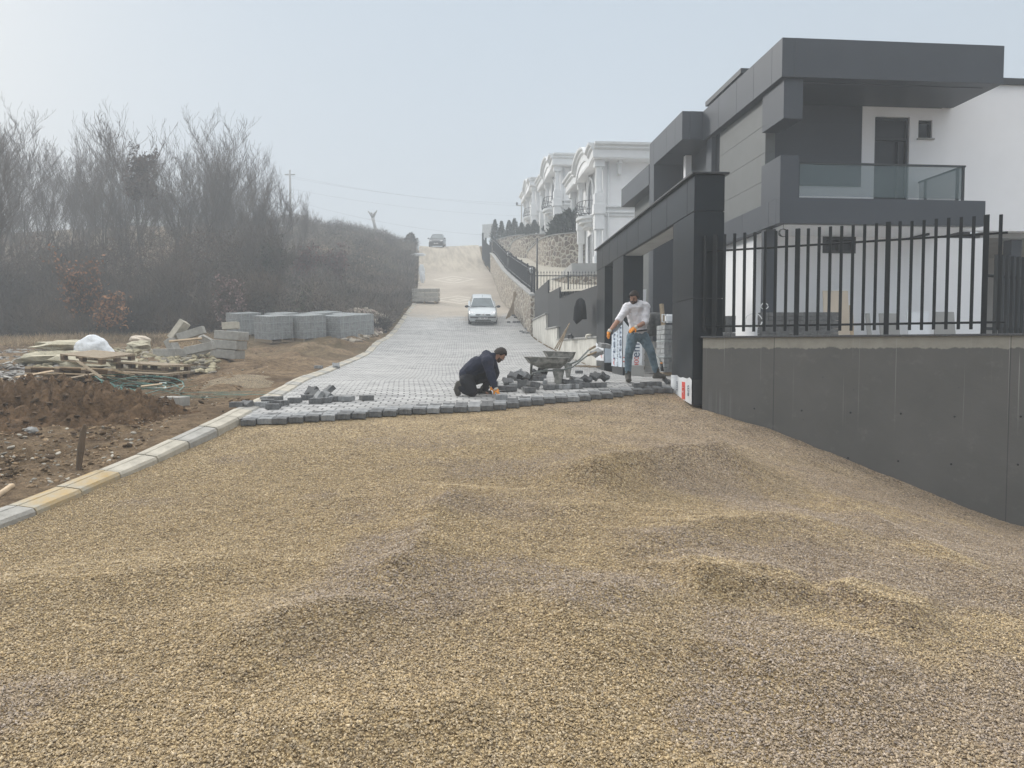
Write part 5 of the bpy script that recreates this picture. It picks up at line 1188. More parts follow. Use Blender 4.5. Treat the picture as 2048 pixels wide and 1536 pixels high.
for i, (px, top, w) in enumerate(((990,445,.55),(1003,448,.5),(1018,447,.55),(1029,443,.6),(1043,452,.5),(1056,455,.45),(1069,447,.55),(1080,450,.5),(1094,455,.45))):
    lb = ['first small conifer of the row at the crest end', 'second small conifer of the row from the crest end', 'third small conifer of the row from the crest end', 'fourth and tallest small conifer of the row', 'fifth small conifer just left of the farthest villa column', 'sixth small conifer just right of the farthest villa column', 'seventh small conifer of the row', 'eighth small conifer of the row', 'last small conifer of the row beside the middle villa'][i]
    conifer('small_conifer', lb, px, 77-i*.9, top-4, 11.0, w*1.15, i, CG, n=1100, ll=.5)
conifer('cypress', 'broad dark green cypress on the stone wall left of the nearest villa', 1150, 54.5, 424, 7.9, 1.35, 31, 'cypresses beside the nearest villa', n=5500, bushy=1)
conifer('cypress', 'slimmer dark green cypress beside the middle villa column', 1126, 56, 434, 7.9, .95, 32, 'cypresses beside the nearest villa', n=4000, bushy=1)
conifer('cypress', 'upright dark green cypress touching the nearest villa balcony', 1168, 55, 420, 7.9, .9, 33, 'cypresses beside the nearest villa', n=4000, bushy=1)

# far building in the mist, poles, wires
fb_ = thing('gabled_building', 'large gabled building with dark roof barely visible in the mist behind the wood', 'building', (P(292, 500, 128).x, 128, 14.6), R(16))
Vb = [(-11,0,-3),(9,0,-3),(9,14,-3),(-11,14,-3),(-11,0,9),(9,0,9),(9,14,9),(-11,14,9)]
MB().box(-9, 8, 0, 14, -4, 9.5).build('wall', MAT['grey_wall'], fb_)
rf = MB(); rf.add([(-10.5,-1,8.8),(9.5,-1,8.8),(9.5,15,8.8),(-10.5,15,8.8),(-.5,-1,15.2),(-.5,15,15.2)], [(0,1,4),(3,5,2),(0,4,5,3),(1,2,5,4),(0,3,2,1)]); rf.build('roof', MAT['dusty_roof'], fb_)
for k in range(4): MB().box(-7+k*3.8, -5.4+k*3.8, -.06, -.01, 5, 7).build('window', MAT['dark'], fb_)
def pole(name, lb, px, Y, top, r, cat='utility pole'):
    x = P(px, 500, Y).x; zb = h1(x, Y); zt = P(px, top, Y).z
    t = thing(name, lb, cat, (x, Y, zb)); MB().tube([(0, 0, -.5), (0, 0, zt-zb)], [r, r*.6], 8).build('pole', MAT['grey_wall'], t); return t, zt-zb
t_, hh = pole('utility_pole', 'slim concrete utility pole standing in the mist on the left hillside', 582, 88, 340, .17)
MB().box(-.6, .6, -.05, .05, hh-.6, hh-.48).build('crossarm', MAT['grey_wall'], t_)
t_, hh = pole('utility_pole', 'utility pole with lamp heads beside the farthest villa', 1043, 96, 404, .14)
MB().box(-.7, .7, -.06, .06, hh-.5, hh-.38).build('crossarm', MAT['grey_wall'], t_)
for s_ in (-.6, .6): MB().box(s_-.12, s_+.12, -.1, .1, hh-.38, hh-.05).build('lamp_head', MAT['dark_frame'], t_)
x = P(752, 500, 90).x; t_ = thing('pollarded_tree', 'pale pollarded tree stump with stubby arms on the hill crest', 'tree', (x, 90, h1(x, 90)))
MB().tube([(0, 0, -.5), (-.1, 0, 1.2), (-.35, 0, 2.3)], [.22, .17, .2], 8).build('trunk', MAT['grey_wall'], t_)
m = MB()
for e in ((-.9, 0, 3.1), (-.55, .1, 3.0), (-.1, 0, 2.95), (.15, 0, 3.2)): m.tube([(-.35, 0, 2.25), ((e[0]-.35)/2, e[1], 2.75), e], [.13, .1, .09], 6)
m.build('crown', MAT['grey_wall'], t_)
wires = [((582,352,88),(1043,412,96)),((582,378,88),(1043,432,96)),((600,405,88),(965,470,84)),((582,356,88),(1043,407,96))]
for k, (a, b) in enumerate(wires):
    a = P(*a); b = P(*b); m = MB(); m.tube([a.lerp(b, u)+Vector((0, 0, -1.6*4*u*(1-u)*.35)) for u in np.linspace(0, 1, 12)], .006, 4)
    tag(m.build('overhead_wire', MAT['coping']), ['upper thin overhead wire crossing the misty sky', 'middle thin overhead wire crossing the misty sky', 'lowest overhead wire passing just above the road crest', 'faint overhead wire running closest to the upper one'][k], 'wire', 'overhead wires')
# ============================================================ CARS
def car(name, label, px, py, yawd, W_, L_, Ht, paint, kind):
    g = G(px, py); sl = math.atan((h1(g.x, g.y+3)-h1(g.x, g.y))/3)
    t = thing(name, label, 'car', (g.x, g.y, g.z+.005), rot=(sl, 0, R(yawd))); w = W_/2; s = Ht/1.42; f = L_/3.77
    # lower body lofted front to back; local -y is the front
    st = [(0.0, .74, .30, .55, .60), (.06, .86, .24, .60, .66), (.22, .955, .20, .66, .745), (.55, .985, .20, .76, .84), (.95, 1, .20, .85, .905), (1.15, 1, .2, .88, .93), (2.0, 1, .2, .90, .93), (3.0, 1, .2, .93, .95), (3.5, .98, .22, .93, .95), (3.72, .92, .3, .85, .9), (3.77, .86, .4, .7, .75)]
    V = []; nP = 9
    for y, wf, zb, zs, zh in st:
        ww = w*wf; y *= f
        half = [(ww*.90, zb), (ww*.985, zb+.12), (ww, zs*.72), (ww*.97, zs), (ww*.86, zs+(zh-zs)*.7)]
        sec = [(-a, z*s) for a, z in half]+[(-ww*.45, zh*s), (0, (zh+.012)*s), (ww*.45, zh*s)]+[(a, z*s) for a, z in half[::-1]]
        V += [(a, y, z) for a, z in sec]
    n = len(sec)
    F = [(i*n+k, i*n+(k+1), (i+1)*n+k+1, (i+1)*n+k) for i in range(len(st)-1) for k in range(n-1)]+[(i*n+n-1, i*n, (i+1)*n, (i+1)*n+n-1) for i in range(len(st)-1)]+[tuple(range(n))[::-1], tuple((len(st)-1)*n+k for k in range(n))]
    bd = MB().add(V, F).build('body', MAT[paint], t, smooth=True)
    # cabin
    zt = Ht; b0, b1, t0, t1 = .98*f, 3.62*f, 1.72*f, 3.25*f; zb = .915*s; wb, wt = w*.86, w*.66
    def cabin(e, z1=zt):
        return [(-wb+e, b0+e*1.5, zb), (wb-e, b0+e*1.5, zb), (wb-e, b1-e, zb), (-wb+e, b1-e, zb), (-wt+e*.6, t0, z1-.07), (wt-e*.6, t0, z1-.07), (wt-e*.6, t1, z1-.08), (-wt+e*.6, t1, z1-.08)]
    cb_ = MB().add(cabin(0), [(0,1,5,4),(1,2,6,5),(2,3,7,6),(3,0,4,7),(4,5,6,7)]).build('cabin', MAT[paint], t)
    V = []
    for y, k, z in ((t0-.03, .99, -.065), (t0+.15, 1.0, -.03), ((t0+t1)/2, 1.02, 0), (t1-.1, 1.0, -.03), (t1+.06, .96, -.08)):
        for a, dz in ((-1, -.03), (-.85, 0), (0, .02), (.85, 0), (1, -.03)): V.append((a*wt*k, y, zt+z+dz*.8-.005))
    F = [(i*5+k, i*5+k+1, (i+1)*5+k+1, (i+1)*5+k) for i in range(4) for k in range(4)]
    MB().add(V, F).build('roof', MAT[paint], t, smooth=True)
    def pane(nm, q, off):
        a, b, c, d = [Vector(v) for v in q]; nn = (b-a).cross(d-a).normalized()*off; cen = (a+b+c+d)/4
        pts = [cen+(v-cen)*k for v, k in ((a, .93), (b, .93), (c, .93), (d, .93))]; V = [v+nn for v in pts]
        o = MB().add(V, [(0,1,2,3)]).build(nm, MAT['glass_car'], t); m_ = o.modifiers.new('s', 'SOLIDIFY'); m_.thickness = .006; return o
    c = cabin(0); pane('windscreen', (c[0], c[1], c[5], c[4]), .012); pane('rear_window', (c[2], c[3], c[7], c[6]), .012)
    for sd, q in ((1, (c[1], c[2], c[6], c[5])), (-1, (c[3], c[0], c[4], c[7]))): pane('side_window', q, .012)
    hatch = kind == 'hatch'
    # front: bumper strip, grille, lamps, plate, badge
    def fb2(nm, x0, x1, z0, z1, y0, y1, mt, par=None, bev=.012, seg=2): return MB().box(x0, x1, y0, y1, z0*s, z1*s).build(nm, MAT[mt], par or t, bevel=bev, seg=seg)
    fb2('bumper_strip', -w*.86, w*.86, .44, .53, -.035, .12, 'grey_plastic'); 
    fb2('lower_grille', -w*.55, w*.55, .27, .33, -.012, .06, 'black'); fb2('lower_grille', -w*.5, w*.5, .36, .40, -.012, .06, 'black')
    for sg in (-1, 1):
        m = MB(); x0_, x1_ = sg*w*.50, sg*w*.84
        m.add([(x0_, .0, .575*s), (x1_, .10, .585*s), (x1_+sg*.015, .30*f, .80*s), (x0_+sg*.06, .16*f, .735*s), (x0_, .2, .575*s), (x1_, .3, .585*s), (x1_, .45, .76*s), (x0_+sg*.06, .36, .70*s)], [(0,1,2,3),(4,7,6,5),(0,4,5,1),(1,5,6,2),(2,6,7,3),(3,7,4,0)])
        hl = m.build('headlight', MAT['chrome' if hatch else 'plate'], t, bevel=.012)
        fb2('grille', *sorted((sg*.13, sg*w*.50)), .575, .655, -.006, .05, 'black')
        mr = MB(); mr.blob((sg*(w*.9+.16), .98*f, .96*s), (.12, .06, .075), 10); mr.tube([(sg*w*.86, 1.0*f, .93*s), (sg*(w*.9+.12), .98*f, .94*s)], .025, 6); mr.build('wing_mirror', MAT['black'], t)
        for yw in (.68*f, 3.12*f):
            wh = MB().lathe([(.12, -.09), (.29, -.09), (.305, -.06), (.305, .06), (.29, .09), (.12, .09)], 20, Matrix.Translation((sg*(w-.10), yw, .305)) @ Matrix.Rotation(R(90), 4, 'Y')).build('wheel', MAT['rubber'], t)
            MB().lathe([(.0, -.095), (.19, -.095), (.2, -.06), (.2, .06), (.19, .095), (0, .095)], 14, Matrix.Translation((sg*(w-.10), yw, .305)) @ Matrix.Rotation(R(90), 4, 'Y')).build('rim', MAT['chrome'], wh)
    pt = fb2('number_plate', -.26, .26, .385, .475, -.052, -.038, 'plate', bev=.003)
    text('lettering', '61 BBP 325', .105, MAT['black'], pt, (0, -.056, .43*s), (R(90), 0, 0))
    if hatch:
        m = MB(); m.add([(0,-.02,.70*s),(.075,-.02,.63*s),(.0,-.02,.56*s),(-.075,-.02,.63*s),(0,-.05,.69*s),(.06,-.05,.63*s),(0,-.05,.57*s),(-.06,-.05,.63*s)], [(4,7,6,5),(0,4,5,1),(1,5,6,2),(2,6,7,3),(3,7,4,0)]); m.build('emblem', MAT['chrome'], t)
        for sg in (-1, 1): MB().add([(sg*.09,-.01,.575*s),(sg*.2,-.01,.575*s),(sg*.09,.0,.69*s),(sg*.06,.0,.69*s)], [(0,1,2,3)]).build('nose_trim', MAT['car_silver'], t)
        MB().tube([(0, t0+.05, zt-.02), (0, t0-.02, zt+.14)], .008, 5).build('aerial', MAT['black'], t)
    for sg in (-.30, .22): MB().tube([(sg, b0-.0, zb+.03), (sg-.42, b0+.05, zb+.075)], .012, 5).build('wiper', MAT['black'], t)
    MB().box(-w*.8, w*.8, .1, 3.6*f, .16, .3).build('underbody', MAT['black'], t)
    return t
car('parked_car', 'small silver hatchback parked on the paved road facing downhill', 966, 653, 3.8, 1.64, 3.77, 1.38, 'car_silver', 'hatch')
car('approaching_car', 'dark grey car with bright headlights coming over the crest', 872, 495, 1.0, 1.80, 4.2, 1.5, 'car_dark', 'other')

# ============================================================ BUILDING SITE ON THE LEFT
def site_ground(x, y): return h1(x, y)
# heap of dug soil
def soil_z(X, Y):
    hgt = 0
    for cx, cy, rx, ry, h in ((-8.6, 10.6, 1.9, 1.3, .55), (-6.6, 10.9, 1.4, .9, .50), (-10.6, 11.5, 2.2, 1.6, .62), (-5.5, 10.9, .8, .5, .22), (-8.0, 9.4, 2.0, .8, .22)):
        hgt = np.maximum(hgt, h*np.exp(-(((X-cx)/rx)**2+((Y-cy)/ry)**2)*1.1)) if not np.isscalar(hgt) else h*np.exp(-(((X-cx)/rx)**2+((Y-cy)/ry)**2)*1.1)
    r = 1-np.abs(fbm(X*2.6, Y*2.6, 61, 4))*2; r2 = np.abs(fbm(X*7.5, Y*7.5, 71, 3))
    k = np.clip(hgt/.2, 0, 1)
    return H(X, Y)-.10+hgt+k*(.34*(r-.5)+.34*(r2-.2)+.08*fbm(X*20, Y*20, 5, 2))
V, F = grid(np.arange(-13, -4.6, .045), np.arange(8.0, 13.4, .045), soil_z)
MAT['soil'] = M('dug_soil', (.045,.028,.016), .97, c2=(.19,.12,.068), thr=(.3,.7), scale=5, bump=1, bs=16, bd=.06, spec=.15)
tag(mesh_np('soil_heap', V, F, MAT['soil'], smooth=False), 'heap of dark brown clumpy dug soil in front of the broken pallets', 'soil heap')
def soilz1(x, y): return float(max(soil_z(np.array([x]), np.array([y]))[0], H(np.array([x]), np.array([y]))[0]))
# clods and rubble: stuff
ico = MB().blob((0, 0, 0), (1, 1, 1), 6); IV = np.array(ico.v); IF = np.array([f for f in ico.f])
def chunks(name, label, X, Y, Z, size, cols, mt='stonecol', flat=.6, cat='rubble'):
    n = len(X); k = len(IV); sc = size[:, None]*np.stack([1+.5*RNG.random(n), .7+.5*RNG.random(n), flat*(.5+.7*RNG.random(n))], 1)
    B = IV[None]*(1+.5*(RNG.random((n, k, 3))-.5))*sc[:, None, :]; a = RNG.random(n)*6.28; ca, sa = np.cos(a)[:, None], np.sin(a)[:, None]
    tl = (RNG.random((n, 1))-.5)*.9
    x, y, z = B[..., 0]*ca-B[..., 1]*sa, B[..., 0]*sa+B[..., 1]*ca, B[..., 2]+tl*B[..., 0]
    V = np.stack([x+X[:, None], y+Y[:, None], z+Z[:, None]], -1).reshape(-1, 3); F = (IF[None]+k*np.arange(n)[:, None, None]).reshape(-1, 4)
    return tag(mesh_np(name, V, F, MAT[mt], col=np.repeat(cols, k, 0)), label, cat, kind='stuff')
def scat(n, cx, cy, rx, ry):
    a = RNG.normal(size=(n, 2))*.5; return cx+a[:, 0]*rx, cy+a[:, 1]*ry
def colr(n, base, var=.3, alt=None, p=.3):
    c = np.array(base)*(1-var+2*var*RNG.random((n, 1)))
    if alt is not None: m = RNG.random(n) < p; c[m] = np.array(alt)*(1-var+2*var*RNG.random((m.sum(), 1)))
    return c
X, Y = scat(1900, -8.3, 10.6, 4.6, 2.4); m_ = X < lerpline(LEFT, Y)-.35; X, Y = X[m_], Y[m_]; nq = len(X); chunks('soil_clods', 'clods of dark soil scattered on and round the soil heap', X, Y, np.maximum(soil_z(X, Y), H(X, Y))+.02, .010+.036*RNG.random(nq)**2.2, colr(nq, (.13,.088,.055), .45), cat='soil')
def gxy(px, py): g = G(px, py); return g.x, g.y
def px_scatter(n, px0, px1, py0, py1, f=None):
    px = px0+(px1-px0)*RNG.random(n); py = py0+(py1-py0)*RNG.random(n)
    if f is not None: m = f(px, py); px, py = px[m], py[m]
    g = [gxy(a, b) for a, b in zip(px, py)]; return np.array([q[0] for q in g]), np.array([q[1] for q in g])
X, Y = px_scatter(900, 60, 440, 700, 748, lambda a, b: b < 748-(a-60)*.0); Z = H(X, Y)+.03+.12*np.maximum(0, vnoise(X*.8, Y*.8, 5)); n = len(X)
chunks('limestone_rubble', 'pale yellow limestone chips scattered round the pallets and sack', X, Y, Z, .03+.10*RNG.random(n)**2, colr(n, (.42,.37,.25), .35, (.3,.27,.22)))
X, Y = px_scatter(500, 0, 130, 700, 770); n = len(X); chunks('white_debris', 'whitish plaster and tile debris at the left edge of the site', X, Y, H(X, Y)+.04, .02+.07*RNG.random(n)**2, colr(n, (.46,.44,.40), .4, (.30,.28,.26)), flat=.35)
X, Y = scat(900, P(722, 640, 39).x, 39, 3.6, 2.6); n = len(X); Z = H(X, Y)+np.exp(-((X-P(722, 640, 39).x)**2/4+(Y-39)**2/3))*1.0
X2, Y2 = px_scatter(500, 690, 800, 632, 690, lambda a, b: (a-690)*.9 < (b-600)*1.6); X = np.concatenate([X, X2]); Y = np.concatenate([Y, Y2]); Z = np.concatenate([Z, H(X2, Y2)+.15]); m_ = X < lerpline(LEFT, Y)-.5; X, Y, Z = X[m_], Y[m_], Z[m_]; n = len(X)
chunks('rubble_heap', 'heap of pale broken stone behind the rightmost paver pallets', X, Y, Z, .07+.16*RNG.random(n)**2, colr(n, (.40,.35,.28), .35, (.3,.24,.2)))
X, Y = px_scatter(6500, 0, 760, 690, 980, lambda a, b: a < 60+ (1020-b)*1.75); m_ = X < lerpline(LEFT, Y)-.3; X, Y = X[m_], Y[m_]; n = len(X); chunks('site_litter', 'small stones and chips lying on the bare earth', X, Y, H(X, Y)+(fbm(X*.8, Y*.8, 21, 5)*.16+fbm(X*3.6, Y*3.6, 31, 4)*.085)*np.clip((lerpline(LEFT, Y)-.2-X)/.8, 0, 1)+.004, .008+.026*RNG.random(n)**4, colr(n, (.30,.21,.125), .5, (.46,.42,.35), .25))
def stone(name, lb, px, py, r, col='limestone', rz=0, jit=.25, cat='stone slab', dz=.0, group=None):
    g = G(px, py); m = MB(); m.blob((0, 0, 0), r, 12, jit=jit); o = m.build(name, MAT[col], None, (g.x, g.y, g.z+r[2]*.6+dz), (R(random.uniform(-8, 8)), R(random.uniform(-8, 8)), rz), smooth=False); return tag(o, lb, cat, group)
stone('limestone_slab', 'large flat pale limestone slab left of the white sack', 130, 716, (.8, .6, .14), group='pale limestone slabs', dz=.25)
stone('limestone_slab', 'broad pale limestone slab below the flat slab', 110, 730, (.95, .6, .2), group='pale limestone slabs')
stone('limestone_slab', 'pale limestone slab on the right below the white sack', 215, 738, (.6, .45, .16), group='pale limestone slabs', dz=.05)
stone('limestone_slab', 'small pale limestone block between the sack and the kerb pile', 278, 702, (.4, .35, .2), group='pale limestone slabs')
stone('limestone_slab', 'low pale limestone slab behind the top pallet', 170, 742, (.7, .4, .18), group='pale limestone slabs', dz=.1)
stone('yellow_stone', 'yellowish rock lying on the lower flank of the soil heap', 200, 822, (.14, .11, .08), dz=.05, cat='rock')
stone('grey_rock', 'pale rounded rock below the soil heap near the left edge', 64, 874, (.07, .06, .04), 'grey_wall', dz=.06, cat='rock')
stone('sand_bag', 'ochre half empty sack beside the small kerb pile', 281, 696, (.35, .25, .14), 'board', jit=.12, cat='sack', dz=.2)
g = G(188, 722); sk_ = flesh('sack', {'a': ((-.22, 0, .18), (.28, .25)), 'b': ((-.02, 0, .36), (.2, .18)), 'c': ((.2, -.05, .2), (.24, .2)), 'd': ((.5, -.1, .08), (.1, .07)), 'e': ((.68, -.12, .02), .03)}, [['a', 'b', 'c', 'd', 'e'], ['a', 'c']], MAT['sack'], None, .03, 2, disp=(.09, .28)); sk_.location = (g.x, g.y, g.z+.12)
tag(sk_, 'bulging white woven sack on top of the limestone rubble', 'sack')
# wooden pallets
def pallet_parts(t, Lx=1.2, Ly=.8, mt='wood'):
    for z, nb_ in ((.022, 3), (.122, 7)):
        for k in range(nb_):
            y = (Ly-.1)*k/(nb_-1); m = MB(); m.box(0, Lx, y, y+.1, z-.022 if z < .1 else z, z if z < .1 else z+.022); m.build('board', MAT[mt], t)
    for x in (0, Lx/2-.05, Lx-.1):
        MB().box(x, x+.1, 0, Ly, .10, .1215).build('cross_board', MAT[mt], t)
        for y in (0, Ly/2-.05, Ly-.1): MB().box(x, x+.1, y, y+.1, .0225, .0995).build('block', MAT['wood_dark'], t)
def pallet(lb, px, py, dz, rot, mt='wood', src=None):
    g = G(px, py)
    t = thing('wooden_pallet', lb, 'pallet', (g.x, g.y, g.z+dz), rot=tuple(R(a) for a in rot), group='broken wooden pallets by the soil heap'); pallet_parts(t, mt=mt); return t
pallet('upper weathered grey pallet tilted across the middle of the pile', 122, 758, .38, (6, 4, -22))
pallet('lower right weathered pallet lying flat at the end of the pile', 226, 768, .10, (2, 2, -8))
pallet('second right weathered pallet on top of the flat one', 232, 762, .25, (0, 3, -14))
pallet('pale wooden pallet with slats facing up at the left of the pile', 50, 770, .22, (-6, 2, 12), 'wood_pale')
pallet('pale wooden pallet in the middle sunk into the soil heap', 108, 774, .26, (-12, 2, -6), 'wood_pale')
for (a, b, lb, mt) in (((155,722,12.6),(205,756,12.4),'long grey plank leaning diagonally over the pallets','wood'),((30,755,12.4),(105,742,13.2),'long pale plank lying across the left pallet','wood_pale'),((0,776,11.8),(50,768,12.3),'pale plank poking out at the left end of the pile','wood'),((282,773,13.0),(324,768,13.2),'short pale stick lying right of the pallets','wood_pale'),((95,765,12.6),(190,747,13.2),'thin plank lying under the diagonal plank','wood')):
    p0 = P(*a); p1 = P(*b); tag(MB().tube([p0, p1], .045, 4, flat=.4).build('plank', MAT[mt]), lb, 'plank', 'loose planks on the pallet pile')
# tangle of straps
m = MB()
for k in range(26):
    g = G(random.uniform(235, 330), random.uniform(778, 806)); c = Vector((g.x, g.y, g.z+.03)); r = random.uniform(.15, .5); a0 = random.uniform(0, 6); tl = random.uniform(.1, .7)
    m.tube([c+Vector((r*1.6*math.cos(a0+u), r*.7*math.sin(a0+u), tl*r*abs(math.sin(u*.8)))) for u in np.linspace(0, random.uniform(2, 4.5), 12)], .011, 4, flat=.3)
for k in range(6):
    a = P(190+k*9, 752+k*6, 12.3); b = P(215+k*14, 790, 12.0); m.tube([a, a.lerp(b, .5)+Vector((0, 0, .08)), b], .012, 4, flat=.3)
tag(m.build('strap_tangle', MAT['strap']), 'tangle of green plastic packing straps beside the soil heap', 'straps')
m = MB()
for k in range(9):
    g = G(random.uniform(395, 500), random.uniform(786, 800)); m.tube([Vector((g.x+u, g.y+.12*math.sin(u*5+k), g.z+.03)) for u in np.linspace(-.5, .6, 8)], .01, 4, flat=.3)
tag(m.build('strap_tangle', MAT['strap']), 'flat strewn green straps on the earth near the left kerb', 'straps')
m = MB()
for k in range(7): a = P(222+k*3, 790+k*2, 10.9); m.tube([a, a+Vector((.2, -.05, -.08)), a+Vector((.3, -.1, -.16))], .02, 4)
tag(m.build('black_mesh', MAT['black']), 'scrap of black mesh half buried in the soil heap', 'mesh scrap')
# big kerb blocks: neat stack, tumbled heap, single one
def kblock(px, py, Y, rot, lb, group, L_=.75, h=.24, d=.28, dz=0, mt='kerb_grey'):
    g = P(px, py, Y); poly = [(-d/2, 0), (d/2, 0), (d/2, h), (-d/2+.05, h), (-d/2, h-.08)]
    m = MB(); m.prism(poly, 0, L_, Matrix(((0,0,1,0),(1,0,0,0),(0,1,0,0),(0,0,0,1)))); o = m.build('kerb_block', MAT[mt], None, (g.x, g.y, g.z+dz), tuple(R(a) for a in rot), bevel=.008)
    return tag(o, lb, 'kerb block', group)
KG = 'kerb blocks stacked beside the pallets'
g0 = G(426, 716); 
for k, (dx, lb) in enumerate(((0, 'bottom grey kerb block of the neat stack'), (.06, 'second grey kerb block of the neat stack'), (.12, 'third grey kerb block of the neat stack'))):
    poly = [(-.15, 0), (.15, 0), (.15, .24), (-.15, .24)]
    for j in range(2):
        o = MB().prism(poly, 0, .78, Matrix(((0,0,1,0),(1,0,0,0),(0,1,0,0),(0,0,0,1)))).build('kerb_block', MAT['kerb_grey'], None, (g0.x+dx, g0.y+.35*j, g0.z+.02+k*.262), (0, R(4), R(-14)), bevel=.012)
        tag(o, lb+(', front row' if j == 0 else ', rear row'), 'kerb block', KG)
o = MB().prism([(-.15, 0), (.15, 0), (.15, .2), (-.15, .2)], 0, .42, Matrix(((0,0,1,0),(1,0,0,0),(0,1,0,0),(0,0,0,1)))).build('kerb_block', MAT['concrete'], None, (g0.x+.25, g0.y+.15, g0.z+.80), (0, R(-4), R(6)), bevel=.012)
tag(o, 'short pale kerb block lying alone on top of the neat stack', 'kerb block', KG)
TG2 = 'tumbled kerb blocks'
for px, py, rot, L_, lb, mt in ((312,716,(0,0,-12),.5,'dark low kerb block at the left end of the tumbled heap','kerb_grey'),(334,712,(10,62,-10),.62,'upright tilted kerb block in the tumbled heap','kerb_grey'),(350,712,(-35,-55,10),.62,'pale flat slab standing in the tumbled heap','concrete'),
      (360,712,(0,-18,8),.75,'long tilted kerb block on top of the tumbled heap','kerb_grey'),(374,718,(0,-12,5),.75,'lower long kerb block of the tumbled heap','kerb_grey'),(392,714,(10,-20,30),.6,'kerb block at the right end of the tumbled heap','kerb_grey'),(345,714,(0,5,20),.5,'kerb block half hidden in the middle of the tumbled heap','kerb_grey'),(396,706,(20,30,40),.5,'steeply tilted kerb block behind the right end of the heap','kerb_grey')):
    g = G(px, py); o = MB().prism([(-.14, 0), (.14, 0), (.14, .22), (-.14, .22)], 0, L_, Matrix(((0,0,1,0),(1,0,0,0),(0,1,0,0),(0,0,0,1)))).build('kerb_block', MAT[mt], None, (g.x, g.y, g.z+(.42 if 'top' in lb or 'steep' in lb else .1 if 'long' in lb else .42 if 'upright' in lb or 'standing' in lb else .03)), tuple(R(a) for a in rot), bevel=.012)
    tag(o, lb, 'kerb block', TG2)
p0 = P(338, 683, 20.3); p1 = P(404, 677, 20.6); tag(MB().tube([p0, p1], .035, 4).build('batten', MAT['wood_pale']), 'pale wooden batten lying over the tumbled kerb blocks', 'batten')
g = G(319, 813); o = MB().box(0, .42, 0, .24, 0, .15).build('kerb_block', MAT['kerb_grey'], None, (g.x, g.y, g.z+.01), (0, 0, R(-22)), bevel=.008); tag(o, 'single grey kerb block lying by the green straps', 'kerb block')
g = G(672, 737); 
# wooden stake
g = G(157, 940); m = MB(); m.tube([(0, 0, -.2), (.0, 0, 0), (.03, 0, .22), (.065, 0, .42), (.085, 0, .49)], [.028, .03, .042, .034, .016], 5, flat=.6); o = m.build('wooden_stake', MAT['wood_dark'], None, g); tag(o, 'rough brown wooden stake driven in beside the kerb', 'stake')
p0 = P(-30, 1010, 6.6); p1 = P(24, 972, 7.2); tag(MB().tube([p0, p1], .03, 6).build('log', MAT['wood_pale']), 'cut branch lying against the kerb at the left edge', 'branch')
# pallets of new pavers
PPAL = thing('pallet_of_pavers', 'x', 'paver pallet', (0, 0, 0)); stack_mesh(6, 7, 10, .2, .17, .1, .005).build('stacked_pavers', MAT['paver_pale'], PPAL)
m = MB()
for x in (0, .56, 1.12): m.box(x, x+.08, 0, 1.2, -.12, -.003)
for y in (0, .55, 1.1): m.box(0, 1.2, y, y+.09, -.14, -.121)
m.build('base', MAT['wood'], PPAL); m = MB()
for x in (.2, .6, 1.0): m.box(x, x+.014, -.006, 1.2, 0, 1.004)
for z in (.3, .7): m.box(-.006, 1.206, -.006, 1.2, z, z+.012)
m.build('strap', MAT['strap_pale'], PPAL)
spots = [(477,690,31.5,-44,'leftmost pallet of grey pavers partly behind the kerb block stack'),(541,693,29.0,-38,'front pallet of grey pavers with its corner toward the viewer'),(607,692,29.6,-42,'second front pallet of grey pavers'),(682,688,30.4,-28,'front right pallet of grey pavers'),
         (560,672,31.6,-38,'pallet of grey pavers behind the front one, only its top visible'),(628,672,32.4,-36,'pallet of grey pavers in the second row behind the middle'),(690,670,33.0,-30,'pallet of grey pavers in the second row behind the right one'),(716,674,32.6,-30,'rightmost pallet of grey pavers nearest the rubble heap'),(650,665,35,-36,'farthest pallet of grey pavers in the group')]
for i, (px, py, Y, rz, lb) in enumerate(spots):
    o = PPAL if i == 0 else copy_tree(PPAL); x = P(px, py, Y).x; o.location = (x, Y, h1(x, Y)+.16); o.rotation_euler = (Matrix.Rotation(R(6.5), 3, 'X') @ Matrix.Rotation(R(rz+90), 3, 'Z')).to_euler(); 
    s_ = .86; o.scale = (s_*1.05, s_*1.05, .92); tag(o, lb, 'paver pallet', 'pallets of new pavers')
# pallet of kerbstones on the road further up
g = G(850, 608); kp = thing('kerbstone_pallet', 'pallet of new kerbstones standing on the left edge of the road', 'kerbstone pallet', (g.x-.9, g.y, g.z+.14), rot=(R(5), 0, R(-4)))
for z in range(3):
    for j in range(3):
        for i_ in range(2): MB().box(i_*.9+.01, i_*.9+.89, j*.34+.005, j*.34+.325, z*.3+(.02*(z > 0)), z*.3+.285).build('kerbstone', MAT['kerb_grey'], kp, bevel=.012)
m = MB()
for x in (0.05, .8, 1.55): m.box(x, x+.1, 0, 1.0, -.14, -.005)
m.build('base', MAT['wood'], kp)
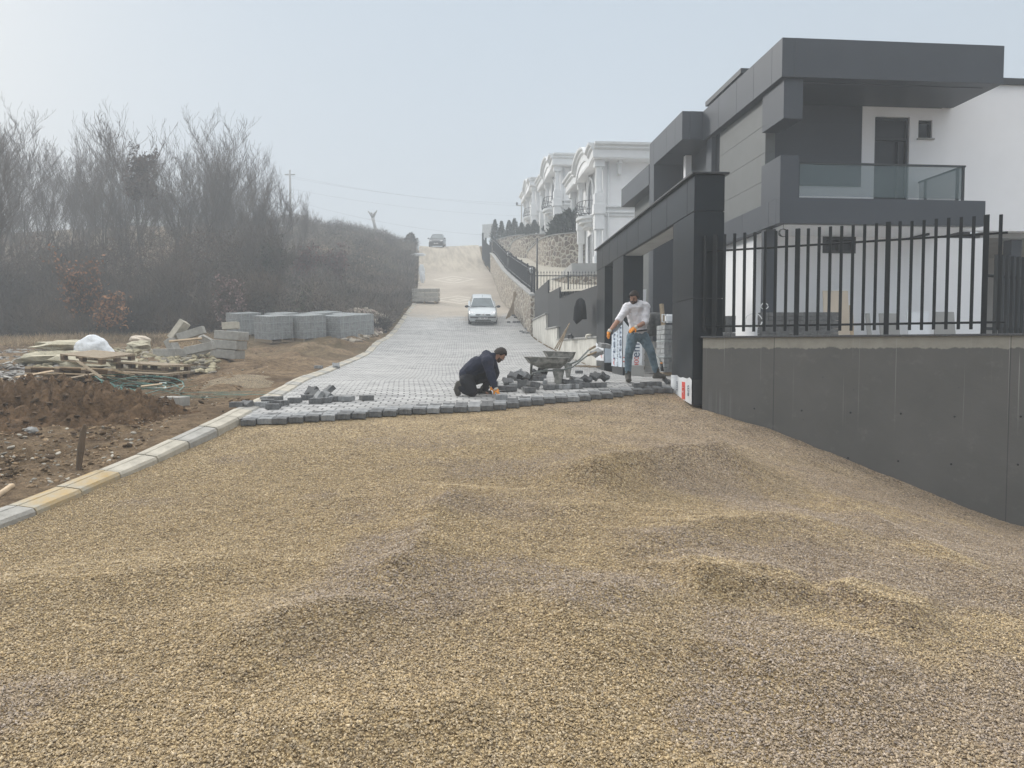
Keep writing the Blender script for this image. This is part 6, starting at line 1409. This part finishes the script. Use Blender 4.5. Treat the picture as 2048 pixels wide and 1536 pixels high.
# white sheeting scraps along the road edge, timber props leaning on the stone wall
for px, py, sx_, lb in ((838,519,.8,'strip of white sheeting in the scrub at the road edge'),(844,552,.25,'torn white sheeting hanging below the strip'),(845,566,.2,'lowest scrap of white sheeting at the road edge')):
    g = G(px, py); m = MB(); m.blob((0, 0, .5), (sx_, .1, .16 if sx_ > .5 else .5), 8, jit=.3); tag(m.build('white_sheeting', MAT['sack'], None, g), lb, 'sheeting', 'white sheeting along the road edge')
for k in range(7):
    a = G(1007+k*3.2, 636-k*1.6+2, 0); Yb = a.y; b = Vector((wx(Yb+.5)-.02+.05, Yb+.35+.1*k, h1(a.x, a.y)+1.5+.07*(k % 3)))
    tag(MB().tube([a+Vector((.15, 0, 0)), b], .038, 4, flat=.5).build('timber_prop', MAT['wood']), 'grey brown board leaning in the bundle against the sloping stone wall', 'board', 'boards leaning on the sloping stone wall')
# gravel spill left of the kerb
xs = np.arange(-8.0, -3.9, .05); ysg = np.arange(13.2, 19.5, .05)
V, F = grid(xs, ysg, lambda X, Y: H(X, Y)-.12+.19*np.exp(-(((X-lerpline(LEFT, Y)+1.3)/1.0)**2+((Y-16.2)/1.9)**2)*1.2)+.02*fbm(X*3, Y*3, 4, 3))
l_ = lerpline(LEFT, V[F].mean(1)[:, 1])-.17; F = F[V[F].mean(1)[:, 0] < l_]
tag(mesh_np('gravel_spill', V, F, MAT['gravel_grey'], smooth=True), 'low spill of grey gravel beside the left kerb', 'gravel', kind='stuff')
# ============================================================ WHEELBARROWS
def barrow(label, px, py, Y, rz, s=1):
    x = P(px, py, Y).x; t = thing('wheelbarrow', label, 'wheelbarrow', (x, Y, h1(x, Y)+.004), rz, 'wheelbarrows on the paving'); t.scale = s
    # long axis along x, wheel at -x, handles at +x
    rim = [(-.46, -.33), (.36, -.36), (.44, -.28), (.44, .28), (.36, .36), (-.46, .33), (-.55, 0)]; bot = [(-.16, -.17), (.22, -.2), (.26, -.16), (.26, .16), (.22, .2), (-.16, .17), (-.2, 0)]; n = 7
    mid = [(a[0]*.72+b[0]*.28, a[1]*.8+b[1]*.2) for a, b in zip(rim, bot)]
    V = [(x_, y_, .66+(.03 if x_ < -.3 else 0)) for x_, y_ in rim]+[(x_, y_, .54) for x_, y_ in mid]+[(x_, y_, .40) for x_, y_ in bot]
    inner = [(x_*.96, y_*.95, z+.012) for x_, y_, z in V]
    F = [(i, i+n*0+n, (i+1) % n+n, (i+1) % n) for i in range(n)]+[(n+i, 2*n+i, 2*n+(i+1) % n, n+(i+1) % n) for i in range(n)]+[tuple(2*n+i for i in range(n))]
    N3 = 3*n; Fi = [tuple(N3+j for j in f)[::-1] for f in F]; Fr = [(i, (i+1) % n, N3+(i+1) % n, N3+i) for i in range(n)]
    MB().add(V+inner, F+Fi+Fr).build('tub', MAT['steel'], t)
    MB().tube([(x_, y_, .665+(.03 if x_ < -.3 else 0)) for x_, y_ in rim+rim[:1]], .012, 6).build('tub_rim', MAT['steel'], t)
    for sg in (-1, 1):
        MB().tube([(-.58, sg*.05, .16), (-.2, sg*.16, .33), (.3, sg*.24, .36), (.52, sg*.26, .44), (.82, sg*.28, .72), (.92, sg*.29, .77)], .019, 8).build('frame_tube', MAT['pipe'], t)
        MB().tube([(.84, sg*.281, .733), (.92, sg*.29, .772), (1.04, sg*.295, .83)], .026, 8).build('grip', MAT['glove'] if False else MAT['wood'], t)
        m = MB(); m.add([(.08, sg*.22, .38), (.34, sg*.22, .38), (.27, sg*.25, 0), (.16, sg*.25, 0), (.08, sg*.19, .38), (.34, sg*.19, .38), (.27, sg*.21, 0), (.16, sg*.21, 0)], [(0,1,2,3),(7,6,5,4),(0,4,5,1),(1,5,6,2),(2,6,7,3),(3,7,4,0)]); m.build('leg', MAT['steel'], t)
        MB().tube([(-.40, sg*.10, .26), (-.38, sg*.2, .62)], .015, 6).build('brace', MAT['steel'], t)
    w = MB().lathe([(.08, -.03), (.145, -.04), (.16, -.02), (.16, .02), (.145, .04), (.08, .03)], 18, Matrix.Translation((-.56, 0, .16)) @ Matrix.Rotation(R(90), 4, 'X')).build('wheel', MAT['rubber'], t)
    MB().lathe([(0, -.03), (.09, -.03), (.09, .03), (0, .03)], 12, Matrix.Translation((-.56, 0, .16)) @ Matrix.Rotation(R(90), 4, 'X')).build('rim', MAT['steel'], w)
    return t
barrow('front steel wheelbarrow with cement splashed tub and its handles to the right', 1098, 765, 14.0, R(-6), (.86, .9, .73))
barrow('rear steel wheelbarrow with dark green inside partly hidden by the front one', 1122, 745, 16.2, R(-4), (.72, .8, .82))
m = MB()
for k in range(4): a = G(1150+k*9, 735+k*2); m.tube([a+Vector((0, 0, .04+.02*k)), a+Vector((.35, .1, .05+.02*k))], .022, 5)
tag(m.build('scrap_sticks', MAT['wood']), 'few short sticks lying on the paving right of the wheelbarrows', 'sticks')

# ============================================================ PEOPLE
def head(parent, c, face, up, size, hair_kind, beard=True):
    """face details on the head: c centre, face direction, up direction; a head is about .23 high"""
    f = Vector(face).normalized(); u = Vector(up); u = (u-f*u.dot(f)).normalized(); s = f.cross(u).normalized()
    Mx = Matrix((( s.x, f.x, u.x, c[0]), (s.y, f.y, u.y, c[1]), (s.z, f.z, u.z, c[2]), (0, 0, 0, 1)))   # local x side, y forward, z up
    k = size/.23; m = MB()
    # hair shell
    V = []; F = []; nn = 20; rows = 12
    for i in range(rows+1):
        th = math.pi*.62*i/rows
        for j in range(nn):
            a = 2*math.pi*j/nn; lim = 1.0
            fr = math.sin(a)   # forward component
            t_ = min(th, R(58)) if fr > .45 else (min(th, R(92)) if fr > -.1 else th)
            rr = 1+random.uniform(-.02, .05)
            V.append(((.084*math.sin(t_)*math.cos(a))*rr, (.102*math.sin(t_)*math.sin(a)-.006)*rr, (.112*math.cos(t_)+.014)*rr))
    for i in range(rows):
        for j in range(nn): F.append((i*nn+j, (i+1)*nn+j, (i+1)*nn+(j+1) % nn, i*nn+(j+1) % nn))
    m.add([tuple(x*k for x in v) for v in V], F, Mx)
    hr = m.build('hair', MAT['hair'], parent, smooth=True); sm = hr.modifiers.new('s', 'SOLIDIFY'); sm.thickness = .012*k; sm.offset = 1
    m = MB()
    for sx in (-1, 1): m.blob((sx*.030*k, .088*k, .012*k), (.011*k, .006*k, .006*k), 8, Mx)
    m.build('eyes', MAT['black'], parent)
    m = MB()
    for sx in (-1, 1): m.tube([(sx*.014*k, .093*k, .032*k), (sx*.034*k, .089*k, .036*k), (sx*.05*k, .078*k, .028*k)], .004*k, 5, Mx)
    m.build('eyebrows', MAT['hair'], parent)
    if beard:
        m = MB(); V = []; F = []; n1 = 13
        for i in range(6):
            z = (-.030-.016*i)
            for j in range(n1):
                a = math.pi*(.08+.84*j/(n1-1)); w = (.073-.0055*i*i*.45); V.append((w*math.cos(a)*k, (.012+(.084-.003*i)*math.sin(a))*k, z*k))
        for i in range(5):
            for j in range(n1-1):
                if i < 2 and 3 < j < 8: continue
                F.append((i*n1+j, (i+1)*n1+j, (i+1)*n1+j+1, i*n1+j+1))
        m.add(V, F, Mx); m.tube([(-.022*k, .096*k, -.032*k), (0, .101*k, -.029*k), (.022*k, .096*k, -.032*k)], .006*k, 5, Mx)
        b_ = m.build('beard', MAT['beard'], parent, smooth=True); sm = b_.modifiers.new('s', 'SOLIDIFY'); sm.thickness = .008*k; sm.offset = 0
    return Mx, k
def head_chain(J, c, f, u, k, tag_='h'):
    """vertices of skull, jaw, nose as part of the body surface"""
    c = Vector(c); f = Vector(f).normalized(); u = Vector(u); u = (u-f*u.dot(f)).normalized()
    J['h_low'] = (tuple(c-u*.062*k+f*.012*k), (.056*k, .062*k)); J['h_mid'] = (tuple(c-u*.005*k+f*.008*k), (.073*k, .086*k)); J['h_top'] = (tuple(c+u*.062*k), (.066*k, .080*k)); J['h_crown'] = (tuple(c+u*.10*k), .035*k)
    J['chin'] = (tuple(c-u*.095*k+f*.055*k), .022*k); J['nose'] = (tuple(c-u*.004*k+f*.104*k), .011*k); J['nose_b'] = (tuple(c+u*.006*k+f*.07*k), .02*k)
def hand(J, wrist, dirv, palm_n, k, pre, curl=.6, thumb_side=1):
    """palm and five unequal bent fingers as chains from the wrist"""
    d = Vector(dirv).normalized(); n = Vector(palm_n); n = (n-d*n.dot(d)).normalized(); s = d.cross(n).normalized()*thumb_side; w = Vector(wrist); ch = []
    J[pre+'palm'] = (tuple(w+d*.05*k), (.034*k, .018*k))
    for i, (off, L_) in enumerate(((.028, .075), (.010, .084), (-.009, .078), (-.027, .062))):
        b = w+d*.085*k+s*off*k; J['%sk%d' % (pre, i)] = (tuple(b), .0135*k); c1 = curl*(.8+.15*i)
        p1 = b+(d*math.cos(c1*.5)+n*math.sin(c1*.5)+s*off*2)*L_*.45*k; J['%sm%d' % (pre, i)] = (tuple(p1), .0115*k)
        p2 = p1+(d*math.cos(c1*1.5)+n*math.sin(c1*1.5)+s*off)*L_*.55*k; J['%st%d' % (pre, i)] = (tuple(p2), .009*k)
        ch.append([pre+'palm', '%sk%d' % (pre, i), '%sm%d' % (pre, i), '%st%d' % (pre, i)])
    t1 = w+d*.035*k+s*.042*k+n*.01*k; t2 = t1+(d*.7+s*.6+n*.5).normalized()*.045*k; J[pre+'th1'] = (tuple(t1), .014*k); J[pre+'th2'] = (tuple(t2), .010*k); ch.append([pre+'palm', pre+'th1', pre+'th2'])
    return ch
# ---- standing worker
YS_ = 14.1; gl = G(1262, 765); YS_ = gl.y+.0
mp = YS_/1480
wk = thing('person', 'standing bearded man in white shirt, blue jeans and orange gloves tossing pavers', 'person', (P(1285, 700, YS_).x, YS_, gl.z+.012), 0, 'workers laying the paving')
def S(px, py, dy=0):  # picture measure of the photographed figure turned into metres, feet at the origin
    return ((px-1285)*mp, dy, (765-py)*mp)
J = {}
J['pelvis'] = (S(1275, 668, .02), (.155, .12)); J['waist'] = (S(1275, 652, 0), (.145, .115)); J['chest'] = (S(1272, 630, -.03), (.175, .125)); J['upper'] = (S(1271, 617, -.06), (.15, .11)); J['neck'] = (S(1270, 609, -.09), .062)
hc = Vector(S(1264.5, 599, -.16)); fdir = Vector((-.45, -.75, -.42)); udir = Vector((-.12, -.42, .9))
head_chain(J, hc, fdir, udir, 1.02)
J['shR'] = (S(1253, 617, -.1), .078); J['elR'] = (S(1233.5, 643, -.22), .048); J['foR'] = (S(1224, 654, -.27), .042); J['wrR'] = (S(1215, 664, -.32), .028)
J['shL'] = (S(1289, 615.5, -.03), .08); J['elL'] = (S(1287, 646, -.16), .048); J['foL'] = (S(1277, 652, -.26), .043); J['wrL'] = (S(1265, 657, -.36), .028)
J['hiR'] = (S(1265, 676, .0), .1); J['knR'] = (S(1257.5, 706, -.05), .064); J['caR'] = (S(1257, 722, .02), .058); J['anR'] = (S(1257, 751, .03), .032); J['toR'] = (S(1256.5, 760, -.07), .018)
J['hiL'] = (S(1287, 676, .03), .1); J['knL'] = (S(1301, 703, -.02), .064); J['caL'] = (S(1307, 720, .05), .058); J['anL'] = (S(1315, 748, .08), .032); J['toL'] = (S(1324, 753, .02), .018)
hR = hand(J, J['wrR'][0], (-.42, -.25, -.75), (.35, -.2, -.5), .95, 'R', .7, -1); hL = hand(J, J['wrL'][0], (-.75, -.25, -.45), (.0, .5, -.6), .95, 'L', .35, 1)
E = [['pelvis', 'waist', 'chest', 'upper', 'neck', 'h_low', 'h_mid', 'h_top', 'h_crown'], ['h_low', 'chin'], ['h_mid', 'nose_b', 'nose'], ['upper', 'shR', 'elR', 'foR', 'wrR', 'Rpalm'], ['upper', 'shL', 'elL', 'foL', 'wrL', 'Lpalm'],
     ['pelvis', 'hiR', 'knR', 'caR', 'anR', 'toR'], ['pelvis', 'hiL', 'knL', 'caL', 'anL', 'toL']]+hR+hL
flesh('body', J, E, MAT['skin'], wk, .0055, 2)
def sub(J, keys, g=0, ex=None):
    d = {}
    for k in keys:
        r = J[k][1]; d[k] = (J[k][0], tuple(x+g for x in r) if hasattr(r, '__len__') else r+g)
    if ex: d.update(ex)
    return d
def mid(J, a, b, t, r): return (tuple(Vector(J[a][0]).lerp(Vector(J[b][0]), t)), r)
ex = {'cuR': mid(J, 'shR', 'elR', .97, .066), 'cuR2': mid(J, 'shR', 'elR', .6, .07), 'cuL': mid(J, 'elL', 'foL', .2, .066), 'elLx': mid(J, 'shL', 'elL', .95, .07), 'hem': (S(1275.5, 664, .01), (.172, .138)), 'collar': mid(J, 'upper', 'neck', .8, .082)}
Js = sub(J, ['waist', 'chest', 'upper', 'shR', 'shL'], .018, ex)
flesh('shirt', Js, [['chest', 'waist', 'hem'], ['chest', 'upper', 'collar'], ['upper', 'shR', 'cuR2', 'cuR'], ['upper', 'shL', 'elLx', 'cuL']], MAT['shirt'], wk, root='chest', disp=(.03,.07))
ex = {'bt': (S(1275.5, 661, .01), (.155, .125)), 'cfR': mid(J, 'anR', 'caR', .12, .056), 'cfL': mid(J, 'anL', 'caL', .12, .058), 'thR': mid(J, 'hiR', 'knR', .5, .098), 'thL': mid(J, 'hiL', 'knL', .5, .1)}
flesh('jeans', sub(J, ['pelvis', 'hiR', 'hiL', 'knR', 'knL', 'caR', 'caL'], .016, ex), [['pelvis', 'bt'], ['pelvis', 'hiR', 'thR', 'knR', 'caR', 'cfR'], ['pelvis', 'hiL', 'thL', 'knL', 'caL', 'cfL']], MAT['jeans'], wk, root='pelvis', disp=(.022,.06))
m = MB(); a_ = Vector(S(1275.5, 663.5, .01)); m.tube([a_+Vector((.172*math.cos(w), .14*math.sin(w), .0+.02*math.cos(w))) for w in np.linspace(0, 6.283, 25)], .017, 6); m.build('belt', MAT['black'], wk)
def boots(an, to, parent, J, heel=None):
    A, T = Vector(J[an][0]), Vector(J[to][0]); d = (T-A); d.z = 0; d.normalize(); z0 = max(0, T.z-.045)
    Jb = {'a': (tuple(A+Vector((0, 0, .075))), .06), 'b': (tuple(A+Vector((0, 0, -.02))), .06), 'c': (tuple(Vector((A.x, A.y, z0+.045))+d*.07), (.055, .06)), 'd': (tuple(Vector((T.x, T.y, z0+.032))+d*.04), (.056, .046)), 'e': (tuple(Vector((A.x, A.y, z0+.02))-d*.05), (.042, .034))}
    flesh('boot', Jb, [['a', 'b', 'c', 'd'], ['c', 'e']], MAT['boot'], parent, root='b')
boots('anR', 'toR', wk, J); boots('anL', 'toL', wk, J)
def glove(J, pre, wr, chains, parent):
    Jg = {}
    for k in J:
        if k.startswith(pre) and k not in ('Rx',) and (k[1:].startswith(('palm', 'k', 'm', 't')) ): 
            r = J[k][1]; Jg[k] = (J[k][0], tuple(x+.0045 for x in r) if hasattr(r, '__len__') else r+.0035)
    Jg['w'] = (tuple(Vector(J[wr][0]).lerp(Vector(J[pre+'palm'][0]), .45)), (.034, .026))
    flesh('glove', Jg, [['w', pre+'palm']]+chains, MAT['glove'], parent, .004, 1)
    a = Vector(J[wr][0]); b = Vector(J[pre+'palm'][0]); c = a+(a-b)*.35
    MB().tube([c, a, a.lerp(b, .75)], [.041, .037, .040], 12).build('glove_cuff', MAT['cuff'], parent)
glove(J, 'R', 'wrR', hR, wk); glove(J, 'L', 'wrL', hL, wk)
head(wk, hc, fdir, udir, .235, 'short')
# pavers in the air
for (px, py, dy, rot, lb) in ((1208, 690, -.36, (10, 5, 20), 'upper grey paver falling from the standing worker\'s hand'), (1194, 704, -.42, (20, -22, 25), 'lower tilted grey paver falling below the standing worker\'s hand')):
    p = P(px, py, YS_+dy); o = PAV['paver_light'].copy(); link(o); o.location = p-Vector((0, 0, .05)); o.rotation_euler = tuple(R(a) for a in rot); tag(o, lb, 'paver', 'falling pavers')
# ---- kneeling worker
gk = G(940, 791); YK = gk.y; mk = YK/1480
kn = thing('person', 'man in dark navy fleece kneeling on the paving to place a paver', 'person', (P(945, 700, YK).x, YK, gk.z+.01), 0, 'workers laying the paving')
def K(px, py, dy=0): return ((px-945)*mk, dy, (790-py)*mk)
J = {}
J['pelvis'] = (K(936, 756, 0), (.16, .125)); J['waist'] = (K(940, 742, 0), (.15, .115)); J['chest'] = (K(955, 729, 0), (.17, .115)); J['upper'] = (K(973, 722, 0), (.16, .10)); J['neck'] = (K(987, 714, 0), .06)
hc = Vector(K(999.5, 711, 0)); fdir = Vector((.70, -.14, -.70)); udir = Vector((.66, 0, .75))
head_chain(J, hc, fdir, udir, 1.0)
J['shN'] = (K(976, 723, -.19), .08); J['elN'] = (K(983, 752, -.26), .055); J['wrN'] = (K(991, 775, -.3), .03)
J['shF'] = (K(979, 722, .19), .08); J['elF'] = (K(990, 748, .22), .055); J['wrF'] = (K(981, 774, .12), .03)
J['hiN'] = (K(934, 762, -.11), .11); J['kN'] = (K(945, 783, -.14), .075); J['cN'] = (K(932, 780, -.13), .062); J['aN'] = (K(919, 774, -.12), .045); J['tN'] = (K(917, 784, -.12), (.02, .02))
J['hiF'] = (K(940, 760, .11), .11); J['kF'] = (K(986, 747, .14), .075); J['cF'] = (K(978, 763, .15), .062); J['aF'] = (K(966, 783, .15), .045); J['tF'] = (K(975, 789, .15), (.04, .025))
hN = hand(J, J['wrN'][0], (.45, -.15, -.7), (-.5, .1, -.5), 1.0, 'N', .5, 1); hF = hand(J, J['wrF'][0], (.5, -.2, -.6), (-.5, .1, -.5), 1.0, 'F', .6, -1)
E = [['pelvis', 'waist', 'chest', 'upper', 'neck', 'h_low', 'h_mid', 'h_top', 'h_crown'], ['h_low', 'chin'], ['h_mid', 'nose_b', 'nose'], ['upper', 'shN', 'elN', 'wrN', 'Npalm'], ['upper', 'shF', 'elF', 'wrF', 'Fpalm'],
     ['pelvis', 'hiN', 'kN', 'cN', 'aN', 'tN'], ['pelvis', 'hiF', 'kF', 'cF', 'aF', 'tF']]+hN+hF
flesh('body', J, E, MAT['skin'], kn, .0055, 2, side=(0,1,0))
ex = {'hem': (K(930, 748, 0), (.165, .11)), 'collar': mid(J, 'upper', 'neck', .95, .078), 'eN2': mid(J, 'shN', 'elN', .5, .085), 'wN2': mid(J, 'elN', 'wrN', .9, .05), 'wF2': mid(J, 'elF', 'wrF', .9, .05), 'belly': (K(962, 738, 0), (.13, .09))}
flesh('fleece_jacket', sub(J, ['waist', 'chest', 'upper', 'shN', 'shF', 'elN', 'elF'], .026, ex), [['chest', 'waist', 'hem'], ['chest', 'belly'], ['chest', 'upper', 'collar'], ['upper', 'shN', 'eN2', 'elN', 'wN2'], ['upper', 'shF', 'elF', 'wF2']], MAT['navy'], kn, root='chest', side=(0,1,0), disp=(.025,.09))
ex = {'tN2': mid(J, 'hiN', 'kN', .5, .12), 'tF2': mid(J, 'hiF', 'kF', .5, .12), 'eN': mid(J, 'cN', 'aN', .8, .06), 'eF': mid(J, 'cF', 'aF', .85, .065)}
flesh('trousers', sub(J, ['pelvis', 'hiN', 'hiF', 'kN', 'kF', 'cN', 'cF'], .02, ex), [['pelvis', 'hiN', 'tN2', 'kN', 'cN', 'eN'], ['pelvis', 'hiF', 'tF2', 'kF', 'cF', 'eF']], MAT['trousers'], kn, root='pelvis', side=(0,1,0))
# near boot stands on its toes with the sole to the left
Jb = {'a': (tuple(K(925, 772, -.12)), .058), 'b': (tuple(K(918, 768, -.12)), .056), 'c': (tuple(K(914.5, 779, -.12)), (.055, .05)), 'd': (tuple(K(917, 788, -.12)), (.05, .042))}
flesh('boot', Jb, [['a', 'b', 'c', 'd']], MAT['boot'], kn, root='b')
Jb = {'a': (tuple(K(966, 778, .15)), .058), 'b': (tuple(K(966, 784, .15)), .052), 'c': (tuple(K(974, 787.5, .15)), (.05, .035)), 'd': (tuple(K(981, 788.5, .15)), (.045, .025))}
flesh('boot', Jb, [['a', 'b', 'c', 'd']], MAT['boot'], kn, root='b')
glove(J, 'N', 'wrN', hN, kn); glove(J, 'F', 'wrF', hF, kn)
head(kn, hc, fdir, udir, .23, 'short')
ms = MB()
for e in (-.05, .0, .05): ms.box(-.02, .02, -.012, .012, -.003, .003, Matrix.Translation((e*.9, 0, 0)) @ Matrix.Rotation(R(-20), 4, 'Y'))
ms.build('chest_print', MAT['plate'], kn, K(963, 713.2, -.075), (R(-35), 0, 0))
MB().tube([K(1001.5, 707, -.075), K(1001, 709.5, -.078)], .006, 6).build('earpiece', MAT['plate'], kn)
# skin of the lower back and white shirt edge
MB().blob(K(926.5, 752, -.07), (.035, .06, .05), 10, rot=(0, R(-30), 0)).build('lower_back', MAT['skin'], kn)
# paver held by the kneeling worker
p = P(1003, 796, YK-.45); o = PAV['paver_light'].copy(); link(o); o.location = (p.x, p.y, p.z-.02); o.rotation_euler = (R(4), 0, R(3)); tag(o, 'grey paver under the kneeling worker\'s orange glove', 'paver')

# ============================================================ MIST
hz = MB().box(-230, 230, -14, 330, -9, 27.5).build('haze'); hm = bpy.data.materials.new('haze_volume'); hm.use_nodes = True; N = hm.node_tree.nodes; N.clear()
mo = N.new('ShaderNodeOutputMaterial'); pv_ = N.new('ShaderNodeVolumePrincipled'); pv_.inputs['Color'].default_value = (.70,.745,.785,1); pv_.inputs['Density'].default_value = .0048; pv_.inputs['Anisotropy'].default_value = .25
hm.node_tree.links.new(pv_.outputs[0], mo.inputs['Volume']); hz.data.materials.append(hm); tag(hz, 'thin even winter mist filling the air', 'haze', kind='stuff')
